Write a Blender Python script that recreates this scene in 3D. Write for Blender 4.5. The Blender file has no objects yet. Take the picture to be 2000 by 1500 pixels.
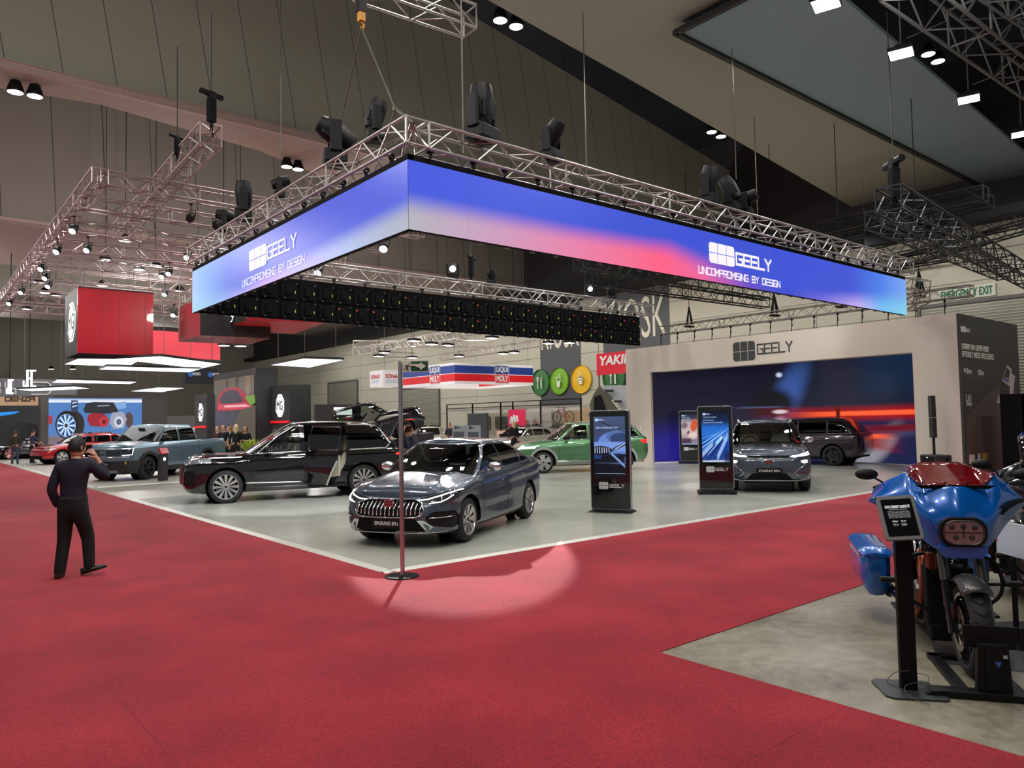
import bpy, bmesh, math, random
import numpy as np
from mathutils import Vector, Matrix
from mathutils.bvhtree import BVHTree
random.seed(7)
S = bpy.context.scene
COL = S.collection
PI = math.pi
# ---------------------------------------------------------------- camera
CAMH = 1.8
FPX = 1462.7
YAW, PITCH, ROLL = 0.8765, 0.04717, -0.01849
_f = Vector((math.cos(PITCH)*math.cos(YAW), math.cos(PITCH)*math.sin(YAW), math.sin(PITCH)))
_r = Vector((math.sin(YAW), -math.cos(YAW), 0)); _u = _r.cross(_f)
CR = _r*math.cos(ROLL)+_u*math.sin(ROLL); CU = _u*math.cos(ROLL)-_r*math.sin(ROLL)
cam = bpy.data.cameras.new('camera'); co = bpy.data.objects.new('camera', cam); COL.objects.link(co)
co.matrix_world = Matrix((( CR.x, CU.x, -_f.x, 0), (CR.y, CU.y, -_f.y, 0), (CR.z, CU.z, -_f.z, CAMH), (0, 0, 0, 1)))
cam.sensor_fit = 'HORIZONTAL'; cam.sensor_width = 36; cam.lens = 36*FPX/2000; cam.clip_end = 500; cam.clip_start = .05
S.camera = co
# survey helpers: intersect a sight line from the camera station with a known plane of the hall
def ray(x, y):
    return (_f*FPX+CR*(x-1000)-CU*(y-750)).normalized()
def onZ(x, y, z=0.):
    d = ray(x, y); t = (z-CAMH)/d.z; return Vector((d.x*t, d.y*t, z))
def onX(x, y, X):
    d = ray(x, y); t = X/d.x; return Vector((X, d.y*t, CAMH+d.z*t))
def onY(x, y, Y):
    d = ray(x, y); t = Y/d.y; return Vector((d.x*t, Y, CAMH+d.z*t))
# ---------------------------------------------------------------- view, world, big lights
S.view_settings.view_transform = 'Standard'; S.view_settings.look = 'None'; S.view_settings.gamma = 1
S.view_settings.use_curve_mapping = False
S.view_settings.exposure = 0.0
W = bpy.data.worlds.new('world'); S.world = W; W.use_nodes = True
W.node_tree.nodes['Background'].inputs[0].default_value = (.80, .84, .86, 1)
W.node_tree.nodes['Background'].inputs[1].default_value = .26
def light(name, kind, loc, target, power, color=(1, 1, 1), **kw):
    L = bpy.data.lights.new(name, kind); o = bpy.data.objects.new(name, L); COL.objects.link(o)
    o.location = loc; L.energy = power; L.color = color
    for k, v in kw.items(): setattr(L, k, v)
    if target is not None:
        o.rotation_euler = (Vector(target)-Vector(loc)).to_track_quat('-Z', 'Y').to_euler()
    return o
# general hall lighting: banks of high-bay lamps under the roof
def bank(nm, xs, ys, z, power, color, tilt=(0, 0), size=.22, cone=2.5):
    for x in xs:
        for y in ys: light(nm, 'SPOT', (x, y, z), (x+tilt[0], y+tilt[1], z-5), power, color, spot_size=cone, spot_blend=.5, shadow_soft_size=size)
bank('hall_lamp_aisle', (-1.5, 2.5, 6.5), (-1, 3.4, 6.6), 10.6, 430, (1, .97, .93))
bank('hall_lamp_booth', (7.5, 12, 16.5, 20.5), (10.2, 14, 19), 10.7, 420, (1, .98, .95))
bank('hall_lamp_north', (3, 9, 15, 21), (26.5, 33, 40, 50), 10.4, 620, (.98, .98, 1))
for x, y, z, p in ((1, 15, 8.6, 420), (-2, 30, 9, 900), (8, 31, 9.3, 700), (18, 31, 9.3, 700), (0, 48, 9, 900), (12, 52, 9, 900), (24, 52, 8, 700), (4, 70, 8.5, 1100), (18, 74, 8.5, 900), (1.5, 11, 9, 420), (13, 4, 8.8, 300)): light('hall_fill_light', 'POINT', (x, y, z), None, p, (1, .98, .94), shadow_soft_size=.25)  # added point lights without fixtures, brightening roof bulkheads, far hall and carpet
light('stand_wash', 'SPOT', (3.6, 20, 7.3), (5.9, 28, 5.4), 900, (1, .97, .95), spot_size=.7, spot_blend=.5, shadow_soft_size=.1)
light('stand_wash', 'SPOT', (8, 24.7, 7.3), (10, 36, 5.2), 900, (1, .97, .95), spot_size=.7, spot_blend=.5, shadow_soft_size=.1)
bank('hall_lamp_wall', (27.5,), (14, 22, 29, 36, 44, 54, 64), 8.4, 900, (1, .97, .92), tilt=(3.2, 0))
bank('hall_lamp_right', (24, 29), (1, 7), 10.6, 500, (1, .97, .94), tilt=(1.5, 1))
# the profile spot that throws the pool over the grey sedan, below its far-truss fixture
light('profile_spot', 'SPOT', (12.3, 17.3, 4.95), (6.55, 9.1, 0), 17000, (1, .92, .93), spot_size=math.radians(14.8), spot_blend=.14, shadow_soft_size=.06)  # moved down from the lit truss head to lengthen the sedan's shadow
light('profile_spot_b', 'SPOT', (18.0, 17.25, 6.2), (16.2, 10.2, 0), 2600, (.93, 1, .98), spot_size=math.radians(24), spot_blend=.5, shadow_soft_size=.08)
light('profile_spot_c', 'SPOT', (6.8, 9.0, 6.1), (6.8, 16.5, 0), 2600, (.86, .93, 1), spot_size=math.radians(28), spot_blend=.4, shadow_soft_size=.08)
light('profile_spot_d', 'SPOT', (12.4, 9.0, 6.1), (20.5, 14.5, .4), 1800, (1, 1, .95), spot_size=math.radians(34), spot_blend=.5, shadow_soft_size=.08)
light('wall_wash', 'SPOT', (18.2, 9.2, 6.0), (22.6, 12.6, 4.2), 420, (.86, 1, .9), spot_size=math.radians(38), spot_blend=.9, shadow_soft_size=.1)
# ---------------------------------------------------------------- materials
MATS = {}
def mat(name, col, rough=.5, metal=0., emit=None, es=1., coat=0., alpha=1., spec=.5, bump=None, trans=0.):
    if name in MATS: return MATS[name]
    m = bpy.data.materials.new(name); m.use_nodes = True; MATS[name] = m
    nt = m.node_tree; b = nt.nodes['Principled BSDF']
    b.inputs['Base Color'].default_value = (*col, 1); b.inputs['Roughness'].default_value = rough
    b.inputs['Metallic'].default_value = metal; b.inputs['Coat Weight'].default_value = coat
    b.inputs['Coat Roughness'].default_value = .03; b.inputs['Specular IOR Level'].default_value = spec
    b.inputs['Alpha'].default_value = alpha; b.inputs['Transmission Weight'].default_value = trans
    if emit: b.inputs['Emission Color'].default_value = (*emit, 1); b.inputs['Emission Strength'].default_value = es
    if bump:
        sc, st = bump
        tc = nt.nodes.new('ShaderNodeTexCoord'); n = nt.nodes.new('ShaderNodeTexNoise'); n.inputs['Scale'].default_value = sc
        n.inputs['Detail'].default_value = 4
        bu = nt.nodes.new('ShaderNodeBump'); bu.inputs['Strength'].default_value = st
        nt.links.new(tc.outputs['Object'], n.inputs['Vector']); nt.links.new(n.outputs['Fac'], bu.inputs['Height']); nt.links.new(bu.outputs[0], b.inputs['Normal'])
    return m
def srgb(r, g, b):
    f = lambda c: (c/255/12.92) if c/255 <= .04045 else ((c/255+.055)/1.055)**2.4
    return (f(r), f(g), f(b))
class NT:
    """tiny node-tree writer"""
    def __init__(s, m): s.nt = m.node_tree; s.b = s.nt.nodes['Principled BSDF']
    def n(s, t, **kw):
        x = s.nt.nodes.new(t)
        for k, v in kw.items():
            if k in x.inputs: 
                x.inputs[k].default_value = v
            else: setattr(x, k, v)
        return x
    def l(s, a, b): s.nt.links.new(a, b)
    def math(s, op, a, b=None, c=None):
        x = s.nt.nodes.new('ShaderNodeMath'); x.operation = op
        for i, v in enumerate((a, b, c)):
            if v is None: continue
            if isinstance(v, (int, float)): x.inputs[i].default_value = v
            else: s.l(v, x.inputs[i])
        return x.outputs[0]
    def mix(s, fac, a, b):
        x = s.nt.nodes.new('ShaderNodeMix'); x.data_type = 'RGBA'
        for i, v in ((0, fac), (6, a), (7, b)):
            if isinstance(v, (int, float)): x.inputs[i].default_value = v
            elif isinstance(v, tuple): x.inputs[i].default_value = (*v[:3], 1)
            else: s.l(v, x.inputs[i])
        return x.outputs[2]
    def ramp(s, fac, stops, interp='LINEAR'):
        x = s.nt.nodes.new('ShaderNodeValToRGB'); x.color_ramp.interpolation = interp
        e = x.color_ramp.elements
        while len(e) < len(stops): e.new(.5)
        for i, (p, c) in enumerate(stops): e[i].position = p; e[i].color = (*c, 1)
        s.l(fac, x.inputs[0]); return x.outputs[0]
    def obj(s):
        t = s.n('ShaderNodeTexCoord'); sp = s.n('ShaderNodeSeparateXYZ'); s.l(t.outputs['Object'], sp.inputs[0]); return t.outputs['Object'], sp.outputs
def glass(name, tint=(.25, .28, .28), rough=.02):
    if name in MATS: return MATS[name]
    m = bpy.data.materials.new(name); m.use_nodes = True; MATS[name] = m
    nt = m.node_tree; nt.nodes.clear()
    o = nt.nodes.new('ShaderNodeOutputMaterial'); mx = nt.nodes.new('ShaderNodeMixShader'); t = nt.nodes.new('ShaderNodeBsdfTransparent')
    g = nt.nodes.new('ShaderNodeBsdfGlossy'); fr = nt.nodes.new('ShaderNodeFresnel'); fr.inputs[0].default_value = 1.5
    t.inputs[0].default_value = (*tint, 1); g.inputs['Roughness'].default_value = rough; g.inputs[0].default_value = (.9, .9, .9, 1)
    ad = nt.nodes.new('ShaderNodeMath'); ad.operation = 'MULTIPLY_ADD'; ad.inputs[1].default_value = 1.1; ad.inputs[2].default_value = .03
    nt.links.new(fr.outputs[0], ad.inputs[0]); nt.links.new(ad.outputs[0], mx.inputs[0]); nt.links.new(t.outputs[0], mx.inputs[1]); nt.links.new(g.outputs[0], mx.inputs[2]); nt.links.new(mx.outputs[0], o.inputs[0])
    return m
# ---------------------------------------------------------------- object helpers
def tag(o, label=None, cat=None, group=None, kind=None):
    if label: o['label'] = label
    if cat: o['category'] = cat
    if group: o['group'] = group
    if kind: o['kind'] = kind
    return o
def thing(name, label, cat, loc=(0, 0, 0), rz=0., group=None):
    o = bpy.data.objects.new(name, None); COL.objects.link(o); o.empty_display_size = .1
    o.location = loc; o.rotation_euler = (0, 0, rz); return tag(o, label, cat, group)
class MB:
    """collects shapes in one mesh; several materials by slot"""
    def __init__(s): s.v = []; s.f = []; s.m = []; s.mi = 0; s.T = Matrix()
    def add(s, vs, fs):
        k = len(s.v); s.v += [tuple(s.T @ Vector(v)) for v in vs]
        s.f += [tuple(i+k for i in f) for f in fs]; s.m += [s.mi]*len(fs); return s
    def box(s, c, d, rz=0., R=None):
        x, y, z = d[0]/2, d[1]/2, d[2]/2
        M = R.to_3x3() if R else Matrix.Rotation(rz, 3, 'Z')
        c = Vector(c)
        vs = [c+M @ Vector((a*x, b*y, e*z)) for a in (-1, 1) for b in (-1, 1) for e in (-1, 1)]
        return s.add(vs, [(0, 1, 3, 2), (4, 6, 7, 5), (0, 4, 5, 1), (2, 3, 7, 6), (0, 2, 6, 4), (1, 5, 7, 3)])
    def bar(s, a, b, r=.02, n=6, r2=None, cap=True):
        a, b = Vector(a), Vector(b); d = b-a
        if d.length < 1e-6: return s
        q = d.to_track_quat('Z', 'Y'); r2 = r if r2 is None else r2
        vs = []
        for p, rr in ((a, r), (b, r2)):
            for i in range(n):
                t = 2*PI*i/n+PI/n; vs.append(p+q @ Vector((rr*math.cos(t), rr*math.sin(t), 0)))
        fs = [(i, (i+1) % n, n+(i+1) % n, n+i) for i in range(n)]
        if cap: fs += [tuple(range(n))[::-1], tuple(range(n, 2*n))]
        return s.add(vs, fs)
    def tube(s, pts, r=.02, n=6, closed=False, rs=None, flat=1.):
        pts = [Vector(p) for p in pts]; N = len(pts); vs = []; fs = []
        up = None
        for i, p in enumerate(pts):
            if closed: d = pts[(i+1) % N]-pts[i-1]
            else: d = pts[min(i+1, N-1)]-pts[max(i-1, 0)]
            d = d.normalized() if d.length > 1e-9 else Vector((0, 0, 1))
            if up is None:
                up = Vector((0, 0, 1)) if abs(d.z) < .9 else Vector((1, 0, 0))
            a = d.cross(up)
            if a.length < 1e-4: a = d.cross(Vector((0, 1, .1)))
            a.normalize(); b = a.cross(d).normalized(); up = b
            rr = rs[i] if rs else r
            for k in range(n):
                t = 2*PI*k/n; vs.append(p+a*(rr*math.cos(t))+b*(rr*flat*math.sin(t)))
        for i in range(N if closed else N-1):
            j = (i+1) % N
            for k in range(n): fs.append((i*n+k, i*n+(k+1) % n, j*n+(k+1) % n, j*n+k))
        if not closed: fs += [tuple(range(n))[::-1], tuple(range((N-1)*n, N*n))]
        return s.add(vs, fs)
    def lathe(s, prof, c=(0, 0, 0), axis='Z', n=24, close=False, caps=False):
        vs = []; fs = []; N = len(prof); c = Vector(c)
        for k in range(n):
            t = 2*PI*k/n; cs, sn = math.cos(t), math.sin(t)
            for r, h in prof:
                if axis == 'Z': p = (r*cs, r*sn, h)
                elif axis == 'Y': p = (r*cs, h, r*sn)
                else: p = (h, r*cs, r*sn)
                vs.append(c+Vector(p))
        for k in range(n):
            k2 = (k+1) % n
            for i in range(N-1+(1 if close else 0)):
                i2 = (i+1) % N; fs.append((k*N+i, k2*N+i, k2*N+i2, k*N+i2))
        if caps:
            for i in (0, N-1):
                if prof[i][0] > 1e-5: fs.append(tuple(k*N+i for k in range(n)))
        return s.add(vs, fs)
    def sphere(s, c, r, n=12, sc=(1, 1, 1)):
        vs = []; fs = []; c = Vector(c); m = n//2
        for i in range(m+1):
            a = PI*i/m
            for k in range(n):
                t = 2*PI*k/n; vs.append(c+Vector((r*sc[0]*math.sin(a)*math.cos(t), r*sc[1]*math.sin(a)*math.sin(t), r*sc[2]*math.cos(a))))
        for i in range(m):
            for k in range(n): fs.append((i*n+k, (i+1)*n+k, (i+1)*n+(k+1) % n, i*n+(k+1) % n))
        return s.add(vs, fs)
    def prism(s, poly, O, A, B, d):
        """2-D outline in the plane (A,B) at O, thickness vector d"""
        O, A, B, d = Vector(O), Vector(A), Vector(B), Vector(d); n = len(poly)
        vs = [O+A*p[0]+B*p[1] for p in poly]+[O+A*p[0]+B*p[1]+d for p in poly]
        fs = [tuple(range(n))[::-1], tuple(range(n, 2*n))]+[(i, (i+1) % n, n+(i+1) % n, n+i) for i in range(n)]
        return s.add(vs, fs)
    def quad(s, a, b, c, d): return s.add([a, b, c, d], [(0, 1, 2, 3)])
    def build(s, name, mats, parent=None, smooth=False, bevel=0, sharp=None, sub=0):
        me = bpy.data.meshes.new(name); me.from_pydata(s.v, [], s.f)
        if not isinstance(mats, (list, tuple)): mats = [mats]
        for m in mats: me.materials.append(m)
        if len(mats) > 1: me.polygons.foreach_set('material_index', s.m)
        bm = bmesh.new(); bm.from_mesh(me); bmesh.ops.remove_doubles(bm, verts=bm.verts, dist=1e-5); bmesh.ops.recalc_face_normals(bm, faces=bm.faces)
        if smooth or sharp:
            for f in bm.faces: f.smooth = True
            if sharp:
                for e in bm.edges:
                    if len(e.link_faces) == 2 and e.calc_face_angle(0) > math.radians(sharp): e.smooth = False
        bm.to_mesh(me); bm.free()
        o = bpy.data.objects.new(name, me); COL.objects.link(o)
        if parent: o.parent = parent
        if bevel:
            b = o.modifiers.new('bevel', 'BEVEL'); b.width = bevel; b.segments = 2; b.limit_method = 'ANGLE'
        if sub:
            b = o.modifiers.new('sub', 'SUBSURF'); b.levels = sub; b.render_levels = sub
        return o
def struct(mb, name, m, **kw):
    return tag(mb.build(name, m, **kw), kind='structure')
def copy_tree(o, parent=None):
    c = o.copy(); COL.objects.link(c); c.parent = parent
    for ch in list(o.children): copy_tree(ch, c)
    return c
_fc = {}
def text_polys(txt):
    """the default font as a flat mesh (verts, faces) at size 1"""
    if txt in _fc: return _fc[txt]
    cu = bpy.data.curves.new('t', 'FONT'); cu.body = txt; cu.resolution_u = 3; cu.fill_mode = 'FRONT'
    o = bpy.data.objects.new('t', cu); COL.objects.link(o)
    dg = bpy.context.evaluated_depsgraph_get(); me = bpy.data.meshes.new_from_object(o.evaluated_get(dg))
    r = ([tuple(v.co) for v in me.vertices], [tuple(p.vertices) for p in me.polygons])
    bpy.data.objects.remove(o); bpy.data.curves.remove(cu); bpy.data.meshes.remove(me); _fc[txt] = r
    return r
def lettering(mb, txt, O, A, B, w, h, off=.004, bold=0., shear=0.):
    """fit txt in the w x h box at O in plane (A,B)"""
    vs, fs = text_polys(txt); O, A, B = Vector(O), Vector(A).normalized(), Vector(B).normalized(); N = A.cross(B)
    xs = [v[0] for v in vs]; ys = [v[1] for v in vs]; x0, x1, y0, y1 = min(xs), max(xs), min(ys), max(ys)
    for dx, dy, dn in ([(0, 0, 0)] if not bold else [(0, 0, 0), (bold, 0, .0004), (-bold, 0, .0008), (0, bold, .0012), (0, -bold, .0016)]):
        mb.add([O+A*((v[0]-x0)/(x1-x0)*w+shear*(v[1]-y0)/(y1-y0)*h+dx)+B*((v[1]-y0)/(y1-y0)*h+dy)+N*(off+dn) for v in vs], fs)
    return mb
# thin square letters drawn as strokes (grid 4 x 4)
STROKES = {'G': [[(4, 4), (0, 4), (0, 0), (4, 0), (4, 2), (2, 2)]], 'E': [[(4, 4), (0, 4), (0, 0), (4, 0)], [(0, 2), (3.6, 2)]], 'L': [[(0, 4), (0, 0), (4, 0)]],
           'Y': [[(0, 4), (2, 2), (4, 4)], [(2, 2), (2, 0)]], 'I': [[(0, 4), (0, 0)]], 'U': [[(0, 4), (0, 0), (4, 0), (4, 4)]], 'N': [[(0, 0), (0, 4), (4, 0), (4, 4)]],
           'C': [[(4, 4), (0, 4), (0, 0), (4, 0)]], 'O': [[(0, 0), (0, 4), (4, 4), (4, 0), (0, 0)]], 'M': [[(0, 0), (0, 4), (2, 1.5), (4, 4), (4, 0)]], 'P': [[(0, 0), (0, 4), (4, 4), (4, 2), (0, 2)]],
           'R': [[(0, 0), (0, 4), (4, 4), (4, 2), (0, 2)], [(2, 2), (4, 0)]], 'S': [[(4, 4), (0, 4), (0, 2), (4, 2), (4, 0), (0, 0)]], 'B': [[(0, 2), (3.6, 2), (3.6, 4), (0, 4), (0, 0), (4, 0), (4, 2), (3.6, 2)]],
           'D': [[(0, 0), (0, 4), (3.2, 4), (4, 3.2), (4, .8), (3.2, 0), (0, 0)]], 'A': [[(0, 0), (0, 4), (4, 4), (4, 0)], [(0, 2), (4, 2)]], 'V': [[(0, 4), (2, 0), (4, 4)]], 'T': [[(0, 4), (4, 4)], [(2, 4), (2, 0)]],
           'Z': [[(0, 4), (4, 4), (0, 0), (4, 0)]], 'J': [[(4, 4), (4, 0), (0, 0), (0, 1.2)]], '-': [[(.5, 2), (3.5, 2)]], 'K': [[(0, 4), (0, 0)], [(4, 4), (0, 2), (4, 0)]],
           'X': [[(0, 4), (4, 0)], [(0, 0), (4, 4)]], 'H': [[(0, 4), (0, 0)], [(4, 4), (4, 0)], [(0, 2), (4, 2)]], 'F': [[(4, 4), (0, 4), (0, 0)], [(0, 2), (3.6, 2)]], 'Q': [[(0, 0), (0, 4), (4, 4), (4, 0), (0, 0)], [(2.6, 1.4), (4.3, -.5)]]}
def strokes(mb, txt, O, A, B, w, h, t, off=.004, gap=.28):
    O, A, B = Vector(O), Vector(A).normalized(), Vector(B).normalized(); N = A.cross(B)
    wd = [0 if c == 'I' else (.8 if c == ' ' else 1) for c in txt]; n = len(txt)
    u = w/(sum(wd)+gap*(n-1)); x = 0
    for c, cw in zip(txt, wd):
        for li, pl in enumerate(STROKES.get(c, [])):
            P = [Vector((x+p[0]/4*u*cw, p[1]/4*h, 0)) for p in pl]
            for i in range(len(P)-1):
                a, b = P[i], P[i+1]; d = (b-a).normalized()*(t/2); nn = Vector((-d.y, d.x, 0)); a = a-d; b = b+d
                q = [a+nn, a-nn, b-nn, b+nn]; mb.add([O+A*p.x+B*p.y+N*(off+.0003*i+.0002*li) for p in q], [(0, 1, 2, 3)])
        x += (cw+gap)*u
    return mb
def rrect(w, h, r, n=5, x0=0, y0=0):
    P = []
    for cx, cy, a in ((w-r, r, -90), (w-r, h-r, 0), (r, h-r, 90), (r, r, 180)):
        for i in range(n+1):
            t = math.radians(a+90*i/n); P.append((x0+cx+r*math.cos(t), y0+cy+r*math.sin(t)))
    return P
def logo_block(mb, O, A, B, w, h, off=.004, gap=None):
    """six-cell rounded emblem"""
    O, A, B = Vector(O), Vector(A).normalized(), Vector(B).normalized(); N = A.cross(B); g = gap or h*.035; r = h*.16
    cw = (w-2*g)/3; ch = (h-g)/2
    for i in range(3):
        for j in range(2):
            x0 = i*(cw+g); y0 = j*(ch+g); P = []
            for k, (cx, cy, a) in enumerate(((x0+cw, y0, -90), (x0+cw, y0+ch, 0), (x0, y0+ch, 90), (x0, y0, 180))):
                rnd = (i == 2 and j == 0 and k == 0) or (i == 2 and j == 1 and k == 1) or (i == 0 and j == 1 and k == 2) or (i == 0 and j == 0 and k == 3)
                if not rnd: P.append((cx, cy)); continue
                ox = cx+(-r if k in (0, 1) else r); oy = cy+(r if k in (0, 3) else -r)
                for q in range(5):
                    t = math.radians(a+90*q/4); P.append((ox+r*math.cos(t), oy+r*math.sin(t)))
            mb.add([O+A*p[0]+B*p[1]+N*off for p in P], [tuple(range(len(P)))])
    return mb
def geely(mb, O, A, B, h, off=.004):
    """emblem + word, total height h"""
    A, B = Vector(A).normalized(), Vector(B).normalized()
    logo_block(mb, O, A, B, h*1.36, h, off)
    strokes(mb, 'GEELY', Vector(O)+A*(h*1.56)+B*(h*.27), A, B, h*2.05, h*.44, h*.085, off, gap=.3)
# common materials
BLK = mat('black_plastic', (.006, .006, .007), .5, spec=.25)
BLKM = mat('matt_black', (.005, .005, .006), .85, spec=.2)
CHR = mat('chrome', (.8, .8, .8), .08, 1)
ALU = mat('truss_aluminium', (.46, .43, .42), .38, .85)
STEEL = mat('brushed_steel', (.55, .53, .52), .3, 1)
WHT = mat('white_lacquer', (.8, .8, .78), .4)
LAMP = mat('lamp_lens', (1, 1, 1), .3, emit=(1, .98, .92), es=9)
LAMPC = mat('lamp_lens_cool', (1, 1, 1), .3, emit=(.93, .98, 1), es=14)
# ================================================================ setting: floor, walls, roof
def concrete():
    m = mat('polished_concrete', (.3, .29, .26), .28); T = NT(m); v, _ = T.obj()
    a = T.n('ShaderNodeTexNoise', Scale=.9, Detail=6.); b = T.n('ShaderNodeTexNoise', Scale=9., Detail=8., Roughness=.7)
    T.l(v, a.inputs['Vector']); T.l(v, b.inputs['Vector'])
    c = T.ramp(T.math('MULTIPLY_ADD', b.outputs['Fac'], .45, T.math('MULTIPLY', a.outputs['Fac'], .55)), [(.32, srgb(92, 86, 72)), (.47, srgb(132, 126, 108)), (.62, srgb(158, 152, 134)), (.75, srgb(120, 112, 96))])
    T.l(c, T.b.inputs['Base Color'])
    T.l(T.math('MULTIPLY_ADD', b.outputs['Fac'], .35, .16), T.b.inputs['Roughness'])
    bu = T.n('ShaderNodeBump', Strength=.05); T.l(b.outputs['Fac'], bu.inputs['Height']); T.l(bu.outputs[0], T.b.inputs['Normal'])
    return m
def carpet():
    m = mat('red_carpet', (.3, .02, .03), .95, spec=.15); T = NT(m); v, _ = T.obj()
    a = T.n('ShaderNodeTexNoise', Scale=1.1, Detail=5.); b = T.n('ShaderNodeTexNoise', Scale=55., Detail=6., Roughness=.75)
    T.l(v, a.inputs['Vector']); T.l(v, b.inputs['Vector'])
    f = T.math('MULTIPLY_ADD', b.outputs['Fac'], .7, T.math('MULTIPLY', a.outputs['Fac'], .3))
    T.l(T.ramp(f, [(.32, srgb(104, 12, 25)), (.5, srgb(150, 24, 40)), (.68, srgb(190, 46, 62))]), T.b.inputs['Base Color'])
    bu = T.n('ShaderNodeBump', Strength=.5, Distance=.02); T.l(b.outputs['Fac'], bu.inputs['Height']); T.l(bu.outputs[0], T.b.inputs['Normal'])
    T.b.inputs['Sheen Weight'].default_value = .15
    return m
def booth_floor():
    m = mat('booth_vinyl', (.5, .5, .46), .22); T = NT(m); v, _ = T.obj()
    a = T.n('ShaderNodeTexNoise', Scale=.8, Detail=3.); T.l(v, a.inputs['Vector'])
    T.l(T.mix(a.outputs['Fac'], srgb(166, 167, 156), srgb(186, 187, 178)), T.b.inputs['Base Color'])
    T.l(T.math('MULTIPLY_ADD', a.outputs['Fac'], .18, .12), T.b.inputs['Roughness'])
    return m
struct(MB().box((10, 38, -.1), (72, 104, .2)), 'floor', concrete())
CARP = carpet()
m = MB(); m.box((-5.7, 38, .003), (20.5, 100, .006)); m.box((18.3, 5.81, .003), (27.5, 4.08, .006))
car_o = m.build('carpet', CARP); tag(car_o, 'red exhibition carpet running along the aisles round the grey stand floor', 'carpet')
# carpet seams
sm = MB()
for (x0, y0, x1, y1) in ((-8, 2.3, 4.5, 2.3), (-8, 5.9, 4.5, 5.9), (-8, 9.6, 4.5, 9.6), (-8, 13.2, 4.5, 13.2), (-8, 17, 4.5, 17), (2.6, 2.3, 2.6, -4), (1.2, 5.9, 1.2, 2.3), (4.55, 5.81, 30, 5.81), (12, 3.8, 12, 7.8)):
    sm.quad((x0, y0-.002, .0068), (x1+.003, y0-.002, .0068), (x1+.003, y1+.002, .0068), (x0, y1+.002, .0068)) if y0 == y1 else sm.quad((x0-.002, y0, .0068), (x0+.002, y0, .0068), (x0+.002, y1, .0068), (x0-.002, y1, .0068))
sm.build('seam', mat('carpet_seam', srgb(120, 20, 32), .9), parent=car_o)
BF = booth_floor(); EDGE = mat('edge_trim', srgb(206, 206, 196), .35, .2)
def platform(name, label, x0, y0, x1, y1, tone):
    t = thing(name, label, 'platform', (x0, y0, 0))
    MB().box(((x1-x0)/2+.06, (y1-y0)/2+.06, .009), (x1-x0-.13, y1-y0-.13, .018)).build('deck', tone, t)
    e = MB()
    e.prism([(0, 0), (.13, .0), (.13, .02), (.1, .02)], (0, 0, 0), (1, 0, 0), (0, 0, 1), (0, y1-y0, 0))
    e.prism([(0, 0), (.13, .0), (.13, .02), (.1, .02)], (0, 0, 0), (0, 1, 0), (0, 0, 1), (x1-x0, 0, 0))
    e.build('edge_trim', EDGE, t); return t
platform('stand_platform', 'pale grey stand floor with a white edge strip beneath the dark grey sedan', 4.55, 7.85, 28.2, 20.1, BF)
platform('stand_platform', 'pale stand floor beneath the blue pickup and the red hatchback', 4.66, 25.1, 24, 62, mat('booth_vinyl_warm', srgb(196, 192, 184), .25))
# painted grey floor bands in the stand
WALLC = mat('precast_wall', srgb(172, 168, 152), .8); JOINT = mat('joint_dark', srgb(92, 88, 80), .9)
XW = 34.
def wall_panels():
    m = mat('hall_wall', srgb(176, 171, 154), .75); T = NT(m); v, o = T.obj()
    z = T.math('FRACT', T.math('DIVIDE', o['Z'], 1.18)); y = T.math('FRACT', T.math('DIVIDE', o['Y'], 9.0))
    g = T.math('MAXIMUM', T.math('LESS_THAN', z, .03), T.math('LESS_THAN', y, .004))
    n = T.n('ShaderNodeTexNoise', Scale=.35, Detail=4.); T.l(v, n.inputs['Vector'])
    base = T.mix(n.outputs['Fac'], srgb(166, 162, 147), srgb(188, 183, 166))
    T.l(T.mix(g, base, srgb(104, 100, 92)), T.b.inputs['Base Color']); return m
struct(MB().box((XW+.15, 39, 4.7), (.3, 102, 9.4)), 'wall_right', wall_panels())
DARKW = mat('dark_upper_wall', srgb(46, 44, 44), .9)
struct(MB().box((XW+.15, 39, 12.9), (.3, 102, 7)), 'wall_right_upper', DARKW)
struct(MB().box((10, 90, 8), (50, .3, 16)), 'wall_back', mat('far_wall', srgb(140, 134, 124), .9))
# black lip where the wall meets the roof
struct(MB().box((XW-.5, 39, 9.5), (1.4, 102, .35)), 'trim_1', mat('roof_lip', srgb(28, 27, 29), .8))
# --- roof: dropped bulkheads with faces and soffits running across the hall
def panelled(name, col, skew=.12, pitch=1.25, dark=.6):
    m = mat(name, srgb(*col), .8); T = NT(m); v, o = T.obj()
    u = T.math('FRACT', T.math('DIVIDE', T.math('MULTIPLY_ADD', o['Z'], skew, o['X']), pitch))
    n = T.n('ShaderNodeTexNoise', Scale=.12, Detail=3.); T.l(v, n.inputs['Vector'])
    c1 = srgb(*col); c2 = tuple(x*.78 for x in c1)
    T.l(T.mix(T.math('LESS_THAN', u, .018), T.mix(n.outputs['Fac'], c1, c2), tuple(x*dark*.4 for x in c1)), T.b.inputs['Base Color']); return m
P1M = panelled('bulkhead_face', (172, 170, 153), .16, 1.3); P2M = panelled('bulkhead_face_far', (150, 141, 134), .05, 2.1)
SOF = mat('soffit_beige', srgb(158, 144, 134), .8, bump=(1.5, .15)); SOFP = mat('soffit_edge', srgb(176, 152, 144), .7)
NAVY = mat('void_navy', srgb(24, 27, 36), .9)
struct(MB().box((10, 30, 19.2), (80, 130, .3)), 'ceiling', NAVY)
a, b = (16.66, 17.6), (43, 13.3)
m = MB().prism([(-25, 11), (60, 11), (60, 11.4), (43, 13.3), (16.66, 17.47), (14, 18), (14, 19), (-25, 19)], (0, 22.5, 0), (1, 0, 0), (0, 0, 1), (0, .2, 0))
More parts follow.
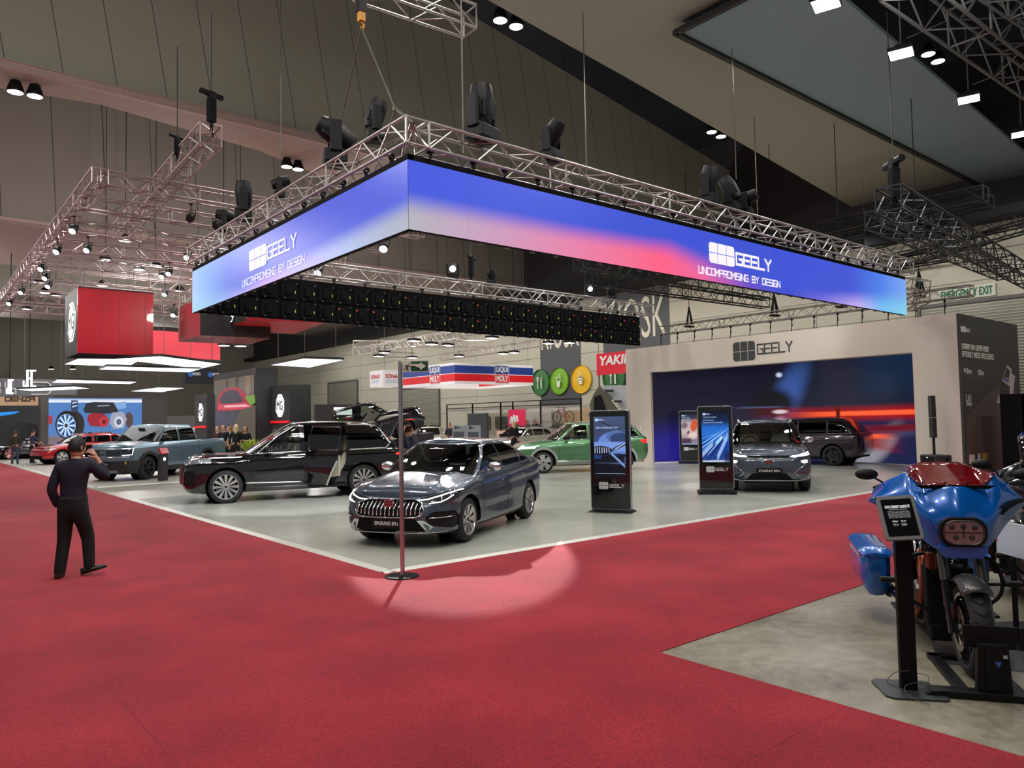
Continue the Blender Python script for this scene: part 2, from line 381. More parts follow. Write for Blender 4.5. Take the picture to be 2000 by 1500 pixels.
struct(m, 'ceiling_bulkhead_middle', P1M)
m = MB().prism([(-25, 22.42), (60, 22.42), (60, 26), (12, 25.3), (9.4, 24.2), (4.5, 23.3), (2.1, 23.75), (-25, 24)], (0, 0, 10.9), (1, 0, 0), (0, 1, 0), (0, 0, .14))
struct(m, 'ceiling_soffit_middle', SOF)
struct(MB().box((17, 22.36, 11.0), (84, .12, .2)), 'trim_2', SOFP)
struct(MB().box((17, 22.28, 11.12), (84, .05, .03)), 'trim_3', SOFP)
struct(MB().box((17, 39.4, 15), (84, .2, 8)), 'ceiling_bulkhead_far', P2M)
struct(MB().box((17, 44.5, 10.95), (84, 10.2, .1)), 'ceiling_soffit_far', mat('soffit_brown', srgb(150, 132, 128), .85))
struct(MB().box((17, 39.25, 11.05), (84, .1, .14)), 'trim_4', SOFP)
struct(MB().box((17, 60, 12.6), (84, .2, 3.6)), 'ceiling_bulkhead_end', mat('bulkhead_end', srgb(165, 160, 148), .85))
struct(MB().box((17, 66, 10.8), (84, 12, .1)), 'ceiling_soffit_end', mat('soffit_end', srgb(130, 120, 116), .85))
# near bulkhead: beige sloping underside and blue-grey lit underside with black edge
zb = 11.
A0 = onZ(1338, 56, zb)
c = [onZ(1338, 56, zb), onZ(1996, 406, zb)]
yE = (c[0].y+c[1].y)/2
m = MB(); T_ = .15
def slab(m, pts, th=.15):
    n = len(pts); top = [Vector(p)+Vector((0, 0, th)) for p in pts]
    m.add(list(pts)+top, [tuple(range(n)), tuple(range(n, 2*n))[::-1]]+[(i, (i+1) % n, n+(i+1) % n, n+i) for i in range(n)]); return m
f1, f2, f3 = onZ(1060, 60, zb+.3), onZ(1221, 150, zb+.3), onZ(1695, 422, zb+.3)
sl = (f3.y-f2.y)/(f3.x-f2.x)
far = lambda x: f2.y+(x-f2.x)*sl
struct(slab(MB(), [Vector((-8, yE-9, zb+.3)), Vector((A0.x+.1, yE-9, zb+.3)), Vector((A0.x+.1, yE, zb+.3)), Vector((60, yE, zb+.3)), Vector((60, far(60), zb+.3)), Vector((f2.x, f2.y, zb+.3)), Vector((f1.x, f1.y, zb+.3)), Vector((5, 12.3, zb+.3)), Vector((-8, 11.5, zb+.3))]), 'ceiling_soffit_near', mat('soffit_near', srgb(152, 150, 138), .8, bump=(1.2, .25)))
n1, n2 = onZ(1650, 0, zb), onZ(1996, 294, zb)
struct(slab(MB(), [Vector((A0.x, yE, zb)), Vector((A0.x, n1.y-.1, zb)), Vector((n1.x, n1.y, zb)), Vector((n2.x, n2.y, zb)), Vector((60, n2.y+1, zb)), Vector((60, yE+.4, zb))], .1), 'ceiling_panel_near', mat('soffit_bluegrey', srgb(132, 152, 160), .75))
struct(MB().box((A0.x+22.6, yE+.06, zb-.02), (45.4, .14, .12)), 'trim_5', mat('black_trim', srgb(30, 28, 30), .6))
struct(MB().box((A0.x-.06, yE-1.5, zb-.02), (.14, 3.1, .12)), 'trim_6', MATS['black_trim'])
# --- roller doors and painted panels on the right-hand wall
SHUT = mat('shutter_grey', srgb(120, 118, 108), .5, .3); T = NT(SHUT); v, o = T.obj()
T.l(T.mix(T.math('ABSOLUTE', T.math('SINE', T.math('MULTIPLY', o['Z'], 26))), srgb(96, 94, 86), srgb(158, 155, 142)), T.b.inputs['Base Color'])
def door(n, y0, y1, z1, col=SHUT, frame=True):
    rows = int(z1/.12); P = []
    for i in range(rows+1):
        z = z1*i/rows; P += [(0, z), (.05, z+.06)]
    P += [(.12, z1), (.12, 0)]
    m = MB().prism(P, (XW-.12, y0, 0), (-1*-1, 0, 0), (0, 0, 1), (0, y1-y0, 0)) if 0 else MB()
    for i in range(rows): m.box((XW-.03, (y0+y1)/2, (i+.5)*z1/rows), (.05, y1-y0, z1/rows*.72))
    m.box((XW-.012, (y0+y1)/2, z1/2), (.02, y1-y0, z1))
    o = struct(m, 'door_%d' % n, col)
    if frame:
        f = MB(); w = .14
        f.box((XW-.06, y0-w/2, z1/2), (.12, w, z1+w)); f.box((XW-.06, y1+w/2, z1/2), (.12, w, z1+w)); f.box((XW-.06, (y0+y1)/2, z1+w/2), (.14, y1-y0, w))
        f.build('door_frame', mat('door_frame_grey', srgb(88, 86, 82), .6), parent=o)
    return o
door(1, 0.5, 13.3, 6.2); door(2, 50, 55.6, 4.5); door(3, 63.6, 69.6, 5.7); door(4, 78, 81, 3.2, frame=False)
for i, (y0, y1, z0, z1) in enumerate(((33.9, 37.75, 2.67, 9.3), (26.75, 31.9, 2.9, 9.3))):
    struct(MB().box((XW-.01, (y0+y1)/2, (z0+z1)/2), (.03, y1-y0, z1-z0)), 'wall_right_panel', mat('painted_charcoal', srgb(74, 75, 78), .7))
KW = mat('painted_letters', srgb(206, 202, 182), .7)
for y0, wd, lab in ((37.6, 3.6, 'large cream painted word KIOSK on the charcoal wall panel above the round food signs'), (31.7, 4.75, 'large cream painted word KIOSK on the charcoal wall panel right of the hanging screens')):
    o = lettering(MB(), 'KIOSK', (XW-.03, y0, 6.42), (0, -1, 0), (0, 0, 1), wd, 2.45, .004).build('painted_word', KW); tag(o, lab, 'wall lettering')
# green emergency exit sign on the wall
t = thing('exit_sign', 'long white EMERGENCY EXIT sign with green letters above the roller door', 'sign', (XW-.05, 11.5, 6.65))
MB().box((0, 0, 0), (.05, 2.1, .5)).build('panel', mat('sign_white', srgb(196, 200, 182), .6), t)
lettering(MB(), 'EMERGENCY EXIT', (-.03, .95, -.16), (0, -1, 0), (0, 0, 1), 1.9, .32, .004, bold=.012).build('lettering', mat('sign_green', srgb(12, 96, 66), .6), t)
# round food signs
def disc(c, r, col, icon, label):
    t = thing('round_sign', label, 'sign', c)
    MB().lathe([(r, 0), (r, .1), (.001, .1)], (-.1, 0, 0), 'X', 40).build('disc', mat('disc_%d%d%d' % col, srgb(*col), .5), t)
    m = MB(); x = -.125
    def q(y0, z0, y1, z1): m.box((x, -(y0+y1)/2, (z0+z1)/2), (.02, abs(y1-y0), abs(z1-z0)))
    if icon == 'fork':
        for k in (-.26, -.19, -.12): q(k-.02, .12, k+.02, .38)
        q(-.28, .06, -.10, .14); q(-.22, -.42, -.15, .1)
        m.prism([(.1, -.42), (.2, -.42), (.2, .38), (.14, .36), (.09, .1)], (x, 0, 0), (0, -1, 0), (0, 0, 1), (.02, 0, 0))
    elif icon == 'cup':
        m.prism([(-.2, .22), (-.12, -.42), (.12, -.42), (.2, .22), (.15, .22), (.09, -.37), (-.09, -.37), (-.15, .22)], (x, 0, 0), (0, -1, 0), (0, 0, 1), (.02, 0, 0))
        q(-.24, .2, .24, .25); m.prism([(-.1, -.36), (.09, -.36), (.12, 0), (-.13, 0)], (x, 0, 0), (0, -1, 0), (0, 0, 1), (.02, 0, 0)); q(.04, .2, .08, .42); q(.04, .4, .18, .44)
    else:
        q(-.15, -.3, .15, .18); q(-.3, -.06, .3, -.02); q(-.18, .12, .18, .2)
        for k in (-.08, 0, .08): m.tube([(x, -k, .26), (x, -k+.03, .32), (x, -k, .38), (x, -k+.03, .44)], .012)
    m.build('pictogram', mat('picto_white', srgb(220, 224, 205), .5), t); return t
disc((XW-.06, 37.7, 4.26), .88, (44, 104, 48), 'fork', 'dark green round sign with fork and knife, furthest left of the food signs')
disc((XW-.06, 35.85, 4.26), .88, (112, 166, 22), 'cup', 'lime green round sign with a takeaway cup')
disc((XW-.06, 33.8, 4.26), .90, (222, 176, 22), 'mug', 'yellow round sign with a steaming mug')
disc((XW-.06, 31.0, 4.26), .90, (40, 96, 46), 'fork', 'dark green round food sign half hidden behind the red hanging banner')
# ================================================================ rigging: trusses, hanging screens, lamps
def truss(name, label, a, b, w=.3, h=None, m=ALU, r=.024, pitch=None, ladder=False, group=None, clamps=None, roll=0.):
    """box truss from a to b, (a,b) = centre line"""
    a, b = Vector(a), Vector(b); d = b-a; L = d.length; h = h or w; q = d.normalized()
    sx = q.cross(Vector((0, 0, 1))).normalized(); sz = sx.cross(q).normalized()
    mb = MB(); cs = [a+sx*(i*w/2)+sz*(j*h/2) for i, j in ((-1, -1), (1, -1), (1, 1), (-1, 1))]
    for c in cs: mb.bar(c, c+d, r, 8)
    n = max(2, round(L/(pitch or w*1.15))); n += n % 2
    for fi in range(4):
        c0, c1 = cs[fi], cs[(fi+1) % 4]
        for k in range(n):
            p, s = (c0, c1) if (k+fi//2) % 2 == 0 else (c1, c0)
            mb.bar(p+d*(k/n), s+d*((k+1)/n), r*.5, 5, cap=False)
    for t in [0, 1]+[i/max(1, round(L/2.5)) for i in range(1, max(1, round(L/2.5)))]:
        for fi in range(4): mb.bar(cs[fi]+d*t, cs[(fi+1) % 4]+d*t, r*.7, 5)
    o = mb.build(name, m, smooth=True, sharp=50); tag(o, label, 'truss', group); return o
def clamps(parent, pts, dz):
    for k, p in enumerate(pts):
        mb = MB(); p = Vector(p)
        mb.lathe([(.028, -.03), (.042, -.03), (.042, .03), (.028, .03)], p, 'X' if 0 else 'Y', 10, close=True)
        mb.bar(p-Vector((0, 0, .035)), p-Vector((0, 0, dz*.5)), .012, 6); mb.box(p-Vector((0, 0, dz*.5)), (.04, .04, .05))
        mb.bar(p-Vector((.014, 0, dz*.5)), p-Vector((.0, 0, dz)), .008, 5); mb.bar(p-Vector((-.014, 0, dz*.5)), p-Vector((0, 0, dz)), .008, 5)
        mb.build('truss_clamp', BLK, parent)
RX0, RY0, RW, RD, RZ0, RZ1 = 5.303, 8.471, 15.435, 9.279, 4.367, 5.314
RX1, RY1 = RX0+RW, RY0+RD
def led_gradient(name, bottom, top, cut, width, axis, a0, L):
    m = mat(name, (.0, .0, .0), .35, emit=(1, 1, 1), es=1.0); T = NT(m); v, o = T.obj()
    u = T.math('DIVIDE', T.math('SUBTRACT', o[axis], a0), L); vv = T.math('DIVIDE', T.math('SUBTRACT', o['Z'], RZ0), RZ1-RZ0)
    cu = T.ramp(u, [(p, (c, c, c)) for p, c in cut]); s = T.n('ShaderNodeSeparateColor'); T.l(cu, s.inputs[0])
    wu = T.ramp(u, [(p, (c, c, c)) for p, c in width]); s2 = T.n('ShaderNodeSeparateColor'); T.l(wu, s2.inputs[0])
    k = T.math('DIVIDE', T.math('SUBTRACT', vv, s.outputs[0]), s2.outputs[0])
    f = T.n('ShaderNodeMapRange'); f.interpolation_type = 'SMOOTHSTEP'; f.inputs['From Min'].default_value = -.5; f.inputs['From Max'].default_value = .5; T.l(k, f.inputs['Value'])
    c = T.mix(f.outputs[0], T.ramp(u, [(p, srgb(*c)) for p, c in bottom]), T.ramp(u, [(p, srgb(*c)) for p, c in top]))
    cell = T.math('LESS_THAN', T.math('FRACT', T.math('MULTIPLY', u, L/.5)), .006)
    c = T.mix(T.math('MULTIPLY', cell, .35), c, (0, 0, .02))
    T.l(c, T.b.inputs['Emission Color']); return m
LEDL = led_gradient('led_content_left', [(0, (120, 185, 205)), (.14, (110, 175, 215)), (.3, (160, 160, 235)), (.45, (205, 165, 235)), (.66, (170, 165, 235)), (.82, (165, 180, 225)), (1, (175, 178, 190))],
                    [(0, (150, 185, 240)), (.1, (115, 165, 238)), (.25, (75, 110, 222)), (.4, (66, 82, 212)), (1, (68, 88, 218))], [(0, .3), (.2, .12), (.35, .06), (.55, .16), (.8, .26), (1, .32)], [(0, .9), (.16, .6), (.35, .3), (1, .38)], 'Y', -(RY1), RD)
LEDR = led_gradient('led_content_right', [(0, (182, 180, 190)), (.08, (200, 160, 190)), (.2, (232, 130, 170)), (.34, (255, 98, 135)), (.42, (235, 105, 160)), (.52, (120, 80, 200)), (.62, (56, 70, 200)), (.72, (130, 120, 225)), (.82, (200, 175, 240)), (.9, (115, 190, 240)), (1, (130, 208, 236))],
                    [(0, (70, 92, 222)), (.3, (62, 84, 212)), (.8, (64, 84, 212)), (.9, (72, 125, 232)), (1, (120, 165, 240))], [(0, .38), (.2, .42), (.36, .5), (.45, .26), (.58, .02), (.72, .10), (.84, .22), (1, .4)], [(0, .4), (.3, .42), (.45, .6), (.7, .4), (1, .7)], 'X', 0, RW)
NT(LEDL)
# flip the left screen axis: object Y runs from far to near as -Y
for n in LEDL.node_tree.nodes:
    pass
ring = thing('led_banner_ring', 'huge rectangular hanging ring of blue and pink LED banner screens over the stand', 'screen', (RX0, RY0, 0))
th = .09
def led_face(name, mtl, a, b, nrm, content=True):
    """one side of the ring: screen sheet + black cabinets behind"""
    a, b = Vector(a), Vector(b)
    mb = MB(); mb.quad(Vector((0, 0, RZ0)), (b-a)+Vector((0, 0, RZ0)), (b-a)+Vector((0, 0, RZ1)), Vector((0, 0, RZ1)))
    o = mb.build('screen_face', mtl, ring); o.location = a-Vector((RX0, RY0, 0))-Vector(nrm)*-.004
    return o
# right face: from the corner along +X ; left face: built from far end so its local axis runs to the corner
mb = MB().quad((0, 0, RZ0), (RW, 0, RZ0), (RW, 0, RZ1), (0, 0, RZ1)); o = mb.build('screen_face', LEDR, ring); o.location = (0, -.003, 0)
mb = MB().quad((0, -RY1, RZ0), (0, -RY0, RZ0), (0, -RY0, RZ1), (0, -RY1, RZ1)); o = mb.build('screen_face', LEDL, ring); o.location = (-.003, -RY0, 0)
o.scale = (1, -1, 1)
IND = [mat('cabinet_black', (.004, .004, .005), .8, spec=.15), mat('indicator_green', srgb(150, 170, 60), .5, emit=srgb(120, 150, 40), es=.6), mat('indicator_orange', srgb(190, 80, 40), .5, emit=srgb(200, 70, 30), es=.4), mat('bracket_grey', srgb(120, 120, 118), .4)]
def cabinets(o, d, nrm, L, inward):
    o, d, nrm = Vector(o), Vector(d), Vector(nrm); mb = MB(); n = int(round(L/.5)); H = RZ1-RZ0
    ang = math.atan2(d.y, d.x)
    c = o+d*(L/2)+nrm*(th/2); mb.box((c.x, c.y, RZ0+H/2+.04), (L, th, H+.08), rz=ang)
    rnd = random.Random(int(L*10))
    for i in range(n):
        for j in range(2):
            c = o+d*((i+.5)*L/n)+nrm*(th+.02); z = RZ0+H*(j+.5)/2
            mb.mi = 0; mb.box((c.x, c.y, z), (L/n*.8, .05, H/2*.82), rz=ang); mb.box((c.x+nrm.x*.04, c.y+nrm.y*.04, z), (.16, .06, .2), rz=ang)
            if inward:
                p = c+nrm*.05+d*.16
                if rnd.random() < .75: mb.mi = 1; mb.box((p.x, p.y, z-.03), (.018, .02, .07), rz=ang)
                if rnd.random() < .25: mb.mi = 2; q = p-d*.3; mb.box((q.x, q.y, z+.12), (.035, .02, .035), rz=ang)
                mb.mi = 3; q = c+d*.2+nrm*.03; mb.box((q.x, q.y, z+H*.19), (.03, .02, .02), rz=ang); q = c-d*.1+nrm*.03; mb.box((q.x, q.y, z-H*.2), (.02, .02, .03), rz=ang)
        mb.mi = 3; q = o+d*((i+.5)*L/n)+nrm*.05; mb.box((q.x, q.y, RZ0-.012), (.09, .03, .03), rz=ang)
    mb.mi = 0
    ob = mb.build('cabinet_row', IND, ring); return ob
cabinets((0, 0, 0), (1, 0, 0), (0, 1, 0), RW, False)
cabinets((0, 0, 0), (0, 1, 0), (1, 0, 0), RD, False)
cabinets((0, RD, 0), (1, 0, 0), (0, -1, 0), RW, True)
LW = mat('screen_text_white', (0, 0, 0), .5, emit=(1, .93, .97), es=1.0)
# lettering on both faces (positions in ring coordinates)
def Lx(x, y): p = onX(x, y, RX0); return p-Vector((RX0, RY0, 0))
def Ry(x, y): p = onY(x, y, RY0); return p-Vector((RX0, RY0, 0))
mb = MB()
h = .40; p = Lx(488, 526); q = Lx(580, 490)
O = Vector((-.012, Lx(488, 500).y, RZ0+.36)); A = (0, -1, 0); B = (0, 0, 1)
wL = abs(Lx(487, 500).y-Lx(521, 490).y)
logo_block(mb, O, A, B, wL, h, .004); mb.build('screen_emblem', LW, ring); mb = MB()
wG = abs(Lx(524, 490).y-Lx(580, 480).y); strokes(mb, 'GEELY', (O.x, Lx(524, 490).y, RZ0+.45), A, B, wG, .22, .042, .004); mb.build('screen_word', LW, ring); mb = MB()
wU = abs(Lx(475, 540).y-Lx(596, 520).y); strokes(mb, 'UNCOMPROMISING BY DESIGN', (O.x, Lx(475, 540).y, RZ0+.12), A, B, wU, .125, .019, .004, gap=.3)
mb.build('screen_slogan', LW, ring)
mb = MB()
x0 = Ry(1384, 500).x; wL = Ry(1433, 500).x-x0; O = Vector((x0, -.012, RZ0+.36)); A = (1, 0, 0)
logo_block(mb, O, A, B, wL, .40, .004); mb.build('screen_emblem', LW, ring); mb = MB()
x1 = Ry(1437, 510).x; strokes(mb, 'GEELY', (x1, -.012, RZ0+.43), A, B, Ry(1504, 510).x-x1, .22, .05, .004); mb.build('screen_word', LW, ring); mb = MB()
x1 = Ry(1364, 540).x; strokes(mb, 'UNCOMPROMISING BY DESIGN', (x1, -.012, RZ0+.12), A, B, Ry(1522, 550).x-x1, .125, .024, .004, gap=.3)
mb.build('screen_slogan', LW, ring)
# trusses carrying the ring
TZ = 5.68; tw = .36
t1 = truss('aluminium_truss', 'silver box truss carrying the left face of the LED banner ring', (RX0+.1, RY0-.1, TZ), (RX0+.1, RY1+.1, TZ), tw)
t2 = truss('aluminium_truss', 'silver box truss carrying the right face of the LED banner ring', (RX0+.3, RY0+.1, TZ), (RX1+.35, RY0+.1, TZ), tw)
t3 = truss('aluminium_truss', 'silver box truss along the back side of the LED banner ring', (RX0+.3, RY1-.1, TZ), (RX1+.6, RY1-.1, TZ), tw)
clamps(t1, [(RX0+.05, RY0+.5+i*.72, TZ-tw/2) for i in range(13)], .14)
clamps(t2, [(RX0+.35+i*.66+(.08 if i % 3 == 1 else 0), RY0-.02, TZ-tw/2) for i in range(23)], .14)
clamps(t3, [(RX0+.8+i*.9, RY1-.06, TZ-tw/2) for i in range(17)], .14)
# corner bracing + bridle
mb = MB(); c = Vector((RX0+.1, RY0+.05, TZ))
for dx, dy in ((.25, .25), (.25, 0), (0, .25)): mb.bar(c+Vector((dx, dy, -.2)), c+Vector((0, 0, .2)), .018, 6)
mb.build('corner_brace', ALU, t1)
hook = onX(706, 48, RX0+.1); l1 = onX(772, 212, RX0+.1); l2 = onX(655, 285, RX0+.1)
hz = thing('chain_hoist_hook', 'yellow and black hoist hook with two cable legs above the corner of the banner ring', 'hoist', hook)
m = MB().box((0, 0, .12), (.09, .09, .14)); m.tube([(0, 0, .05), (.04, 0, 0), (.03, 0, -.05), (-.02, 0, -.05)], .016); m.build('hook', mat('hoist_yellow', srgb(200, 140, 30), .5), hz)
MB().box((0, 0, .3), (.12, .12, .22)).bar((0, 0, .35), (0, 0, 11-hook.z), .012).build('hoist_chain', BLK, hz)
m = MB().bar((0, 0, -.05), l1-hook, .011).bar((0, 0, -.05), l2-hook, .011); m.box(l1-hook, (.06, .05, .05)); m.bar(l1-hook, l1-hook+Vector((0, .25, -.35)), .01).bar(l1-hook, Vector((RX0+.1, RY0, TZ+.15))-hook, .02); m.build('cable_leg', mat('wire_rope', srgb(90, 86, 82), .5, .6), hz)
# moving head fixtures and hoists
def moving_head(loc, label, rz=0., tilt=0., s=1., lit=False, hang=False, group=None):
    t = thing('moving_head_light', label, 'stage light', loc, rz, group)
    k = -1 if hang else 1
    MB().box((0, 0, .08*s*k), (.34*s, .26*s, .14*s)).box((0, 0, .01*k), (.2*s, .08*s, .05*s)).build('base', BLK, t, bevel=.012)
    m = MB()
    for sx in (-1, 1): m.box((sx*.17*s, 0, .3*s*k), (.05*s, .13*s, .36*s))
    m.box((0, 0, .16*s*k), (.36*s, .14*s, .05*s)); m.build('yoke', BLK, t, bevel=.01)
    h = MB().lathe([(.001, -.2*s), (.1*s, -.2*s), (.13*s, -.1*s), (.135*s, .08*s), (.12*s, .2*s), (.11*s, .24*s), (.095*s, .24*s)], (0, 0, 0), 'Z', 16).box((0, 0, -.05*s), (.22*s, .2*s, .16*s)).build('head', BLK, t, smooth=True, sharp=40)
    ln = MB().lathe([(.001, .235*s), (.095*s, .235*s)], (0, 0, 0), 'Z', 16).build('lens', LAMPC if lit else mat('lens_dark', (.02, .02, .03), .1), h)
    h.location = (0, 0, .38*s*k); h.rotation_euler = (tilt, 0, 0); return t
mh = 'moving head light on the right banner truss, '
for (X, s, tl, lab) in ((6.65, 1.0, .0, mh+'largest and nearest the corner'), (8.05, .78, .6, mh+'second from the corner'), (12.2, .9, .2, mh+'leftmost of three'), (12.95, .85, -.5, mh+'middle of three'), (13.5, .7, 1.3, mh+'rightmost of three')):
    moving_head((X, RY0+.1, TZ+tw/2+.03), lab, .3, tl, s*1.35)
ml = 'moving head light on the left banner truss, '
for (Yv, s, tl, lab) in ((9.5, .8, .3, ml+'nearest the corner'), (10.8, 1.1, 2.1, ml+'with its big round head turned over'), (14.8, 1.0, 0., ml+'upright black cylinder far along'), (13.0, .6, 1.2, ml+'small one halfway'), (15.9, .7, 1.8, ml+'last one towards the left end')):
    moving_head((RX0+.1, Yv, TZ+tw/2+.03), lab, 1.2, tl, s*1.25)
mf = 'moving head light on the back banner truss, '
for (X, s, lit, lab) in ((12.53, .95, True, mf+'lit white, above the dark grey sedan'), (13.95, .75, False, mf+'small unlit one right of the hoist'), (18.18, .85, True, mf+'lit white, near the black truss'), (19.3, .8, False, mf+'unlit one furthest right')):
    d = Vector((-X*.8+5*.2, -17.7+2, -4.5)); az = math.atan2(-8-0, -4) if lit else 0
    moving_head((X, RY1-.1, TZ+tw/2+.02), lab, math.atan2(d.x, -d.y)*-1 if 0 else -.62, 1.95 if lit else .3, s, lit)
def hoist(loc, label, top=11., rz=0., s=1.):
    t = thing('chain_hoist', label, 'hoist', loc, rz)
    MB().box((0, 0, .35*s), (.2*s, .18*s, .62*s)).bar((0, 0, .05*s), (0, 0, -.1*s), .05*s).build('chain_bag', BLKM, t, bevel=.03)
    m = MB().bar((-.32*s, 0, .78*s), (.32*s, 0, .78*s), .075*s, 12).box((0, 0, .76*s), (.16*s, .14*s, .18*s)); m.build('motor', BLK, t, smooth=True, sharp=40)
    m = MB()
    for sx, sy in ((-1, -1), (1, 1)): m.bar((0, 0, .1*s), (sx*.15*s, sy*.16*s, -.28*s), .02*s)
    m.build('sling', BLK, t)
    MB().bar((0, 0, .8*s), (0, 0, top-loc[2]), .012, 5).build('chain', mat('chain_grey', srgb(90, 88, 86), .5, .6), t); return t
hoist((13.2, RY1-.1, TZ+.35), 'black hoist with crossbar on the back banner truss beside the lit moving head', s=.75, rz=.5)
def sway(ps, label):
    m = MB()
    for a, b in ps: m.bar(a, b, .013, 6)
    tag(m.build('hanging_rod', mat('rod_grey', srgb(110, 106, 100), .5, .4)), label, 'cable')
def drop(x, y0, y1, Yp, label):
    a = onY(x, y0, Yp); b = onY(x, y1, Yp); a = Vector((b.x, b.y, 11.3 if Yp < 15 else 19)); sway([(a, b)], label)
drop(905, 0, 300, 9.5, 'thin hanging rod rising behind the biggest moving head light'); drop(1146, 140, 350, 12, 'thin hanging rod right of the second moving head light')
drop(1438, 115, 350, 10.5, 'thin hanging rod above the trio of moving heads'); drop(1690, 265, 470, 14, 'thin hanging rod left of the big black hoist')
drop(1747, 330, 300, 14, 'short rod above the big black hoist'); drop(1480, 305, 430, 13, 'dark hanging rod right of the trio of moving heads'); drop(549, 0, 300, 16, 'thin hanging rod above the middle of the left banner truss')
# black rigging, right
BT = mat('black_truss', srgb(38, 40, 42), .45, .5)
bt = 'black box truss over the right of the stand, '
truss('black_truss', bt+'upper of the long two', onZ(1735, 388, 6.35), onZ(2030, 555, 6.35), .52, m=BT, r=.03)
truss('black_truss', bt+'lower of the long two', onZ(1705, 428, 6.9), onZ(1960, 535, 6.9), .42, m=BT, r=.028)
for k, (x0, y0, x1, y1, z, w) in enumerate(((1605, 447, 1925, 378, 9, .5), (1640, 462, 1935, 392, 9, .4), (1700, 497, 2010, 424, 8.6, .5), (1575, 545, 1850, 497, 8.2, .5), (1750, 515, 2010, 440, 8.2, .4))):
    truss('black_truss', bt+['highest crossing one', 'second crossing one from the top', 'long crossing one reaching the right edge', 'lowest crossing one behind the banner end', 'crossing one just above the cream wall'][k], onZ(x0, y0, z), onZ(x1, y1, z), w, m=BT, r=.032)
hp = onZ(1748, 392, 6.6); hoist(hp, 'big black hoist with crossbar where the black trusses meet', s=1.12, rz=.9)
m = MB(); a, b = onZ(1690, 470, 8.5), onZ(1860, 445, 8.5); m.box((a+b)/2, ((b-a).length, .5, .55), rz=math.atan2((b-a).y, (b-a).x)); tag(m.build('rolled_drape', BLKM, bevel=.1), 'dark rolled drape lying among the black trusses', 'drape')
bi = 'black box truss seen beneath the right LED banner, '
truss('black_truss', bi+'upper one', onZ(1130, 512, 7.2), onZ(1500, 575, 7.2), .5, m=BT, r=.03)
truss('black_truss', bi+'lower one', onZ(1150, 545, 6.9), onZ(1495, 592, 6.9), .45, m=BT, r=.03)
truss('black_truss', bi+'short upright end', onZ(1140, 500, 7.6), onZ(1145, 590, 6.4)*1, .3, m=BT, r=.03) if 0 else None
# silver trusses near the top edge
truss('aluminium_truss', 'silver box truss poking in at the top centre of the view', onZ(700, -35, 9), onZ(918, 42, 9), .42)
truss('aluminium_truss', 'heavy grey box truss above the floodlights at top right', onZ(1760, -60, 9.4), onZ(2080, 185, 9.4), .75, m=mat('grey_truss', srgb(120, 122, 122), .4, .7), r=.035)
truss('aluminium_truss', 'second grey box truss at the extreme top right', onZ(1900, -70, 9.6), onZ(2080, 60, 9.6), .5, m=MATS['grey_truss'], r=.03)
# round drop tubes behind the floods
for a, b, l in (((1770, 75), (1850, 40), 'upper'), ((1900, 165), (1965, 140), 'lower')):
    sway([(onZ(a[0], a[1], 10.6), onZ(b[0], b[1], 10.6))], 'grey pipe behind the floodlights, '+l+' one')
# floodlights and roof downlights
def flood(p, label):
    t = thing('floodlight', label, 'lamp', p, .3, 'square floodlights hung under the near roof')
    MB().box((0, 0, .04), (.46, .46, .08)).box((0, 0, .12), (.2, .2, .1)).build('housing', BLK, t)
    MB().box((0, 0, -.006), (.42, .42, .012)).build('lens', LAMPC, t)
    MB().bar((0, 0, .15), (0, 0, 11-p.z), .012, 5).build('cable', MATS['rod_grey'], t)
    return t
for (x, y, l) in ((1613, 8, 'cut by the top edge'), (1760, 105, 'second from the left'), (1892, 194, 'third from the left'), (1995, 262, 'lowest, at the right edge')):
    p = onZ(x, y, 9.); flood(p, 'bright square white floodlight on a cable, '+l)
    light('floodlight_beam', 'SPOT', p-Vector((0, 0, .05)), p-Vector((0, 0, 5)), 260, (.93, .98, 1), spot_size=2.6, spot_blend=.6, shadow_soft_size=.2)
def downlights(pts, z, label, group='round downlights set in the roof'):
    for i, (x, y) in enumerate(pts):
        p = onZ(x, y, z); t = thing('round_downlight', label+(', left one' if i == 0 else ', right one'), 'lamp', p, 0, group)
        MB().lathe([(.19, 0), (.2, .06), (.12, .3), (.001, .32)], (0, 0, 0), 'Z', 20).build('housing', BLK, t)
        MB().lathe([(.001, -.005), (.18, -.005)], (0, 0, 0), 'Z', 20).build('lens', LAMP, t)
        MB().bar((0, 0, .3), (0, 0, 19-z), .015, 5).build('stem', BLK, t)
downlights([(1390, 258), (1408, 267)], 12.2, 'round roof lamp of the pair above the right logo')
downlights([(1645, 410), (1665, 413)], 12.2, 'round roof lamp of the pair low beside the black trusses')
downlights([(977, 40), (1008, 52)], 12.2, 'round roof lamp of the pair at the top centre')
downlights([(1813, 106), (1832, 120)], 12.2, 'warm round roof lamp of the pair among the square floodlights')
downlights([(30, 180), (68, 188)], 10.6, 'round roof lamp of the pair at the far left')
downlights([(560, 326), (582, 331)], 10.6, 'round roof lamp of the pair above the left banner truss')
